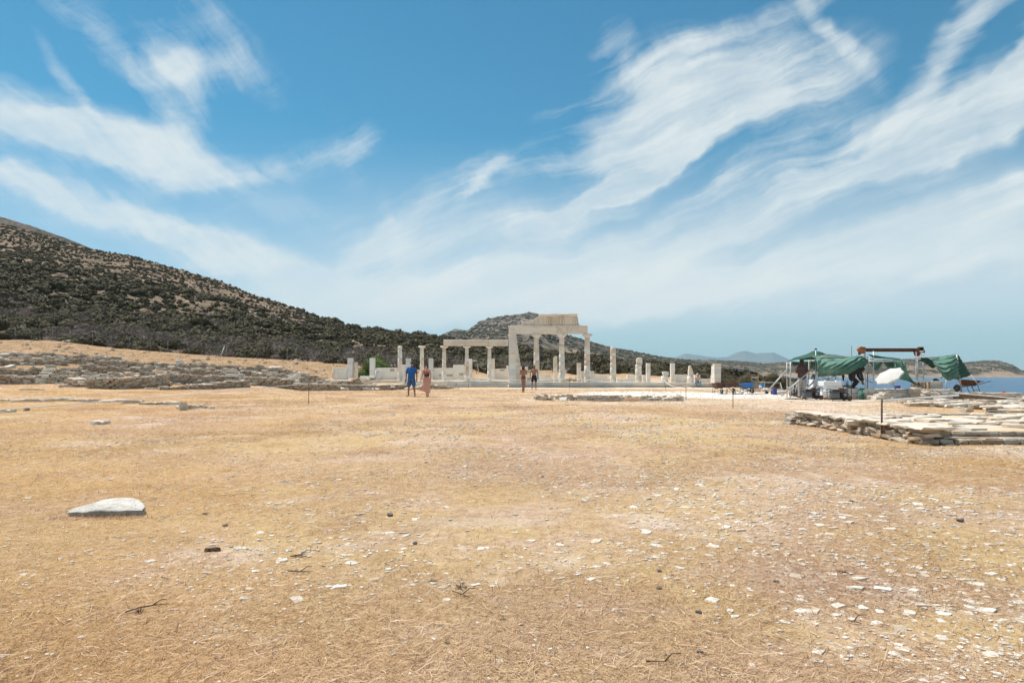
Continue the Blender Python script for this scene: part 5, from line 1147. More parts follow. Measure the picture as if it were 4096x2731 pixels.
# ---------------------------------------------------------------- stone platform and slab floors on the right
def platform():
    r = random.Random(8)
    o = thing('stone_platform', GP(3900, 1781), 'low stone platform of big blocks edged with stacked slabs, beside the tall rope post', 'platform')
    M_BIG = rock_mat('platform_block', [(0, (.34, .29, .24)), (.4, (.42, .37, .31)), (.7, (.36, .27, .19)), (1, (.50, .46, .41))], 6, .6, 18, stain=.35)
    def block(px0, px1, top, bot, d, dep, jit=.012, m=M_BIG, par=o, name='block'):
        x0, x1 = xcol(px0, d), xcol(px1, d); z1, z0 = zrow(top, d), zrow(bot, d); mb = MB()
        mb.box(((x0+x1)/2, d+dep/2, (z0+z1)/2), (x1-x0-.008, dep, z1-z0), (0, 0, r.uniform(-.03, .03)), ch=.022, jit=jit); return mb.build(name, m, par, Vector(((x0+x1)/2, d, z0)))
    dA = 10.45
    for a, b, t in ((3680, 3763, 1757), (3764, 3818, 1757.5), (3819, 3841, 1758.5), (3842, 3879, 1757), (3880, 3925, 1756.5), (3926, 3941, 1759), (3942, 4019, 1753.5), (4020, 4084, 1755), (4085, 4150, 1755), (4151, 4230, 1755), (4231, 4330, 1756)): block(a, b, t, 1781, dA+r.uniform(-.02, .02), .42)
    dB = 10.72
    for a, b, t, bo in ((3808, 3852, 1730, 1743), (3853, 3960, 1725, 1740), (3961, 4000, 1727, 1747), (4001, 4065, 1727, 1745), (4066, 4130, 1727, 1745), (4131, 4230, 1727, 1746), (3765, 3836, 1742, 1751), (3840, 3915, 1741, 1750), (3916, 3970, 1741, 1750), (3971, 4040, 1746, 1754), (4041, 4130, 1745, 1754), (4131, 4260, 1746, 1755)): block(a, b, t, bo, dB+r.uniform(-.03, .03), .5, .008)
    for a, b, t, bo, dd, dep in ((3690, 3770, 1735.5, 1742, 10.62, .8), (3770, 4060, 1750.5, 1757.2, 10.60, .5), (3720, 3772, 1741, 1748, 10.56, .6), (3893, 4012, 1710, 1722.5, 11.4, .5), (4010, 4140, 1716, 1724, 11.2, .6), (3815, 3925, 1720, 1727, 11.0, .6)): block(a, b, t, bo, dd, dep, .01, M_SLAB, o, 'slab')
    # floor fill between the edges
    mb = MB(); x0, x1 = 6.42, 12.5
    mb.box(((x0+x1)/2, 12.85, .055), (x1-x0, 4.2, .26), ch=.01); mb.build('floor_fill', M_DUSTY, o)
    rs = random.Random(77)
    for i in range(95):
        x, y = rs.uniform(6.4, 12.0), rs.uniform(10.95, 14.9)
        if abs(y-12.1) < .35 and x < 7.6: continue
        stone(o, (x, y, .185+rs.uniform(0, .02)), (rs.uniform(.15, .7), rs.uniform(.15, .5), rs.uniform(.04, .10)), rs.uniform(-.9, .9), (rs.uniform(-.05, .05), rs.uniform(-.06, .06)), S_SLAB, 'paving_slab')
    # left edge: rough stacked stones; back edge: blocks
    for c in range(4):
        y = 10.45
        while y < 15.2:
            l = rs.uniform(.14, .36); stone(o, (6.36+rs.uniform(-.05, .05)+.02*c, y+l/2, .035+c*.055), (rs.uniform(.2, .36), l, rs.uniform(.05, .075)), rs.uniform(-.15, .15), (rs.uniform(-.1, .1), rs.uniform(-.15, .1)), S_SCHIST); y += l
    for i in range(11):
        y = 10.6+i*.43; stone(o, (6.47, y, .25), (.55, .46, .05), rs.uniform(-.2, .2), (0, rs.uniform(-.05, .05)), S_SLAB, 'cap_slab')
    dC = 15.1
    for a, b, t, bo in ((3173, 3240, 1654, 1674), (3241, 3268, 1662, 1674), (3270, 3320, 1656, 1673), (3321, 3374, 1656, 1668), (3375, 3454, 1658, 1667), (3455, 3520, 1657, 1666), (3521, 3612, 1660, 1668), (3612, 3692, 1657, 1668), (3693, 3740, 1651.5, 1668), (3741, 3808, 1656, 1667), (3809, 3880, 1655, 1668), (3881, 3950, 1657, 1672), (3951, 4040, 1655, 1671), (4041, 4150, 1657, 1674)): block(a, b, t, bo, dC+r.uniform(-.1, .1), .5, .012)
    for a, b, t, bo in ((3163, 3275, 1683, 1692), (3160, 3230, 1691, 1697), (3165, 3225, 1674.5, 1682.5), (3226, 3275, 1675, 1683), (3276, 3310, 1672, 1684)): block(a, b, t, bo, dC-.18, .4, .014)
    for i in range(26):
        px = r.uniform(3880, 4150); p = W(px, r.uniform(1672, 1690), 14.2+r.uniform(-.3, .5)); stone(o, p, (r.uniform(.25, .55), .4, r.uniform(.05, .08)), r.uniform(-.2, .2), (0, 0), S_SCHIST)
    for i in range(40):
        px = r.uniform(3285, 3400); t = (px-3285)/115; p = GP(px, 1692+t*12+r.uniform(-4, 4)); stone(o, p+Vector((0, 0, r.uniform(.02, .12))), (r.uniform(.10, .28), .2, r.uniform(.06, .12)), r.uniform(-.5, .5), (r.uniform(-.2, .2), r.uniform(-.2, .2)), S_SCHIST)
    p = GP(3390, 1716); s = stone(None, p+Vector((0, 0, .05)), (.62, .36, .08), .1, (0, .05), S_SLAB, 'loose_slab'); tag(s, 'flat tan slab lying askew before the platform edge', 'stone', None, 'thing')
    mb = MB(); d = 12.2; mb.hull([W(3792, 1692, d), W(3978, 1690, d), W(3986, 1702, d), W(3975, 1709, d), W(3860, 1710, d), W(3795, 1706, d), W(3800, 1686, d+.5), W(3985, 1687, d+.5), W(3990, 1700, d+.5)]); tag(mb.build('long_stone', M_WHITE_ROCK), 'long smooth grey-white stone lying on the platform', 'stone', None, 'thing')
    mb = MB(); d = 11.7; mb.hull([W(3808, 1722, d), W(3874, 1716, d), W(3876, 1706, d), W(3850, 1699, d+.2), W(3812, 1698, d), W(3806, 1704, d), W(3812, 1700, d+.35), W(3870, 1702, d+.35), W(3868, 1718, d+.3)]); tag(mb.build('white_boulder', M_WHITE_ROCK), 'chunky white stone in front of the long smooth one', 'stone', None, 'thing')
    # slab spreads behind the platform
    o2 = thing('slab_spread', GP(3900, 1640), 'spread of flat grey slabs and blocks behind the stone platform', 'stones')
    for i in range(170):
        t = r.random(); px = 3640+480*t**.8*r.uniform(.75, 1.25); px = min(max(px, 3640), 4250); py = r.uniform(1606+12*t, 1624+26*t); p = GP(px, py); stone(o2, p+Vector((0, 0, r.uniform(.02, .13))), (r.uniform(.3, .9), r.uniform(.3, .6), r.uniform(.06, .12)), r.uniform(-.3, .3), (r.uniform(-.05, .05), r.uniform(-.05, .05)), S_SLAB if r.random() < .7 else S_SCHIST)
    for px, py, w, h, lab, pl in ((3862, 1646, 34, 14, 'squared brown stone standing on the dusty ground', S_SCHIST), (3985, 1653, 95, 15, 'long dark schist stone lying behind the platform', S_DARK), (4072, 1630, 46, 22, 'rounded dark grey boulder by the slab spread', S_DARK), (3625, 1612, 40, 8, 'white flat slab in the dust below the plank', S_SLAB), (4082, 1710, 20, 24, 'small square-cut block standing at the picture edge', S_SLAB)):
        p = GP(px, py); k = p.y/F; s = stone(None, p+Vector((0, 0, h*k*.45)), (w*k, .35, h*k), .1, (0, 0), pl, 'loose_block'); tag(s, lab, 'stone', None, 'thing')
platform()
# ================================================================ rope barrier and hill fence
M_IRON = mat('rusty_iron', (.075, .05, .038), (.13, .07, .045), 20, .75, .2, 60)
M_ROPE = mat('white_rope', (.72, .70, .66), (.60, .58, .54), 30, .8)
def ropes():
    posts = []
    spec = [(-330, None, 12.0, .34, 'off'), (1235, 1615, None, .75, 'straight rusty rope post standing in the straw before the ruins'), (1873, None, 55.5, .92, 'thin leaning rope post before the colonnade step'), (2279, 1556, None, .84, 'thin rope post in front of the tall temple columns'),
            (2664, 1562, None, .72, 'leaning rope post before the temple step'), (2744, 1601, None, .60, 'rope post at the end of the low coursed wall'), (2932, 1630, None, .66, 'rope post in front of the brown wheelbarrows'), (3527, 1756, None, .655, 'tall rusty rope post beside the stone platform')]
    tops = []
    for i, (px, py, d, h, lab) in enumerate(spec):
        if py: p = GP(px, py)
        else: x, y = xcol(px, d), d; p = Vector((x, y, gz(x, y)))
        lean = Vector((0.0, 0, 0))
        if i == 2: lean = Vector((.10, 0, 0))
        if i == 4: lean = Vector((-.12, 0, 0))
        t = p+lean+Vector((0, 0, h)); tops.append(t)
        if lab != 'off':
            o = thing('rope_post', p, lab, 'post', 'rope barrier posts')
            MB().tube([p-Vector((0, 0, .1)), t], .012 if i < 7 else .016, 8).build('rod', M_IRON, o)
            mb = MB(); mb.tube([t+Vector((0, 0, -.02)), t+Vector((.0, -.03, .0)), t+Vector((0, 0, .03)), t+Vector((0, .03, 0)), t+Vector((0, 0, -.02))], .007, 6); mb.build('eyelet', M_IRON, o)
    pts = []
    sag = [.03, .28, .22, .18, .20, .12, .20]
    rows = {0: .15}
    for i in range(len(tops)-1):
        a, b = tops[i], tops[i+1]
        n = 24
        for k in range(n):
            t = k/n; p = a.lerp(b, t); p.z -= sag[i]*4*t*(1-t); pts.append(p)
    pts.append(tops[-1])
    mb = MB(); mb.tube(pts, [max(.010, .00042*p.y) for p in pts], 6)
    tag(mb.build('rope', M_ROPE), 'white rope strung between the thin posts across the field', 'rope', None, 'thing')
ropes()
def fence():
    xs = [-20, 60, 128, 211, 281, 370, 447, 519, 601, 671, 751, 823, 897, 980, 1068, 1150, 1236, 1312, 1389, 1465, 1550, 1630, 1711, 1788, 1850, 1905]
    Mg = mat('galvanised_post', (.22, .23, .22), (.16, .17, .16), 10, .6)
    d = 75.5; o = thing('wire_fence', pd(60, d)+(gz(*pd(60, d)),), 'thin wire fence on grey posts along the foot of the hill', 'fence'); top = []
    for px in xs:
        x, y = pd(px, d); z = gz(x, y)-.1; t = Vector((x, y, z+1.45)); top.append(t); MB().tube([(x, y, z), t], .022, 6).build('post', Mg, o)
    for h in (0.04, .5, .95):
        mb = MB(); mb.tube([t-Vector((0, 0, h)) for t in top], .006, 4); mb.build('wire', Mg, o)
    # loose pale green pole leaning on the fence
    a, b = W(881, 1422, 74), W(897, 1387, 75); a.z = gz(a.x, a.y); MB_ = MB(); MB_.tube([a, b], .035, 8)
    tag(MB_.build('leaning_pole', mat('pale_green_paint', (.45, .62, .48), None, 5, .5)), 'pale green pole leaning against the wire fence', 'pole', None, 'thing')
fence()
# ================================================================ restoration workshop by the sea
M_PIPE = mat('galvanised_pipe', (.50, .50, .49), (.40, .40, .39), 8, .45, 0, None, metal=.3)
M_PIPED = mat('grey_pipe', (.20, .19, .18), (.14, .13, .12), 8, .6)
M_RUST = mat('rusted_steel', (.17, .075, .045), (.10, .05, .035), 7, .8, .2, 30)
M_BLACK = mat('black_metal', (.025, .025, .027), (.04, .04, .042), 10, .5)
M_TYRE = mat('tyre_rubber', (.035, .035, .036), (.05, .048, .046), 14, .85)
M_GREYP = mat('grey_paint', (.16, .18, .20), (.12, .135, .15), 10, .45)
M_WHITEF = mat('white_foam', (.80, .81, .82), (.76, .77, .78), 3, .8)
M_WOOD = mat('pine_wood', (.42, .27, .13), (.30, .18, .085), 12, .8, .2, 40, stretch=(1, 1, .2))
M_BLUE = mat('blue_plastic', (.045, .20, .52), (.04, .16, .44), 6, .45)
M_PURP = mat('violet_plastic', (.07, .07, .30), (.055, .055, .24), 6, .5)
M_BROWN = mat('brown_paint', (.085, .042, .032), (.14, .065, .045), 12, .7, .1, 40)
M_SACK = mat('white_sack', (.66, .66, .64), (.55, .55, .53), 5, .85, .4, 12)
def cloth_mat(name, a, b):
    m = bpy.data.materials.new(name); m.use_nodes = True; T = NT(m.node_tree); T.n.clear(); out = T.add('ShaderNodeOutputMaterial')
    pos = T.add('ShaderNodeNewGeometry').outputs['Position']; c = T.mix(T.map(T.noise(pos, 2.0, 5, .6), .35, .65), (*a, 1), (*b, 1))
    d = T.add('ShaderNodeBsdfPrincipled', {'Base Color': c, 'Roughness': .9, 'Specular IOR Level': .1}); t = T.add('ShaderNodeBsdfTranslucent', {0: c})
    T.set(out, 0, T.add('ShaderNodeMixShader', {0: .45, 1: d.outputs[0], 2: t.outputs[0]}).outputs[0]); return m
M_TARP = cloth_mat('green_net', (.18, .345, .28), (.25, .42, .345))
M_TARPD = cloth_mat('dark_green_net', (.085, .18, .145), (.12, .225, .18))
M_UMB = cloth_mat('white_canvas', (.78, .78, .77), (.74, .74, .73))
def tarp(label, rows, m=M_TARP, nu=44, nv=26, fold=.05, fdir=(1, .35), freq=5.0, seed=0, name='tarp', edge=.0):
    """a cloth through rows of control points (region, x, y, distance)"""
    P = np.array([[RW(*c) for c in row] for row in rows], float); a, b = P.shape[:2]
    def interp(A, n):
        k = A.shape[0]; t = np.linspace(0, k-1, n); i = np.clip(np.floor(t).astype(int), 0, k-2); f = (t-i).reshape(-1, *([1]*(A.ndim-1)))
        p0 = A[np.clip(i-1, 0, k-1)]; p1 = A[i]; p2 = A[i+1]; p3 = A[np.clip(i+2, 0, k-1)]
        return .5*((2*p1)+(-p0+p2)*f+(2*p0-5*p1+4*p2-p3)*f*f+(-p0+3*p1-3*p2+p3)*f**3)
    Q = interp(P, nv); Q = np.swapaxes(interp(np.swapaxes(Q, 0, 1), nu), 0, 1)
    u, v = np.meshgrid(np.linspace(0, 1, nu), np.linspace(0, 1, nv)); s = u*fdir[0]*freq+v*fdir[1]*freq
    w = np.sin(s*6.28+fbm(u*4, v*3, 2, seed)*7)*fold*(.4+1.2*(fbm(u*3, v*3, 2, seed+3)+.5))+fbm(u*9, v*7, 3, seed+5)*fold*1.2
    Q[..., 1] += w; Q[..., 2] += w*.25
    i = np.arange(nu*nv).reshape(nv, nu); Fc = np.stack([i[:-1, :-1], i[:-1, 1:], i[1:, 1:], i[1:, :-1]], -1).reshape(-1, 4)
    V = Q.reshape(-1, 3); c = V.mean(0); c[2] = V[:, 2].min(); me = mesh_np(name, V-c, Fc, m, True)
    o = obj(name, me, None, c); sm = o.modifiers.new('thickness', 'SOLIDIFY'); sm.thickness = .006
    return tag(o, label, 'tarp', 'green shade nets', 'thing')
def pole(parent, name, a, b, r, m=M_PIPE): return MB().tube([a, b], r, 8).build(name, m, parent)
def foot(p): return Vector((p.x, p.y, gz(p.x, p.y)-.03))
D = 32.0
def scaffold():
    s1 = thing('scaffold', foot(RW(4, 1180, 870, D)), 'pipe scaffold holding the peaked green net over the working figures', 'scaffold')
    def post(x, y0, y1, d, m=M_PIPE, r=.028): 
        t = RW(4, x, y0, d); pole(s1, 'post', t, Vector((t.x, t.y, gz(t.x, t.y)-.03)), r, m)
    post(1168, 385, 870, D+1.0); post(1222, 385, 920, D-1.0); post(1512, 300, 750, D+1.2); post(1620, 175, 640, D-.6, M_PIPE); post(2180, 125, 800, D+2, M_PIPED, .02); post(1810, 560, 800, D+1.5, M_PIPED); post(1930, 560, 800, D+1.8, M_PIPED); post(2005, 560, 800, D+2, M_PIPE, .02); post(2075, 560, 800, D+1.9)
    for y in (330, 365, 550, 770): pole(s1, 'rung', RW(4, 1512, y, D+1.2), RW(4, 1620, y+3, D-.6), .024)
    for y in (400, 595, 780): pole(s1, 'rung', RW(4, 1168, y, D+1), RW(4, 1222, y, D-1), .022)
    for a, b in (((1167, 505, D+.2), (865, 838, D)), ((1612, 450, D-1.0), (1082, 912, D-1.6)), ((1590, 690, D-1.2), (1455, 818, D-1.6))): pole(s1, 'brace', RW(4, *a), RW(4, *b), .034)
    for a, b in (((1180, 425, D+1), (1480, 530, D+1.4)), ((1700, 610, D+1.5), (1830, 660, D+1.5)), ((1820, 640, D+1.5), (2010, 570, D+1.9)), ((2110, 555, D+2), (2340, 640, D+2))): pole(s1, 'brace', RW(4, *a), RW(4, *b), .018, M_PIPED)
    for a, b in (((1360, 315, D-.5), (1480, 316, D-.5)), ((1300, 345, D-.6), (1330, 340, D-.6)), ((1430, 350, D), (1530, 325, D)), ((1550, 335, D-.5), (1830, 262, D-.3)), ((1620, 305, D-.6), (2440, 300, D-.4)), ((1790, 318, D+.6), (2350, 322, D+.6)), ((1830, 350, D+.4), (2440, 352, D+.4))): pole(s1, 'rail', RW(4, *a), RW(4, *b), .026, M_PIPE if a[0] < 1700 else M_PIPED)
    MB().box(RW(4, 1620, 178, D-.6), (.09, .09, .06), ch=.01).build('post_cap', M_BLACK, s1)
    st = MB(); st.tube([RW(4, 1556, 305, D+.4), RW(4, 1535, 400, D+.4), RW(4, 1508, 520, D+.3), RW(4, 1502, 700, D+.2)], [(.035, .012)]*4, 8); tag(st.build('strap', mat('yellow_strap', (.55, .33, .10), None, 8, .7)), 'yellow strap hanging down the scaffold tower', 'strap', None, 'thing')
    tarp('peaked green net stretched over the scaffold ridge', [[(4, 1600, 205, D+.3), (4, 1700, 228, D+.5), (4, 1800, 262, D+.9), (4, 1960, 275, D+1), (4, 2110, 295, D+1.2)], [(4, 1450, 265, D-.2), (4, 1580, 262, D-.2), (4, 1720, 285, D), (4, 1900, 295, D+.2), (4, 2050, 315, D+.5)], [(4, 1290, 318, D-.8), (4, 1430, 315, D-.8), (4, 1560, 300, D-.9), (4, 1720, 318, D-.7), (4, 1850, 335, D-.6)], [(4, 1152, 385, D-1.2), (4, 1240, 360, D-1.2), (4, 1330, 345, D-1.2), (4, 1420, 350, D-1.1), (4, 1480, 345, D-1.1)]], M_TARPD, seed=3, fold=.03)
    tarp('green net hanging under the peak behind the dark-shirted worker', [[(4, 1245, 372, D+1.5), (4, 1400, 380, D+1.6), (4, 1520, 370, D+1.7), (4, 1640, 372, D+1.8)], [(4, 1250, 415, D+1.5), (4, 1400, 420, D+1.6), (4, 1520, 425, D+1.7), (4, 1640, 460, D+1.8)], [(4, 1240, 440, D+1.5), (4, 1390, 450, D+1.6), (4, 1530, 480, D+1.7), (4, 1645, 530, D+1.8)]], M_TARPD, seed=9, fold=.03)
    tarp('big billowing green net curtain hanging above the white boxes', [[(4, 1560, 288, D-.9), (4, 1700, 300, D-.9), (4, 1900, 352, D-1), (4, 2100, 320, D-1), (4, 2230, 290, D-1), (4, 2352, 292, D-1), (4, 2440, 365, D-.9)], [(4, 1640, 380, D-1.2), (4, 1740, 390, D-1.3), (4, 1900, 410, D-1.5), (4, 2080, 390, D-1.5), (4, 2220, 360, D-1.4), (4, 2340, 350, D-1.2), (4, 2436, 372, D-.9)], [(4, 1648, 500, D-1.1), (4, 1750, 500, D-1.4), (4, 1900, 505, D-1.6), (4, 2060, 495, D-1.6), (4, 2200, 475, D-1.5), (4, 2340, 430, D-1.2), (4, 2432, 382, D-.9)], [(4, 1650, 618, D-.9), (4, 1750, 606, D-1), (4, 1900, 600, D-1.2), (4, 2060, 580, D-1.2), (4, 2210, 545, D-1.1), (4, 2330, 490, D-1), (4, 2425, 400, D-.9)]], M_TARP, 70, 36, .07, (1.2, .8), 6.0, 21)
    # gantry towers with the rusty beam
    s2 = thing('gantry', foot(RW(5, 800, 800, D+2)), 'rusty steel gantry beam resting on two ladder towers', 'gantry')
    def post5(x, y0, d, m=M_PIPE, r=.03): t = RW(5, x, y0, d); pole(s2, 'post', t, Vector((t.x, t.y, gz(t.x, t.y)-.03)), r, m)
    for x, y0, d in ((345, 235, D+1.2), (432, 200, D+.4), (1232, 225, D+.4), (1347, 225, D+1.2), (1255, 232, D+1.8)): post5(x, y0, d)
    post5(565, 215, D+.2, M_PIPE); post5(470, 300, D+1.8, M_PIPED)
    for y in (285, 495, 692): pole(s2, 'rung', RW(5, 345, y, D+1.2), RW(5, 432, y, D+.4), .024)
    for y in (272, 480, 680): pole(s2, 'rung', RW(5, 1232, y, D+.4), RW(5, 1347, y, D+1.2), .024)
    for y in (300, 390, 500, 560, 620): pole(s2, 'rung', RW(5, 1232, y, D+.4), RW(5, 1258, y, D+1.8), .014, M_RUST)
    a, b = RW(5, 425, 195, D+.5), RW(5, 1275, 195, D+.5); mb = MB(); c = (a+b)/2; L = b.x-a.x
    mb.box(c+Vector((0, 0, .075)), (L, .12, .018)).box(c-Vector((0, 0, .075)), (L, .12, .018)).box(c, (L, .022, .14)); mb.build('beam', M_RUST, s2)
    mb = MB(); p = RW(5, 395, 200, D+.5); mb.box(p, (.20, .22, .32), ch=.02); mb.tube([p+Vector((-.1, -.12, .05)), p+Vector((-.1, .12, .05))], .13, 12); mb.build('end_carriage', mat('orange_rust', (.42, .15, .07), (.24, .09, .05), 6, .75), s2)
    mb = MB(); p = RW(5, 1245, 200, D+.5); mb.prism([p+Vector((-.17, -.1, .10)), p+Vector((.25, -.1, .10)), p+Vector((.05, -.1, -.28)), p+Vector((-.05, -.1, -.28))], (0, .2, 0)); mb.build('end_bracket', M_RUST, s2)
    mb = MB(); p = RW(5, 1302, 192, D+.5); mb.box(p, (.22, .2, .28), ch=.02); mb.build('end_carriage', M_RUST, s2)
    MB().box(RW(5, 1310, 218, D+.4), (.16, .16, .07), ch=.01).build('foot_plate', M_SACK, s2); MB().box(RW(5, 1350, 218, D+1.2), (.09, .09, .14), ch=.01).build('post_cap', M_BLACK, s2)
    MB().box(RW(5, 345, 240, D+1.2), (.10, .10, .18), ch=.01).build('post_cap', M_BLACK, s2)
    pole(s2, 'rail', RW(5, 480, 370, D-.2), RW(5, 885, 371, D-.2), .034); pole(s2, 'rail', RW(5, 515, 331, D), RW(5, 560, 331, D), .028); pole(s2, 'rail', RW(5, 1170, 306, D+.2), RW(5, 1590, 314, D+.2), .028)
    for a, b in (((490, 610, D+1.5), (820, 500, D+1.5)), ((1085, 395, D+1), (1330, 310, D+1)), ((1140, 550, D+1), (1350, 625, D+1)), ((160, 555, D+1), (560, 710, D+1))): pole(s2, 'brace', RW(5, *a), RW(5, *b), .016, M_PIPED)
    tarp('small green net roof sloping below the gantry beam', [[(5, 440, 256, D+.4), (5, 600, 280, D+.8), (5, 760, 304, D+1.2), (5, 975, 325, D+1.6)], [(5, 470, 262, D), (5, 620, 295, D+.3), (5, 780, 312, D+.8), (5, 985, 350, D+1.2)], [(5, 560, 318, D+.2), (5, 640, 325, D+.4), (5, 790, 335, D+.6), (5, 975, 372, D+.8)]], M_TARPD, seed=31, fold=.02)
    tarp('green net flap drooping to a point beneath the gantry', [[(5, 470, 350, D+1.5), (5, 580, 345, D+1.5), (5, 680, 345, D+1.5), (5, 730, 350, D+1.5)], [(5, 530, 430, D+1.4), (5, 590, 430, D+1.4), (5, 650, 420, D+1.4), (5, 705, 400, D+1.4)], [(5, 570, 500, D+1.4), (5, 600, 508, D+1.4), (5, 620, 500, D+1.4), (5, 660, 470, D+1.4)]], M_TARP, seed=41, fold=.03)
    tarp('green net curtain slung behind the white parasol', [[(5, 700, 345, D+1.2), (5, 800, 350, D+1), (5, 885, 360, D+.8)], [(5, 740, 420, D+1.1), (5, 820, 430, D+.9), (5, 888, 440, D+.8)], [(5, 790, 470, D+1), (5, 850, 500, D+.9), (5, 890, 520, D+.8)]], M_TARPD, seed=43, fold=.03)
    tarp('tall green net hanging from a rail and blown to a point by the gantry', [[(5, 888, 362, D-.2), (5, 960, 364, D-.2), (5, 1060, 368, D-.1)], [(5, 892, 450, D-.3), (5, 980, 460, D-.3), (5, 1085, 470, D-.2)], [(5, 900, 560, D-.3), (5, 1010, 580, D-.3), (5, 1130, 590, D-.2)], [(5, 905, 640, D-.3), (5, 1060, 655, D-.3), (5, 1175, 670, D-.2)], [(5, 1040, 655, D-.3), (5, 1170, 700, D-.3), (5, 1225, 705, D-.2)], [(5, 1270, 760, D-.3), (5, 1290, 775, D-.3), (5, 1305, 782, D-.2)]], M_TARP, 40, 40, .05, (1.1, .2), 4, 51)
    s3 = thing('awning_poles', foot(RW(5, 1955, 820, D+.4)), 'white poles and ropes holding the wind-blown green awning', 'frame')
    t = RW(5, 1870, 268, D); pole(s3, 'post', t, foot(RW(5, 1957, 820, D)), .035); pole(s3, 'post', RW(5, 1705, 640, D+.6), foot(RW(5, 1702, 815, D+.6)), .022)
    pole(s3, 'guy_rope', RW(5, 2090, 580, D), RW(5, 2290, 850, D-.4), .008, M_ROPE); pole(s3, 'guy_rope', RW(5, 1450, 340, D+.3), RW(5, 1365, 560, D+.3), .010, M_ROPE); pole(s3, 'guy_rope', RW(5, 1650, 590, D+.4), RW(5, 1620, 640, D+.4), .02, M_PIPED)
    tarp('large green awning sagging in heavy folds over the sea', [[(5, 1380, 312, D+.6), (5, 1560, 300, D+.5), (5, 1720, 275, D+.3), (5, 1868, 262, D+.2)], [(5, 1462, 335, D+.3), (5, 1600, 360, D), (5, 1740, 350, D-.1), (5, 1880, 330, D)], [(5, 1520, 420, D), (5, 1650, 470, D-.3), (5, 1780, 470, D-.4), (5, 1890, 450, D-.2)], [(5, 1600, 530, D-.1), (5, 1690, 575, D-.4), (5, 1800, 570, D-.5), (5, 1900, 550, D-.3)], [(5, 1700, 660, D), (5, 1750, 662, D-.2), (5, 1840, 640, D-.3), (5, 1915, 625, D-.2)]], M_TARP, 60, 40, .07, (.25, 1.2), 6, 61)
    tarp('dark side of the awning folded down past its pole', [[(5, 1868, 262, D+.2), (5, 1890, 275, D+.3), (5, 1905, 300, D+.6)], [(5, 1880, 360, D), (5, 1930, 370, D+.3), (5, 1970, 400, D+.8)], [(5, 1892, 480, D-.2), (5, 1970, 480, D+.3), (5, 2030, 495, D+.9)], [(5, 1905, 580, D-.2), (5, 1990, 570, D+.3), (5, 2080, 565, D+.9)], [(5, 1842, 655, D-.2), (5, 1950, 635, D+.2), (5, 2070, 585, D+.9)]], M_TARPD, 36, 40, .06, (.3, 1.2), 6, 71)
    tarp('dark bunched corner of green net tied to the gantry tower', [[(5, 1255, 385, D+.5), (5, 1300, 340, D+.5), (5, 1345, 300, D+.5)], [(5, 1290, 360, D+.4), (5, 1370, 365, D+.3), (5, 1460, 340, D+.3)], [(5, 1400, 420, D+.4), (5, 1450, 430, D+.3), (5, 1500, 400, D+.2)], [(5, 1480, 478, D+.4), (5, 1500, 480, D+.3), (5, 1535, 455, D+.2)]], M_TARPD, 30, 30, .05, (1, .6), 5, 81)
    tarp('green cloth draped over the edge of the marble block wall', [[(5, 355, 792, D-1.8), (5, 395, 795, D-1.8), (5, 428, 795, D-1.8)], [(5, 340, 860, D-2.1), (5, 385, 870, D-2.15), (5, 425, 850, D-2.1)], [(5, 326, 972, D-2.1), (5, 370, 976, D-2.2), (5, 410, 965, D-2.1)]], M_TARP, 24, 24, .04, (1.2, .2), 4, 91)
scaffold()
def parasol():
    d = D-2.2; c = RW(5, 800, 600, d); o = thing('parasol', RW(5, 908, 812, d), 'white parasol tilted over in the workshop', 'parasol')
    ax = Vector((-.56, -.20, .80)).normalized(); right = ax.cross(Vector((0, 1, 0))).normalized(); up = right.cross(ax)
    top = RW(5, 785, 560, d); n = 8; R0 = .62; rings = 7; vs = [top]; fs = []
    for i in range(1, rings+1):
        r = R0*i/rings
        for k in range(n*2):
            w = 2*math.pi*k/(n*2); sc_ = 1-(.13*(i/rings) if k % 2 else 0); p = top+(right*math.cos(w)+up*math.sin(w))*r*sc_-ax*(.13*(i/rings)**1.5)
            vs.append(p)
    m = n*2
    for k in range(m): fs.append((0, 1+k, 1+(k+1) % m))
    for i in range(rings-1):
        for k in range(m): fs.append((1+i*m+k, 1+(i+1)*m+k, 1+(i+1)*m+(k+1) % m, 1+i*m+(k+1) % m))
    mb = MB(); mb.add(vs, fs, False); cn = mb.build('canopy', M_UMB, o); md = cn.modifiers.new('t', 'SOLIDIFY'); md.thickness = .006
    mb = MB(); last = 1+(rings-1)*m; vv = []; ff = []
    for k in range(m+1):
        p = vs[last+k % m]; vv += [p, p-ax*(.07+.02*math.sin(k*math.pi/2))]
    for k in range(m): ff.append((2*k, 2*k+1, 2*k+3, 2*k+2))
    mb.add(vv, ff); mb.build('valance', M_UMB, cn)
    pole(o, 'pole', top-ax*.05, RW(5, 835, 650, d), .018); pole(o, 'pole', RW(5, 835, 650, d), RW(5, 912, 812, d), .022); pole(o, 'prop', RW(5, 900, 648, d+.1), RW(5, 880, 720, d+.05), .012)
    for k in range(n): 
        w = 2*math.pi*k/n; pole(o, 'rib', top-ax*.04, top+(right*math.cos(w)+up*math.sin(w))*R0*.97-ax*.135, .006)
parasol()
def wheel(parent, c, r, w, axis, rimmat=M_PIPED):
    a = Vector(axis).normalized(); o = MB(); prof = []
    for i in range(9):
        t = math.pi*(i/8); prof.append((r-w*.5+w*.5*math.sin(t)*1.0, -w*.5*math.cos(t)))
    prof = [(r*.55, -w*.45)]+prof+[(r*.55, w*.45)]
    o.lathe(c, prof, 22, axis=a); t = o.build('wheel', M_TYRE, parent, c)
    mb = MB(); mb.lathe(c, [(r*.12, -w*.55), (r*.5, -w*.48), (r*.56, -w*.47), (r*.56, w*.47), (r*.5, w*.48), (r*.12, w*.55)], 18, axis=a); mb.build('rim', rimmat, t, c)
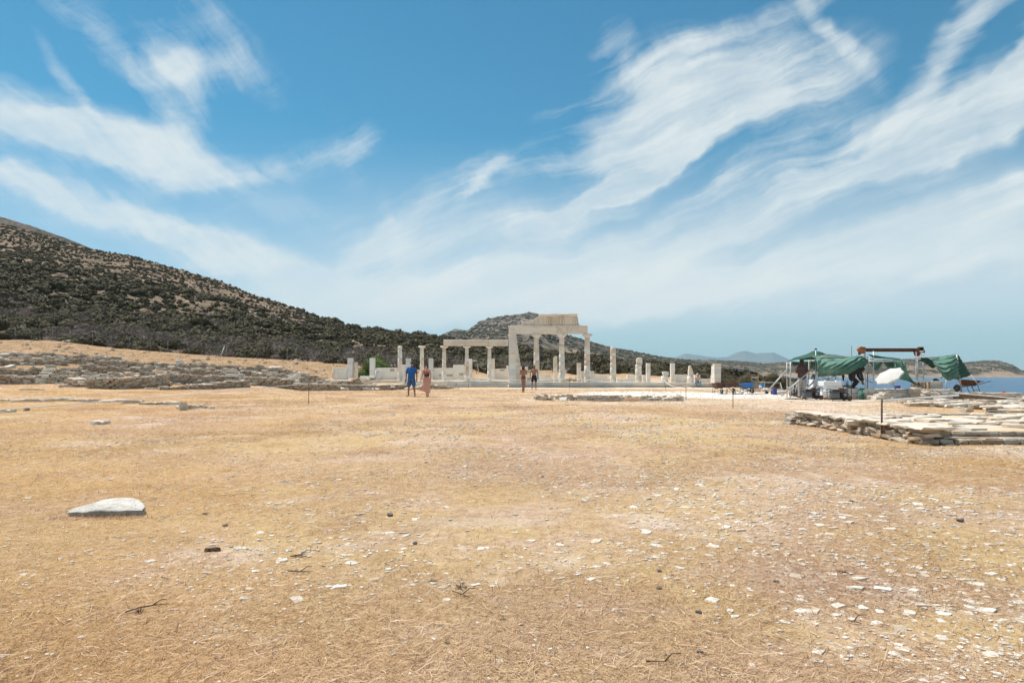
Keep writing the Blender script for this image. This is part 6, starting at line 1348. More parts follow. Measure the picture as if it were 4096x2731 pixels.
def barrow(label, base, rz, m, s=1.0, load=None):
    o = thing('wheelbarrow', base, label, 'wheelbarrow', 'wheelbarrows in the workshop')
    M3 = Matrix.Rotation(rz, 3, 'Z'); L = lambda x, y, z: Vector(base)+M3 @ (Vector((x, y, z))*s)
    # x across, y forward (wheel in front)
    top = [(-.30, -.42, .56), (.30, -.42, .56), (.27, .42, .62), (-.27, .42, .62)]; bot = [(-.17, -.22, .30), (.17, -.22, .30), (.14, .26, .32), (-.14, .26, .32)]
    mb = MB(); vs = [L(*p) for p in bot+top]+[L(p[0]*.93, p[1]*.93, p[2]+.012) for p in bot]+[L(p[0]*.94, p[1]*.94, p[2]) for p in top]
    fs = [(3, 2, 1, 0)]+[(i, (i+1) % 4, 4+(i+1) % 4, 4+i) for i in range(4)]+[(8, 9, 10, 11)]+[(8+(i+1) % 4, 8+i, 12+i, 12+(i+1) % 4) for i in range(4)]+[(4+i, 4+(i+1) % 4, 12+(i+1) % 4, 12+i) for i in range(4)]
    mb.add(vs, fs); tr = mb.build('tray', m, o)
    MB().tube([L(*p) for p in top+top[:1]], .014*s, 6).build('tray_rim', m, tr)
    for sx in (-1, 1):
        MB().tube([L(sx*.05, .62, .19), L(sx*.15, .2, .29), L(sx*.22, -.35, .38), L(sx*.27, -.95, .55)], .017*s, 8).build('handle', M_BLACK, o)
        MB().tube([L(sx*.22, -.30, .36), L(sx*.24, -.42, .0), L(sx*.22, -.15, .0), L(sx*.18, .0, .31)], .014*s, 8).build('leg', M_BLACK, o)
    MB().tube([L(-.24, -.40, .10), L(.24, -.40, .10)], .012*s, 6).build('cross_bar', M_BLACK, o)
    wheel(o, L(0, .62, .19), .19*s, .08*s, M3 @ Vector((1, 0, 0)), M_PIPED)
    if load:
        mb = MB(); rr = random.Random(len(label))
        mb.hull([L(rr.uniform(-.24, .24), rr.uniform(-.34, .34), .50+rr.uniform(-.05, .10)) for _ in range(22)]); tag(mb.build('barrow_load', load), 'pale load heaped in the '+('brown wheelbarrow by the temple pier' if 'beside' in label else 'other brown wheelbarrow'), 'sack', None, 'thing')
p = GP(2874, 1574); barrow('dark brown wheelbarrow with pale sacks beside the end pier', p, R(180), M_BROWN, 1.0, M_SACK)
p = GP(2926, 1574.5); barrow('reddish brown wheelbarrow between the blue one and the pier', p, R(170), M_BROWN, 1.05, M_SACK)
p = GP(2988, 1575); barrow('bright blue wheelbarrow at the edge of the workshop', p, R(187), M_BLUE, 1.0)
def side_barrow():
    p = RW(5, 2060, 848, D+.6); barrow('rusty wheelbarrow standing sideways on the wall before the sea', (p.x, p.y, p.z), R(90), M_RUST, .92)
side_barrow()
def generator(label, px, py, s=1.0):
    g = GP(px, py); o = thing('generator', g, label, 'generator', 'portable generators'); L = lambda x, y, z: g+Vector((x, y, z))*s
    fr = .016*s
    for y in (-.22, .22):
        MB().tube([L(-.50, y, .62), L(-.52, y, .5), L(-.50, y, .12), L(-.40, y, .07), L(.52, y, .07), L(.56, y, .14), L(.56, y, .62), L(.50, y, .68), L(.40, y, .68)], fr, 8).build('frame_tube', M_BLACK, o)
    for x, z in ((-.50, .62), (.56, .5), (-.4, .07), (.5, .07)): MB().tube([L(x, -.22, z), L(x, .22, z)], fr, 8).build('cross_tube', M_BLACK, o)
    MB().tube([L(-.50, -.2, .5), L(-.68, -.2, .48)], fr*1.3, 8).build('handle', M_BLACK, o)
    mb = MB(); mb.box(L(-.22, 0, .28), (.44*s, .36*s, .32*s), ch=.05*s); bd = mb.build('alternator', M_GREYP, o)
    mb = MB(); mb.box(L(-.22, -.01, .52), (.42*s, .34*s, .18*s), ch=.02*s); ct = mb.build('control_box', M_GREYP, o); MB().box(L(-.22, -.185, .53), (.36*s, .012*s, .13*s)).build('panel', M_BLACK, ct)
    mb = MB(); mb.box(L(.22, 0, .28), (.30*s, .34*s, .36*s), ch=.03*s); mb.box(L(.22, -.19, .30), (.2*s, .06*s, .22*s), ch=.03*s); eng = mb.build('engine', M_BLACK, o)
    MB().lathe(L(.24, -.21, .30), [(.09*s, 0), (.10*s, -.01*s), (.10*s, -.04*s), (.06*s, -.06*s)], 16, axis=(0, 1, 0)).build('starter_cover', M_GREYP, eng)
    MB().box(L(.38, -.05, .30), (.05*s, .3*s, .26*s), ch=.01*s).build('exhaust_guard', M_RUST, eng)
    mb = MB(); mb.box(L(.12, 0, .58), (.20*s, .30*s, .22*s), ch=.03*s); mb.build('air_filter', M_BROWN, o)
    mb = MB(); mb.lathe(L(.36, 0, .50), [(.12*s, 0), (.13*s, .01), (.13*s, .15*s), (.10*s, .19*s), (.05*s, .20*s), (.05*s, .23*s)], 18); mb.build('fuel_tank', M_GREYP, o)
    for y in (-.30, .30): wheel(o, L(.42, y, .135), .135*s, .08*s, (0, 1, 0), M_BROWN)
    for y in (-.2, .2): MB().tube([L(-.40, y, .07), L(-.42, y, .0)], fr, 6).build('foot', M_BLACK, o)
generator('portable generator with black tube frame beside the standing worker', 3245, 1598, .76)
generator('portable generator before the tall stack of white boxes', 3355, 1603, .78)
def boxes():
    spec = [(1738, 1885, 834, 928, D-2.2, .35, 'small white foam box at the foot of the stack'), (1755, 2045, 762, 930, D-1.9, .75, 'large white foam box carrying another in the stack'), (1746, 2028, 684, 762, D-2.0, .7, 'white foam box on top of the large one'), (1565, 1765, 776, 925, D-1.0, .7, 'white foam box under the rear pile'), (1583, 1705, 658, 776, D-.9, .5, 'tall white foam box at the end of the rear pile'), (1706, 1760, 662, 770, D-1.1, .4, 'narrow white foam box in the middle of the rear pile'), (1762, 1915, 664, 762, D-.8, .5, 'white foam box at the back of the rear pile')]
    for a, b, t, bo, d, dep, lab in spec:
        x0, x1 = RW(4, a, 0, d).x, RW(4, b, 0, d).x; z1, z0 = RW(4, 0, t, d).z, RW(4, 0, bo, d).z
        if bo > 900: z0 = .09
        mb = MB(); mb.box(((x0+x1)/2, d+dep/2, (z0+z1)/2), (x1-x0-.01, dep, z1-z0-.004), ch=.012); o = tag(mb.build('foam_box', M_WHITEF), lab, 'box', 'white foam boxes', 'thing')
        if t < 700:
            for f in (.2, .8): MB().lathe((x0+(x1-x0)*f, d+dep*.3, z1), [(.045, -.01), (.045, .02), (.03, .035)], 12).build('lug', M_WHITEF, o)
    o = thing('pallet', GP(3340, 1590), 'wooden pallet under the white foam boxes', 'pallet'); g = GP(3340, 1590)
    for k in range(5): MB().box((RW(4, 1900, 0, D-1.6).x, D-2.25+k*.28, .075), (1.25, .12, .022), ch=.004).build('slat', M_WOOD, o)
    for k in (-1, 0, 1): MB().box((RW(4, 1900, 0, D-1.6).x+k*.52, D-1.7, .03), (.10, 1.2, .06), ch=.004).build('block', M_WOOD, o)
boxes()
def marble_wall():
    r = random.Random(6); o = thing('marble_wall', foot(RW(5, 600, 985, D-1.9)), 'wall of large white and beige ashlar blocks behind the generators', 'wall')
    def course(x0, x1, t, b, d, n, mats, dep=.6):
        cuts = [0]+sorted((i+r.uniform(-.25, .25))/n for i in range(1, n))+[1]
        for i in range(n):
            a, c = RW(5, x0+(x1-x0)*cuts[i], t, d), RW(5, x0+(x1-x0)*cuts[i+1], b, d); mb = MB(); mb.box(((a.x+c.x)/2, d+dep/2+r.uniform(-.02, .02), (a.z+c.z)/2), (c.x-a.x-.01, dep, a.z-c.z-.006), ch=.016, jit=.005); mb.build('block', mats[i % len(mats)], o, Vector(((a.x+c.x)/2, d, c.z)))
    course(155, 1062, 802, 880, D-1.8, 6, [M_NEW, M_NEW, M_OLD, M_NEW, M_OLD]); course(190, 640, 882, 935, D-1.82, 3, [M_NEW, M_OLD, M_NEW]); course(190, 600, 936, 985, D-1.84, 4, [M_NEW, M_GREYM]); course(455, 575, 908, 972, D-2.2, 1, [M_NEW])
    r2 = random.Random(14)
    o2 = thing('stone_pile', foot(RW(5, 900, 990, D-2.4)), 'stacked pile of white building stones before the marble wall', 'stones')
    for row, (a, b, y) in enumerate(((555, 1310, 975), (560, 1320, 940), (600, 1310, 905), (680, 1120, 872), (740, 1110, 842), (880, 1000, 825))):
        x = a
        while x < b:
            l = r2.uniform(60, 130); p = RW(5, x+l/2, y, D-2.5+row*.06); stone(o2, p, (l*.2551*D/F*.98, .5, 34*.2551*D/F), r2.uniform(-.08, .08), (r2.uniform(-.05, .05), r2.uniform(-.08, .08)), S_SLAB); x += l
    p = RW(5, 1180, 868, D-2.6); mb = MB(); rr = random.Random(9); mb.hull([p+Vector((math.copysign(abs(math.cos(k))**.5, math.cos(k))*.23*rr.uniform(.85, 1.05), rr.uniform(-.2, .2), math.copysign(abs(math.sin(k))**.5, math.sin(k))*.19*rr.uniform(.9, 1.05))) for k in [i*.35 for i in range(18)]]); tag(mb.build('boulder', M_PATCH), 'big brown boulder set in the stone pile', 'stone', None, 'thing')
    p = RW(5, 1505, 895, D-1.5); mb = MB(); mb.hull([p+Vector((math.copysign(abs(math.cos(k))**.4, math.cos(k))*.24, rr.uniform(-.2, .2), math.copysign(abs(math.sin(k))**.5, math.sin(k))*.13)) for k in [i*.35 for i in range(18)]]); tag(mb.build('boulder', M_SLAB), 'flat-topped grey boulder at the start of the long wall', 'stone', None, 'thing')
    o3 = thing('ashlar_wall', foot(RW(5, 1950, 945, D-.8)), 'long low wall of squared blocks at the edge of the sea', 'wall'); o = o3
    def course3(x0, x1, t, b, d, n, mats):
        nonlocal o; o = o3; course(x0, x1, t, b, d, n, mats, .55)
    course3(1590, 2330, 858, 892, D-.9, 11, [M_SLAB, M_GREYM, M_SLAB, M_SLAB, M_NEW]); course3(1590, 2900, 893, 918, D-.92, 14, [M_SLAB, M_SCHIST, M_SLAB]); course3(1640, 2900, 919, 948, D-.94, 12, [M_SCHIST, M_SLAB]); course3(2330, 2900, 866, 892, D-.88, 6, [M_SCHIST, M_SLAB])
    o4 = thing('stone_heap', foot(RW(5, 1350, 900, D-1.2)), 'heap of white rubble between the two boulders', 'stones')
    for i in range(60): p = RW(5, r2.uniform(1255, 1430), r2.uniform(840, 930), D-1.4+r2.uniform(-.2, .3)); stone(o4, p, (r2.uniform(.08, .22), .18, r2.uniform(.05, .10)), r2.uniform(-1, 1), (r2.uniform(-.3, .3), r2.uniform(-.3, .3)), S_SLAB if i % 4 else S_PEB)
    for i in range(34): p = RW(5, r2.uniform(1320, 1760), r2.uniform(820, 842), D-.6+r2.uniform(0, .6)); stone(o4, p, (r2.uniform(.2, .5), .3, r2.uniform(.05, .10)), r2.uniform(-.3, .3), (0, 0), S_SLAB)
    p = RW(5, 1230, 808, D-1.6); mb = MB(); mb.box(p, (.34, .35, .16), ch=.02, jit=.012); tag(mb.build('marble_block', M_NEW), 'white marble block resting on the brown boulder', 'block', None, 'thing')
    # planks sloping down from the wall
    o5 = thing('plank_ramp', GP(3720, 1604), 'two long white-topped planks propped in a shallow peak before the slabs', 'planks')
    a, b, c = GP(3522, 1607)+Vector((0, 0, .03)), W(3838, 1582, 26.2), W(4200, 1614, 24.2)
    for p0, p1, m, h in ((a, b, M_SACK, .05), (b, c, M_WOOD_OLD, .14)):
        dv = p1-p0; an = math.atan2(dv.y, dv.x); el = -math.asin(dv.z/dv.length); mb = MB(); mb.box((p0+p1)/2, (dv.length, .28, h), Euler((0, el, an)), ch=.006); mb.build('plank', m, o5)
        mb = MB(); mb.box((p0+p1)/2+Vector((0, 0, h/2+.012)), (dv.length, .24, .018), Euler((0, el, an)), ch=.003); mb.build('plank_face', M_SACK, o5)
    for t in (.42, .62, .98): p = a.lerp(b, t); mb = MB(); z0 = gz(p.x, p.y); mb.box((p.x, p.y, (z0+p.z-.03)/2), (.22, .25, max(p.z-.03-z0, .05)), ch=.01); mb.build('support', M_WOOD_OLD, o5)
marble_wall()
def clutter():
    # crate and drum on the wall
    o = thing('timber_crate', RW(5, 1320, 808, D+.4), 'timber crate frame of pale posts behind the brown boulder', 'crate')
    for x, m in ((1198, M_WOOD), (1272, M_RUST), (1378, M_WOOD), (1440, M_WOOD)): a = RW(5, x, 690, D+.4); mb = MB(); mb.box((a.x, D+.4, (a.z+RW(5, x, 808, D+.4).z)/2), (.085, .06, a.z-RW(5, x, 808, D+.4).z), ch=.006); mb.build('post', m, o)
    for y in (672, 688): a, b = RW(5, 1200, y, D+.36), RW(5, 1460, y+10, D+.36); mb = MB(); mb.box((a+b)/2, (b.x-a.x, .03, .05), ch=.004); mb.build('top_rail', M_SACK, o)
    mb = MB(); a = RW(5, 1320, 760, D+.6); mb.hull([RW(5, x, y, D+.6+k) for x, y in ((1140, 800), (1150, 730), (1180, 715), (1190, 800)) for k in (0, .2)]); mb.build('liner', M_SACK, o)
    mb = MB(); mb.hull([RW(5, x, y, D+.7+k) for x, y in ((1210, 800), (1300, 720), (1340, 700), (1350, 800)) for k in (0, .2)]); mb.build('liner', mat('tan_cloth', (.45, .35, .25), None, 6, .9), o)
    o = thing('marble_drum', RW(5, 1588, 825, D+.3), 'white many-sided marble drum covered by a black bag', 'drum'); c = RW(5, 1588, 825, D+.3); h = RW(5, 0, 682, D+.3).z-c.z
    mb = MB(); mb.lathe(c+Vector((0, .35, 0)), [(.355, -.02), (.355, h*.52)], 10, smooth=False); mb.build('lower_part', M_GREYM, o); mb = MB(); mb.lathe(c+Vector((0, .35, 0)), [(.36, h*.54), (.36, h-.02), (.345, h)], 10, smooth=False); mb.build('upper_part', M_NEW, o); MB().lathe(c+Vector((0, .35, 0)), [(.34, h*.515), (.34, h*.545)], 10).build('gap_pad', M_BLACK, o)
    mb = MB(); p = c+Vector((.05, .25, h)); rr = random.Random(2); mb.hull([p+Vector((rr.uniform(-.20, .22), rr.uniform(-.12, .12), rr.uniform(-.02, .06))) for _ in range(14)]+[p+Vector((-.05, 0, .14)), p+Vector((.06, .05, .12)), p+Vector((-.16, 0, .09))]); tag(mb.build('black_bag', M_BLACK), 'crumpled black bag on top of the marble drum', 'bag', None, 'thing')
    # buckets and containers
    def bucket(px, py, r, h, m, lab):
        g = GP(px, py); mb = MB(); o = thing('bucket', g, lab, 'bucket'); mb.lathe(g, [(r*.8, .0), (r, h), (r*1.06, h), (r*1.06, h-.02), (r*.92, h-.02), (r*.74, .02)], 20); mb.build('shell', m, o)
        MB().tube([g+Vector((math.cos(t)*r*1.05, -.02, h-.03-math.sin(t)*r*.9)) for t in [k*math.pi/8 for k in range(9)]], .006, 6).build('bail', M_PIPED, o)
    bucket(3067, 1575, .10, .17, M_BLACK, 'black bucket standing below the long brace'); bucket(3087, 1577, .055, .20, M_BLACK, 'slim black bucket next to the violet container')
    g = GP(3101, 1578.5); o = thing('plastic_container', g, 'violet-blue plastic container beside the slim bucket', 'container'); mb = MB(); mb.box(g+Vector((0, .1, .17)), (.22, .22, .34), ch=.025); mb.build('body', M_PURP, o); MB().lathe(g+Vector((-.05, .1, .34)), [(.04, -.01), (.04, .03), (.03, .04)], 12).build('cap', M_PURP, o)
    def sack(px, py, w, h, dd, lab, m=M_SACK, seed=1):
        g = GP(px, py); rr = random.Random(seed); mb = MB(); V0, F0 = ico(2); V = V0*np.array([w/2, dd/2, h/2])*(1+np.array([[rr.uniform(-.14, .14)] for _ in V0])); V[:, 2] = np.maximum(V[:, 2], -h*.33); V += np.array([g.x, g.y+dd/2, g.z+h*.33]); mb.add([Vector(v) for v in V], [tuple(f) for f in F0], True); tag(mb.build('sack', m), lab, 'sack', None, 'thing')
    sack(3118, 1577, .36, .26, .3, 'white sack leaning by the violet container', seed=2); sack(3070, 1563, .6, .22, .4, 'long white sheet-wrapped bundle under the brace', seed=3); sack(3016, 1560, .42, .26, .3, 'pale sack beside the blue wheelbarrow', seed=4); sack(2972, 1575, .12, .20, .2, 'small white bag at the foot of the blue wheelbarrow', seed=5); sack(3134, 1573, .42, .2, .3, 'low white sack under the scaffold foot', seed=6)
    d = 37.5; o = thing('plastic_barrel', RW(4, 766, 795, d), 'blue and white plastic tub on the rubble behind the sacks', 'tub'); c = RW(4, 766, 795, d); mb = MB(); mb.lathe(c, [(.10, 0), (.12, .12), (.13, .13), (.13, .22), (.10, .24)], 16); mb.build('body', M_BLUE, o); MB().lathe(c+Vector((-.06, -.05, .02)), [(.08, 0), (.09, .10), (.07, .13)], 14).build('white_bag', M_SACK, o)
    o = thing('timber_stand', RW(4, 660, 800, d+1), 'upright timber stand with a board behind the blue wheelbarrow', 'stand')
    for x, y0, m in ((617, 585, M_WOOD), (718, 582, M_WOOD), (597, 655, M_WOOD_OLD)): a, b = RW(4, x, y0, d+1), RW(4, x+1, 800, d+1); mb = MB(); mb.box((a+b)/2, (.045, .045, a.z-b.z), ch=.005); mb.build('post', m, o)
    a, b = RW(4, 612, 622, d+1), RW(4, 720, 624, d+1); mb = MB(); mb.box((a+b)/2, (b.x-a.x, .04, .05)); mb.build('cross_bar', M_SACK, o)
    a, b = RW(4, 628, 680, d+.95), RW(4, 706, 800, d+.95); mb = MB(); mb.box((a+b)/2, (b.x-a.x, .03, a.z-b.z), ch=.004); mb.build('board', mat('plywood', (.36, .27, .18), (.30, .22, .14), 6, .8), o)
    o = thing('pipe_rail', RW(4, 820, 800, d), 'low pipe rail behind the rubble near the round shrub', 'rail')
    a, b = RW(4, 735, 700, d), RW(4, 1070, 706, d); pole(o, 'top_pipe', a, b, .016)
    for x in (820, 1062): pole(o, 'post', RW(4, x, 703, d), foot(RW(4, x, 800, d)), .014)
    pole(o, 'prop', RW(4, 1065, 705, d), foot(RW(4, 1120, 800, d-.5)), .012)
    # lying slabs and boards by the sacks
    r = random.Random(4); o = thing('slab_stack', GP(3060, 1562), 'loose stack of white slabs and boards among the sacks', 'stones')
    for i in range(46): px, py = r.uniform(2945, 3135), r.uniform(1553, 1566); g = GP(px, py); stone(o, g+Vector((0, 0, r.uniform(.02, .12))), (r.uniform(.2, .7), .35, r.uniform(.04, .09)), r.uniform(-.3, .3), (0, 0), S_SLAB)
    for i in range(6): px, py = r.uniform(3000, 3120), r.uniform(1557, 1562); g = GP(px, py); mb = MB(); mb.box(g+Vector((0, 0, .10+.02*i)), (r.uniform(.6, 1.3), .14, .03), (0, 0, r.uniform(-.15, .15)), ch=.003); mb.build('board', M_WOOD_OLD if i % 2 else M_SACK, o)
    g = GP(3030, 1577); mb = MB(); mb.box(g+Vector((0, 0, .03)), (.62, .2, .025), (0, .03, -.1), ch=.003); tag(mb.build('white_board', M_SACK), 'white board lying flat before the blue wheelbarrow', 'board', None, 'thing')
    # hand truck by the worker
    g = GP(3172, 1585); o = thing('hand_truck', g, 'two-wheeled hand truck leaning beside the dark-shirted worker', 'hand truck')
    for y in (-.18, .18): pole(o, 'side_rail', g+Vector((.02, y, .12)), g+Vector((.17, y+.1, .62)), .016); wheel(o, g+Vector((0, y*1.3, .115)), .115, .07, (0, 1, 0), M_BROWN)
    for z in (.2, .4, .6): pole(o, 'cross_bar', g+Vector((.02+.3*(z-.12), -.18, z)), g+Vector((.02+.3*(z-.12), .2, z)), .012)
    MB().box(g+Vector((.22, 0, .05)), (.42, .4, .02), (0, -.05, 0)).build('toe_plate', M_PIPE, o)
    x = RW(4, 1320, 800, D+3.8); o = thing('dark_bin', foot(x), 'tall dark grey bin standing behind the worker', 'bin'); b = foot(x); mb = MB(); mb.box(b+Vector((.02, 0, .36)), (.62, .5, .72), ch=.03); mb.build('body', M_PIPED, o); MB().box(b+Vector((.02, 0, .735)), (.66, .54, .04), ch=.01).build('lid', M_PIPED, o)
    for k in range(5): MB().box(b+Vector((-.22+k*.12, -.253, .35)), (.02, .012, .6)).build('rib', M_BLACK, o)
    # hanging cloths
    tarp('grey-blue cloth hung on the scaffold tower', [[(4, 1560, 585, D+.3), (4, 1590, 575, D+.3), (4, 1612, 590, D+.3)], [(4, 1548, 650, D+.2), (4, 1580, 650, D+.1), (4, 1612, 660, D+.2)], [(4, 1535, 745, D+.2), (4, 1570, 740, D+.1), (4, 1605, 735, D+.2)]], cloth_mat('denim', (.12, .17, .24), (.17, .22, .30)), 20, 20, .03, (1.2, .1), 3, 12, 'hanging_cloth')
    tarp('dark brown garment hanging from a scaffold post', [[(4, 2030, 570, D+1.7), (4, 2050, 566, D+1.7), (4, 2072, 570, D+1.7)], [(4, 2034, 620, D+1.6), (4, 2052, 620, D+1.6), (4, 2070, 615, D+1.6)], [(4, 2042, 670, D+1.7), (4, 2055, 676, D+1.7), (4, 2064, 668, D+1.7)]], cloth_mat('brown_cloth', (.05, .03, .025), (.07, .045, .035)), 14, 16, .03, (1.2, .1), 2, 13, 'hanging_cloth')
    # bench with dark boxes near the bending worker
    x = RW(4, 2095, 800, D-.2); o = thing('tool_chest', Vector((x.x, x.y, RW(4, 0, 812, D-.2).z)), 'dark green chest on the block wall before the sea', 'chest'); mb = MB(); mb.box((x.x, x.y, (RW(4, 0, 755, D-.2).z+RW(4, 0, 812, D-.2).z)/2), (.33, .3, .21), ch=.015); mb.build('body', M_GREYP, o); MB().box((x.x, x.y, RW(4, 0, 752, D-.2).z), (.35, .32, .03), ch=.006).build('lid', M_BLACK, o)
    x = RW(4, 2115, 750, D-.15); o = thing('water_bottle', Vector((x.x, x.y, RW(4, 0, 750, D).z)), 'pale blue water bottle standing on the dark chest', 'bottle'); MB().lathe(Vector((x.x, x.y, RW(4, 0, 750, D).z)), [(.055, 0), (.06, .01), (.06, .17), (.02, .22), (.02, .25)], 14).build('body', mat('pale_blue_plastic', (.40, .55, .65), None, 5, .3), o)
    x = RW(5, 935, 800, D-1.2); mb = MB(); mb.box(x+Vector((0, 0, .06)), (.20, .2, .12), ch=.012); mb.box(x+Vector((0, 0, .125)), (.22, .22, .02), ch=.005); tag(mb.build('plastic_crate', M_PURP), 'small violet plastic crate at the foot of the parasol', 'crate', None, 'thing')
    x = W(4014, 1572, D-.6); mb = MB(); mb.ball(x, (.11, .11, .09)); tag(mb.build('float', mat('red_plastic', (.32, .06, .04), None, 8, .5)), 'red round float lying on the long wall', 'float', None, 'thing')
    g = GP(3165, 1596); mb = MB(); mb.tube([g+Vector((math.cos(t*.8)*.22*(1-.02*t)*1.4, math.sin(t*.8)*.16, .012+.004*math.sin(t*2))) for t in range(24)]+[g+Vector((.4+.05*k, .05, .01)) for k in range(8)], .014, 6); tag(mb.build('cable_coil', M_BLACK), 'loose black cable coiled on the dusty ground', 'cable', None, 'thing')
clutter()
# ================================================================ people
SKIN = mat('tanned_skin', (.33, .165, .105), (.30, .145, .09), 5, .6, rand=.0); SKIN_L = mat('light_skin', (.58, .34, .25), (.54, .31, .225), 5, .6); SKIN_D = mat('dark_skin', (.16, .08, .05), (.14, .07, .045), 5, .6)
HAIR = mat('dark_hair', (.035, .022, .016), (.055, .035, .025), 40, .6, .3, 120); HAIR_W = mat('white_hair', (.62, .60, .57), (.52, .50, .47), 40, .7, .3, 120)
def solid(o, vox=.014, it=3):
    m = o.modifiers.new('join', 'REMESH'); m.mode = 'VOXEL'; m.voxel_size = vox; m.use_smooth_shade = True
    s = o.modifiers.new('smooth', 'SMOOTH'); s.iterations = it; s.factor = .5; return o
def V3(*a): return Vector(a)
class Body:
    """a figure from joints in metres; x to the viewer's right, y away, z up"""
    def __init__(s, name, label, base, h, skin, cat='person'):
        s.k = h/1.75; s.b = Vector(base); s.o = thing(name, base, label, cat); s.mb = MB(); s.skin = skin
    def P(s, p): return s.b+Vector(p)*s.k
    def limb(s, mb, pts, rad, seg=12, lat=None):
        P = [s.P(p) for p in pts]; r = [tuple(x*s.k for x in q_) if isinstance(q_, tuple) else q_*s.k for q_ in rad]; mb.tube(P, r, seg, lat=lat)
        for p, q_ in ((P[0], r[0]), (P[-1], r[-1])):
            q1 = q_ if not isinstance(q_, tuple) else min(q_); mb.ball(p, q1*.98, 10, 6)
    def arm(s, sh, el, wr, curl=Vector((0, -.02, -.09)), thumb=Vector((.03, -.04, -.03))):
        sh, el, wr = map(Vector, (sh, el, wr)); s.limb(s.mb, [sh, sh.lerp(el, .35), el, el.lerp(wr, .3), wr], [.052, .050, .038, .040, .027])
        d = (wr-el).normalized(); c = Vector(curl); pal = wr+d*.075
        s.limb(s.mb, [wr, wr+d*.04, pal], [(.027, .020), (.040, .018), (.040, .016)], 10)
        lat = d.cross(c if c.cross(d).length > .01 else Vector((0, 1, 0))).normalized()
        for i, ln in enumerate((.062, .072, .068, .052)):
            r0 = pal+lat*(.030-.020*i); s.limb(s.mb, [r0-d*.02, r0+d*ln*.45+c*.08, r0+d*ln*.75+c*.35, r0+d*ln*.85+c*.6], [.0095, .009, .0085, .008], 8)
        r0 = wr+d*.03+lat*.032; s.limb(s.mb, [r0, r0+Vector(thumb)*.6+d*.02, r0+Vector(thumb)+d*.045], [.011, .010, .009], 8)
        return pal
    def leg(s, hip, kn, an, toe, fat=1.0):
        hip, kn, an, toe = map(Vector, (hip, kn, an, toe)); s.limb(s.mb, [hip, hip.lerp(kn, .4), kn, kn.lerp(an, .28), kn.lerp(an, .7), an], [.088*fat, .076*fat, .054, .056*fat, .040, .034])
        d = (toe-an); d.z = 0; d.normalize(); s.limb(s.mb, [an+Vector((0, 0, -.02))-d*.045, an+d*.05+Vector((0, 0, -.035)), toe-d*.02+Vector((0, 0, .008)), toe], [.034, (.040, .030), (.044, .020), (.036, .014)], 10)
    def torso(s, pts, rad, lat=(1, 0, 0)): s.limb(s.mb, pts, rad, 16, lat)
    def head(s, c, face, neck):
        """c: head centre, face: where the nose points"""
        c = Vector(c); f = Vector(face).normalized(); r = f.cross(Vector((0, 0, 1))).normalized(); u = r.cross(f); s.hc, s.hf, s.hr, s.hu = c, f, r, u
        s.limb(s.mb, [neck, c-u*.06-f*.01], [.056, .052], 12)
        Q = lambda a, b, d: s.P(c+r*a+f*b+u*d)
        s.mb.hull_pts = None
        s.mb.ball(s.P(c+u*.012-f*.012), (.078*s.k, .078*s.k, .102*s.k), 16, 12); s.mb.ball(Q(0, .022, -.045), (.058*s.k, .060*s.k, .070*s.k), 14, 10)
        s.limb(s.mb, [c+f*.078+u*.025, c+f*.098-u*.012, c+f*.080-u*.022], [.010, .014, .010], 8)
        s.limb(s.mb, [c+f*.072-u*.055-r*.02, c+f*.078-u*.055, c+f*.072-u*.055+r*.02], [.007, .009, .007], 8)
        for sg in (-1, 1): s.mb.ball(Q(sg*.078, -.01, -.005), (.014*s.k, .018*s.k, .030*s.k), 8, 6); s.limb(s.mb, [c+f*.070+r*sg*.045+u*.032, c+f*.080+r*sg*.015+u*.034], [.010, .010], 8)
        eye = MB()
        for sg in (-1, 1): eye.ball(Q(sg*.030, .068, .012), .011*s.k, 8, 6)
        s.eyes = eye
    def done(s, vox=.013):
        o = s.mb.build('body', s.skin, s.o); solid(o, vox*s.k, 3)
        if hasattr(s, 'eyes'): s.eyes.build('eyes', bpy.data.materials.get('eye_white') or mat('eye_white', (.6, .58, .55), None, 5, .4), o)
        return o
    def cap(s, name, m, n=1.10, back=.0, low=-.02, drop=0.0):
        mb = MB(); c, f, r, u = s.hc, s.hf, s.hr, s.hu; vs = []; fs = []; seg = 18; rings = 7
        for i in range(rings+1):
            th = (math.pi*.5)*(i/rings)
            for k in range(seg):
                w = 2*math.pi*k/seg; x = math.cos(w); y = math.sin(w); lowz = low+(.0 if y > .3 else -.055-drop)*(1 if i == rings else i/rings)
                z = .112*math.cos(th) if i < rings else lowz
                rr = math.sin(th)*.086 if i < rings else .085*(1.0)
                vs.append(s.P(c-f*.012+r*x*rr*n+f*y*rr*n*1.04+u*(z*n+(0 if i < rings else 0))))
        fs = [(i*seg+k, i*seg+(k+1) % seg, (i+1)*seg+(k+1) % seg, (i+1)*seg+k) for i in range(rings) for k in range(seg)]
        mb.add(vs, fs, True); o = mb.build(name, m, s.o); md = o.modifiers.new('t', 'SOLIDIFY'); md.thickness = .012; return o
    def wear(s, name, m, parts, vox=.014, lat=(1, 0, 0)):
        mb = MB()
        for pts, rad in parts: s.limb(mb, pts, rad, 16, lat)
        o = mb.build(name, m, s.o); solid(o, vox*s.k, 2); return o
    def glasses(s):
        mb = MB(); c, f, r, u = s.hc, s.hf, s.hr, s.hu
        for sg in (-1, 1): mb.ball(s.P(c+f*.078+r*sg*.032+u*.014), (.028*s.k, .014*s.k, .020*s.k), 10, 6); mb.tube([s.P(c+f*.072+r*sg*.058+u*.016), s.P(c+r*sg*.084+u*.012)], .004*s.k, 6)
        mb.tube([s.P(c+f*.086-r*.02+u*.018), s.P(c+f*.086+r*.02+u*.018)], .004*s.k, 6); mb.build('sunglasses', M_BLACK, s.o)
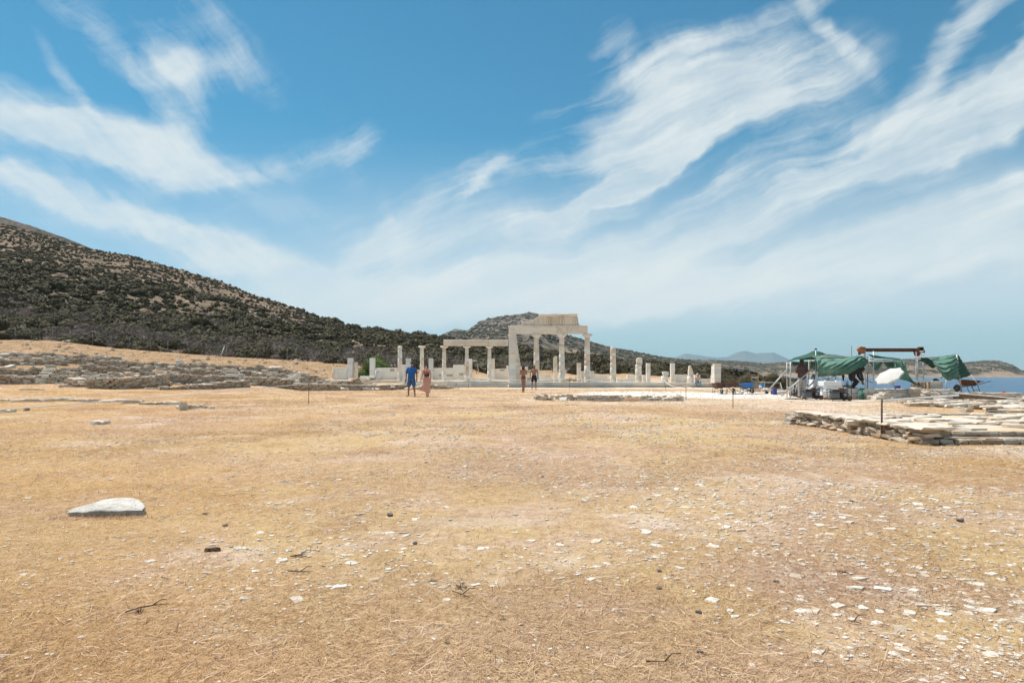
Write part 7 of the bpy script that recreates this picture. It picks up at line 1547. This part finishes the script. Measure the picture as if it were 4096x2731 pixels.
TORSO = ([V3(0, 0, .93), V3(0, 0, 1.02), V3(0, 0, 1.12), V3(0, 0, 1.24), V3(0, 0, 1.36), V3(0, 0, 1.44), V3(0, 0, 1.49)], [(.155, .105), (.150, .10), (.135, .092), (.152, .105), (.172, .11), (.15, .085), (.065, .058)])
def blue_man():
    g = GP(1646, 1585.5); b = Body('person', 'person in blue T-shirt and blue shorts standing with head turned, black phone in hand', g, 1.78, SKIN)
    b.torso(*TORSO); hc = V3(.045, -.02, 1.645); b.head(hc, (.75, -.6, -.05), V3(.015, 0, 1.48))
    b.arm((-.185, 0, 1.42), (-.255, .01, 1.14), (-.265, -.06, .90)); b.arm((.185, 0, 1.42), (.26, .03, 1.15), (.27, -.05, .92))
    b.leg((-.09, 0, .92), (-.13, -.02, .50), (-.16, .02, .07), (-.24, -.14, .018)); b.leg((.09, 0, .92), (.125, -.01, .50), (.17, .03, .07), (.19, -.15, .018)); b.done()
    T = mat('blue_shirt', (.020, .105, .34), (.025, .13, .40), 4, .85); S = mat('blue_shorts', (.06, .15, .32), (.035, .085, .20), 5, .85, stretch=(1, 1, .3))
    b.wear('shirt', T, [([V3(0, 0, .93), V3(0, 0, 1.05), V3(0, 0, 1.2), V3(0, 0, 1.34), V3(0, 0, 1.43), V3(.01, 0, 1.475)], [(.185, .135), (.178, .13), (.176, .13), (.180, .128), (.155, .10), (.085, .075)]), ([V3(-.165, 0, 1.42), V3(-.215, .003, 1.30), V3(-.243, .006, 1.20)], [.062, .062, .062]), ([V3(.165, 0, 1.42), V3(.215, .008, 1.30), V3(.247, .015, 1.20)], [.062, .062, .062])])
    b.wear('shorts', S, [([V3(0, 0, .86), V3(0, 0, 1.0)], [(.172, .125), (.17, .12)]), ([V3(-.085, 0, .90), V3(-.105, -.005, .74), V3(-.12, -.012, .58)], [.105, .104, .106]), ([V3(.085, 0, .90), V3(.105, -.003, .74), V3(.118, -.006, .58)], [.105, .104, .106])])
    b.cap('hair', HAIR, 1.06, low=.03); b.glasses()
    mb = MB(); mb.ball(b.P(hc+V3(-.01, .0, .06)), (.088*b.k, .09*b.k, .065*b.k)); br = hc+b.hf*.10+V3(0, 0, .055); mb.hull([b.P(br+b.hr*x+b.hf*y+V3(0, 0, z)) for x, y, z in ((-.07, -.06, .012), (.07, -.06, .012), (-.05, .04, 0), (.05, .04, 0), (0, .055, 0), (-.07, -.06, 0), (.07, -.06, 0))]); mb.build('cap', M_BLACK, b.o)
    mb = MB(); mb.box(b.P(V3(-.275, -.10, .80)), (.03, .075, .14), (.2, 0, 0), ch=.006); tag(mb.build('phone', M_BLACK), 'black phone in the hand of the person in blue', 'phone', None, 'thing')
    mb = MB(); p = b.P(V3(.272, -.04, .955)); mb.lathe(p, [(.033, -.012), (.035, 0), (.033, .012)], 14, axis=(0, .3, 1)); mb.build('watch', M_BLACK, b.o)
    for sg, x, y in ((-1, -.21, -.06), (1, .18, -.06)): mb = MB(); mb.box(b.P(V3(x, y, .008)), (.09, .25, .016), (0, 0, .3 if sg < 0 else -.08), ch=.006); mb.build('sandal', M_BROWN, b.o)
blue_man()
def pink_woman():
    g = GP(1706, 1587); b = Body('person', 'person in coral top and long pink skirt with a black bag across the chest', g, 1.66, SKIN_L); 
    b.torso([V3(0, 0, .93), V3(0, 0, 1.03), V3(0, 0, 1.12), V3(0, 0, 1.24), V3(0, -.01, 1.34), V3(0, 0, 1.44), V3(0, 0, 1.49)], [(.175, .115), (.155, .10), (.128, .088), (.135, .095), (.150, .115), (.145, .08), (.058, .052)]); hc = V3(-.035, -.02, 1.64)
    b.head(hc, (-.75, -.62, -.1), V3(-.005, 0, 1.48)); b.arm((-.165, 0, 1.42), (-.225, .02, 1.14), (-.30, -.04, .92), thumb=V3(.01, -.04, -.02)); b.arm((.165, 0, 1.42), (.235, .02, 1.14), (.215, -.03, .88))
    b.leg((-.085, 0, .92), (-.02, -.08, .50), (.02, -.05, .08), (.015, -.22, .02)); b.leg((.085, 0, .92), (.08, .02, .50), (.075, .12, .09), (.10, -.03, .02)); b.done()
    b.wear('top', mat('coral_top', (.75, .14, .12), (.68, .11, .10), 6, .7), [([V3(0, 0, 1.10), V3(0, 0, 1.20), V3(0, -.01, 1.29), V3(0, -.012, 1.335)], [(.140, .10), (.145, .105), (.160, .13), (.152, .118)]), ([V3(-.09, -.10, 1.33), V3(-.085, -.05, 1.42), V3(-.075, .0, 1.47)], [.012, .012, .012]), ([V3(.09, -.10, 1.33), V3(.085, -.05, 1.42), V3(.075, .0, 1.47)], [.012, .012, .012])])
    # skirt: pleated, blown to one side at the hem
    m = cloth_mat('pink_skirt', (.84, .50, .39), (.88, .58, .47)); vs = []; fs = []; seg = 64; rows = 30
    for i in range(rows+1):
        t = i/rows; z = 1.09-.87*t; rx = .135+.045*min(t*4, 1)+.005*t; ry = .095+.045*min(t*4, 1)+.01*t
        for k in range(seg):
            w = 2*math.pi*k/seg; pl = 1+.05*math.sin(w*11+t*2)*min(t*2, 1); x = math.cos(w)*rx*pl; y = math.sin(w)*ry*pl
            blow = max(0, -math.cos(w))**1.6*max(0, t-.42)**1.35*.62; zz = z+max(0, -math.cos(w))*max(0, t-.45)*.30-(0 if x < 0 else 0)
            vs.append(b.P((x-blow+.01*t, y-blow*.15, zz)))
    fs = [(i*seg+k, i*seg+(k+1) % seg, (i+1)*seg+(k+1) % seg, (i+1)*seg+k) for i in range(rows) for k in range(seg)]
    mb = MB(); mb.add(vs, fs, True); o = mb.build('skirt', m, b.o); o.modifiers.new('t', 'SOLIDIFY').thickness = .006
    b.cap('hair', HAIR, 1.08, low=.05); b.glasses(); mb = MB(); mb.tube([b.P(hc+V3(.06, .06, .0)), b.P(hc+V3(.10, .09, -.06)), b.P(hc+V3(.11, .07, -.15))], [.035, .032, .012], 8); mb.build('ponytail', HAIR, b.o)
    bag = thing('shoulder_bag', b.P((.04, -.15, 1.13)), 'black bag worn across the chest over the coral top', 'bag'); mb = MB(); mb.box(b.P((.045, -.165, 1.17)), (.24, .08, .17), (0, -.12, 0), ch=.03); mb.build('pouch', M_BLACK, bag)
    mb = MB(); mb.tube([b.P(p) for p in ((-.04, -.15, 1.24), (-.09, -.14, 1.33), (-.12, -.10, 1.42), (-.11, -.02, 1.475), (-.06, .07, 1.42), (.05, .12, 1.25), (.15, .06, 1.18), (.14, -.08, 1.18))], [(.015, .006)]*8, 8); mb.build('strap', M_BLACK, bag)
    for x, y in ((.018, -.13), (.09, .05)): mb = MB(); mb.box(b.P((x, y, .008)), (.085, .24, .016), ch=.006); mb.build('sandal', M_BROWN, b.o)
pink_woman()
def bather():
    g = GP(2093.5, 1570); b = Body('person', 'person seen from behind in a dark bikini with folded arms', g, 1.66, SKIN)
    b.torso([V3(0, 0, .90), V3(0, 0, .98), V3(0, 0, 1.10), V3(0, 0, 1.24), V3(0, 0, 1.36), V3(0, 0, 1.44), V3(0, 0, 1.49)], [(.165, .12), (.16, .115), (.122, .088), (.132, .095), (.150, .10), (.142, .08), (.055, .05)]); hc = V3(.0, .02, 1.63); b.head(hc, (.15, 1, -.05), V3(0, 0, 1.48))
    b.arm((-.165, 0, 1.42), (-.205, .06, 1.17), (-.02, .19, 1.22), curl=V3(.06, .03, 0)); b.arm((.165, 0, 1.42), (.21, .05, 1.17), (.03, .19, 1.24), curl=V3(-.06, .03, 0))
    b.leg((-.08, 0, .90), (-.035, .0, .48), (-.06, -.01, .07), (-.07, .17, .02)); b.leg((.08, 0, .90), (.05, .0, .48), (.03, -.03, .07), (.05, .14, .02)); b.done()
    b.wear('bikini_bottom', mat('grey_swimwear', (.055, .05, .05), (.075, .068, .065), 10, .8), [([V3(0, 0, .88), V3(0, 0, .95), V3(0, 0, 1.0)], [(.10, .135), (.155, .13), (.168, .118)])])
    b.wear('bikini_top', bpy.data.materials['grey_swimwear'], [([V3(-.07, .09, 1.30), V3(-.07, .10, 1.30)], [.06, .06]), ([V3(.07, .09, 1.30), V3(.07, .10, 1.30)], [.06, .06])])
    b.cap('hair', HAIR, 1.16, low=-.06, drop=.06)
bather()
def shorts_man():
    g = GP(2136.5, 1557.5); b = Body('person', 'bare-chested person in black swim shorts facing the field', g, 1.80, SKIN)
    b.torso([V3(0, 0, .93), V3(0, 0, 1.02), V3(0, 0, 1.12), V3(0, 0, 1.25), V3(0, 0, 1.38), V3(0, 0, 1.45), V3(0, 0, 1.49)], [(.150, .105), (.148, .10), (.142, .098), (.165, .112), (.185, .118), (.158, .09), (.068, .06)]); hc = V3(.0, -.02, 1.635); b.head(hc, (-.35, -1, -.15), V3(0, 0, 1.48))
    b.arm((-.20, 0, 1.43), (-.265, .02, 1.15), (-.28, -.03, .90)); b.arm((.20, 0, 1.43), (.275, .03, 1.15), (.27, -.03, .90)); b.leg((-.09, 0, .92), (-.135, -.01, .50), (-.15, .02, .07), (-.18, -.15, .02)); b.leg((.09, 0, .92), (.125, -.01, .50), (.13, .03, .07), (.16, -.14, .02)); b.done()
    b.wear('swim_shorts', mat('black_shorts', (.018, .018, .022), (.028, .028, .032), 8, .85), [([V3(0, 0, .88), V3(0, 0, 1.02)], [(.172, .125), (.165, .115)]), ([V3(-.085, 0, .90), V3(-.11, -.005, .76), V3(-.125, -.008, .64)], [.105, .102, .104]), ([V3(.085, 0, .90), V3(.108, -.005, .76), V3(.120, -.008, .64)], [.105, .102, .104])])
    b.cap('hair', HAIR, 1.06, low=.03); mb = MB(); mb.ball(b.P(hc+b.hf*.035-V3(0, 0, .065)), (.060*b.k, .062*b.k, .045*b.k)); mb.build('beard', HAIR, b.o)
shorts_man()
def sitter():
    d = DT; zt = zrow(1530.5, d); x = xcol(2788, d); g = Vector((x, d-.02, zt-.46)); b = Body('person', 'white-haired person in pale shirt and jeans sitting on the temple step with a camera', g, 1.75, SKIN_L)
    b.torso([V3(0, .10, .50), V3(0, .09, .62), V3(0, .05, .76), V3(0, -.01, .90), V3(0, -.05, .99), V3(0, -.06, 1.03)], [(.17, .125), (.165, .12), (.165, .12), (.178, .115), (.155, .09), (.068, .06)]); hc = V3(0, -.13, 1.17); b.head(hc, (.05, -1, -.45), V3(0, -.07, 1.03))
    b.arm((-.185, -.03, .97), (-.25, -.20, .74), (-.05, -.36, .98), curl=V3(.05, -.03, .02), thumb=V3(.03, -.02, -.02)); b.arm((.185, -.03, .97), (.25, -.20, .74), (.07, -.36, .98), curl=V3(-.05, -.03, .02), thumb=V3(-.03, -.02, -.02))
    b.leg((-.10, .08, .53), (-.17, -.36, .52), (-.09, -.33, .09), (-.06, -.52, .03)); b.leg((.10, .08, .53), (.20, -.36, .50), (.09, -.42, .09), (.06, -.60, .03)); b.done()
    b.wear('shirt', mat('pale_shirt', (.58, .47, .43), (.50, .40, .37), 5, .85), [([V3(0, .10, .52), V3(0, .09, .62), V3(0, .05, .76), V3(0, -.01, .90), V3(0, -.05, .985), V3(0, -.06, 1.02)], [(.20, .15), (.195, .15), (.195, .145), (.20, .135), (.172, .105), (.08, .07)]), ([V3(-.17, -.03, .97), V3(-.235, -.13, .83)], [.075, .072]), ([V3(.17, -.03, .97), V3(.235, -.13, .83)], [.075, .072])])
    b.wear('jeans', mat('pale_jeans', (.14, .22, .31), (.22, .30, .38), 6, .85), [([V3(0, .11, .50), V3(0, .09, .58)], [(.175, .13), (.17, .125)]), ([V3(-.10, .08, .53), V3(-.17, -.36, .52), V3(-.13, -.345, .30), V3(-.09, -.33, .12)], [.10, .076, .070, .060]), ([V3(.10, .08, .53), V3(.20, -.36, .50), V3(.145, -.39, .30), V3(.09, -.42, .12)], [.10, .076, .070, .060])])
    for x_, y_ in ((-.065, -.42), (.07, -.51)): mb = MB(); mb.hull([b.P((x_+a, y_+c, e)) for a, c, e in ((-.045, .12, 0), (.045, .12, 0), (-.05, -.12, 0), (.05, -.12, 0), (0, -.15, 0), (-.035, .11, .09), (.035, .11, .09), (-.04, -.08, .06), (.04, -.08, .06))]); mb.build('shoe', mat('grey_shoe', (.30, .33, .36), None, 6, .7), b.o)
    b.cap('hair', HAIR_W, 1.14, low=.03, drop=.02)
    cm = thing('camera', b.P((0, -.42, 1.06)), 'small black camera held up by the seated person', 'camera'); MB().box(b.P((.01, -.40, 1.09)), (.13, .06, .085), ch=.012).build('body', M_BLACK, cm); MB().lathe(b.P((.01, -.43, 1.09)), [(.035, 0), (.036, .07), (.030, .075)], 14, axis=(0, -1, 0)).build('lens', M_BLACK, cm)
sitter()
def workers():
    g = GP(3208, 1591.5); b = Body('person', 'worker in brown T-shirt and pale trousers standing with back turned under the net', g, 1.78, SKIN_D)
    b.torso(*TORSO); hc = V3(.0, .03, 1.645); b.head(hc, (.25, 1, -.15), V3(0, .01, 1.48)); b.arm((-.185, 0, 1.42), (-.225, .08, 1.16), (-.08, .27, 1.12), curl=V3(.05, .03, 0)); b.arm((.185, 0, 1.42), (.245, .06, 1.16), (.12, .27, 1.14), curl=V3(-.05, .03, 0))
    b.leg((-.09, 0, .92), (-.105, .01, .50), (-.11, -.01, .07), (-.13, .16, .02)); b.leg((.09, 0, .92), (.10, .01, .50), (.10, -.01, .07), (.13, .16, .02)); b.done()
    b.wear('shirt', mat('brown_shirt', (.085, .050, .045), (.12, .072, .062), 5, .85), [([V3(0, 0, .90), V3(0, 0, 1.05), V3(0, 0, 1.2), V3(0, 0, 1.34), V3(0, 0, 1.43), V3(0, 0, 1.48)], [(.20, .145), (.19, .135), (.185, .13), (.19, .13), (.175, .105), (.085, .075)]), ([V3(-.165, 0, 1.42), V3(-.205, .03, 1.30), V3(-.222, .06, 1.19)], [.075, .072, .07]), ([V3(.165, 0, 1.42), V3(.21, .025, 1.30), V3(.24, .05, 1.19)], [.075, .072, .07])])
    b.wear('trousers', mat('pale_trousers', (.46, .42, .40), (.40, .365, .345), 5, .85), [([V3(0, 0, .86), V3(0, 0, 1.0)], [(.175, .13), (.17, .125)]), ([V3(-.088, 0, .90), V3(-.105, .008, .52), V3(-.11, -.005, .10)], [.105, .085, .070]), ([V3(.088, 0, .90), V3(.102, .008, .52), V3(.102, -.005, .10)], [.105, .085, .070])])
    b.cap('hair', HAIR, 1.10, low=-.02, drop=.02)
    for x_ in (-.12, .115): mb = MB(); mb.hull([b.P((x_+a, .06+c, e)) for a, c, e in ((-.05, -.12, 0), (.05, -.12, 0), (-.05, .12, 0), (.05, .12, 0), (0, .16, 0), (-.04, -.11, .09), (.04, -.11, .09), (-.04, .06, .07), (.04, .06, .07))]); mb.build('shoe', M_BROWN, b.o)
    # bending over the blocks of the marble wall
    p = RW(5, 262, 800, D-1.2); g = Vector((p.x, p.y, p.z-.02)); b = Body('person', 'dark-clothed worker bending down on the marble wall under the net', g, 1.70, SKIN_D)
    L = (0, 1, 0); S = [V3(-.10, 0, .52), V3(-.12, 0, .62), V3(-.05, 0, .76), V3(.08, 0, .86), V3(.20, 0, .90), V3(.26, 0, .89)]; Rr = [(.16, .12), (.155, .115), (.155, .12), (.17, .12), (.15, .09), (.065, .06)]
    b.limb(b.mb, S, Rr, 16, L); hc = V3(.40, 0, .90); b.head(hc, (.75, -.1, -.65), V3(.27, 0, .88)); b.arm((.18, -.17, .86), (.26, -.20, .58), (.33, -.16, .34), curl=V3(.04, 0, -.05)); b.arm((.18, .17, .86), (.30, .20, .60), (.40, .14, .36), curl=V3(.04, 0, -.05))
    b.leg((-.10, -.09, .50), (.10, -.13, .34), (-.10, -.12, .07), (.10, -.14, .02)); b.leg((-.10, .09, .50), (.14, .14, .36), (-.06, .13, .07), (.14, .15, .02)); b.done()
    K = mat('dark_clothes', (.030, .026, .026), (.05, .042, .04), 6, .9)
    b.wear('jacket', K, [(S, [(.18, .14), (.18, .14), (.18, .145), (.19, .14), (.165, .105), (.075, .07)]), ([V3(.18, -.16, .86), V3(.26, -.20, .58), V3(.315, -.17, .40)], [.075, .062, .05]), ([V3(.18, .16, .86), V3(.30, .20, .60), V3(.38, .15, .42)], [.075, .062, .05])], lat=L)
    b.wear('trousers', K, [([V3(-.10, 0, .48), V3(-.12, 0, .58)], [(.17, .13), (.165, .12)]), ([V3(-.10, -.09, .50), V3(.10, -.13, .34), V3(-.09, -.12, .12)], [.10, .085, .065]), ([V3(-.10, .09, .50), V3(.14, .14, .36), V3(-.05, .13, .12)], [.10, .085, .065])], lat=L)
    b.cap('hair', HAIR, 1.10, low=.0)
workers()
HAZE()
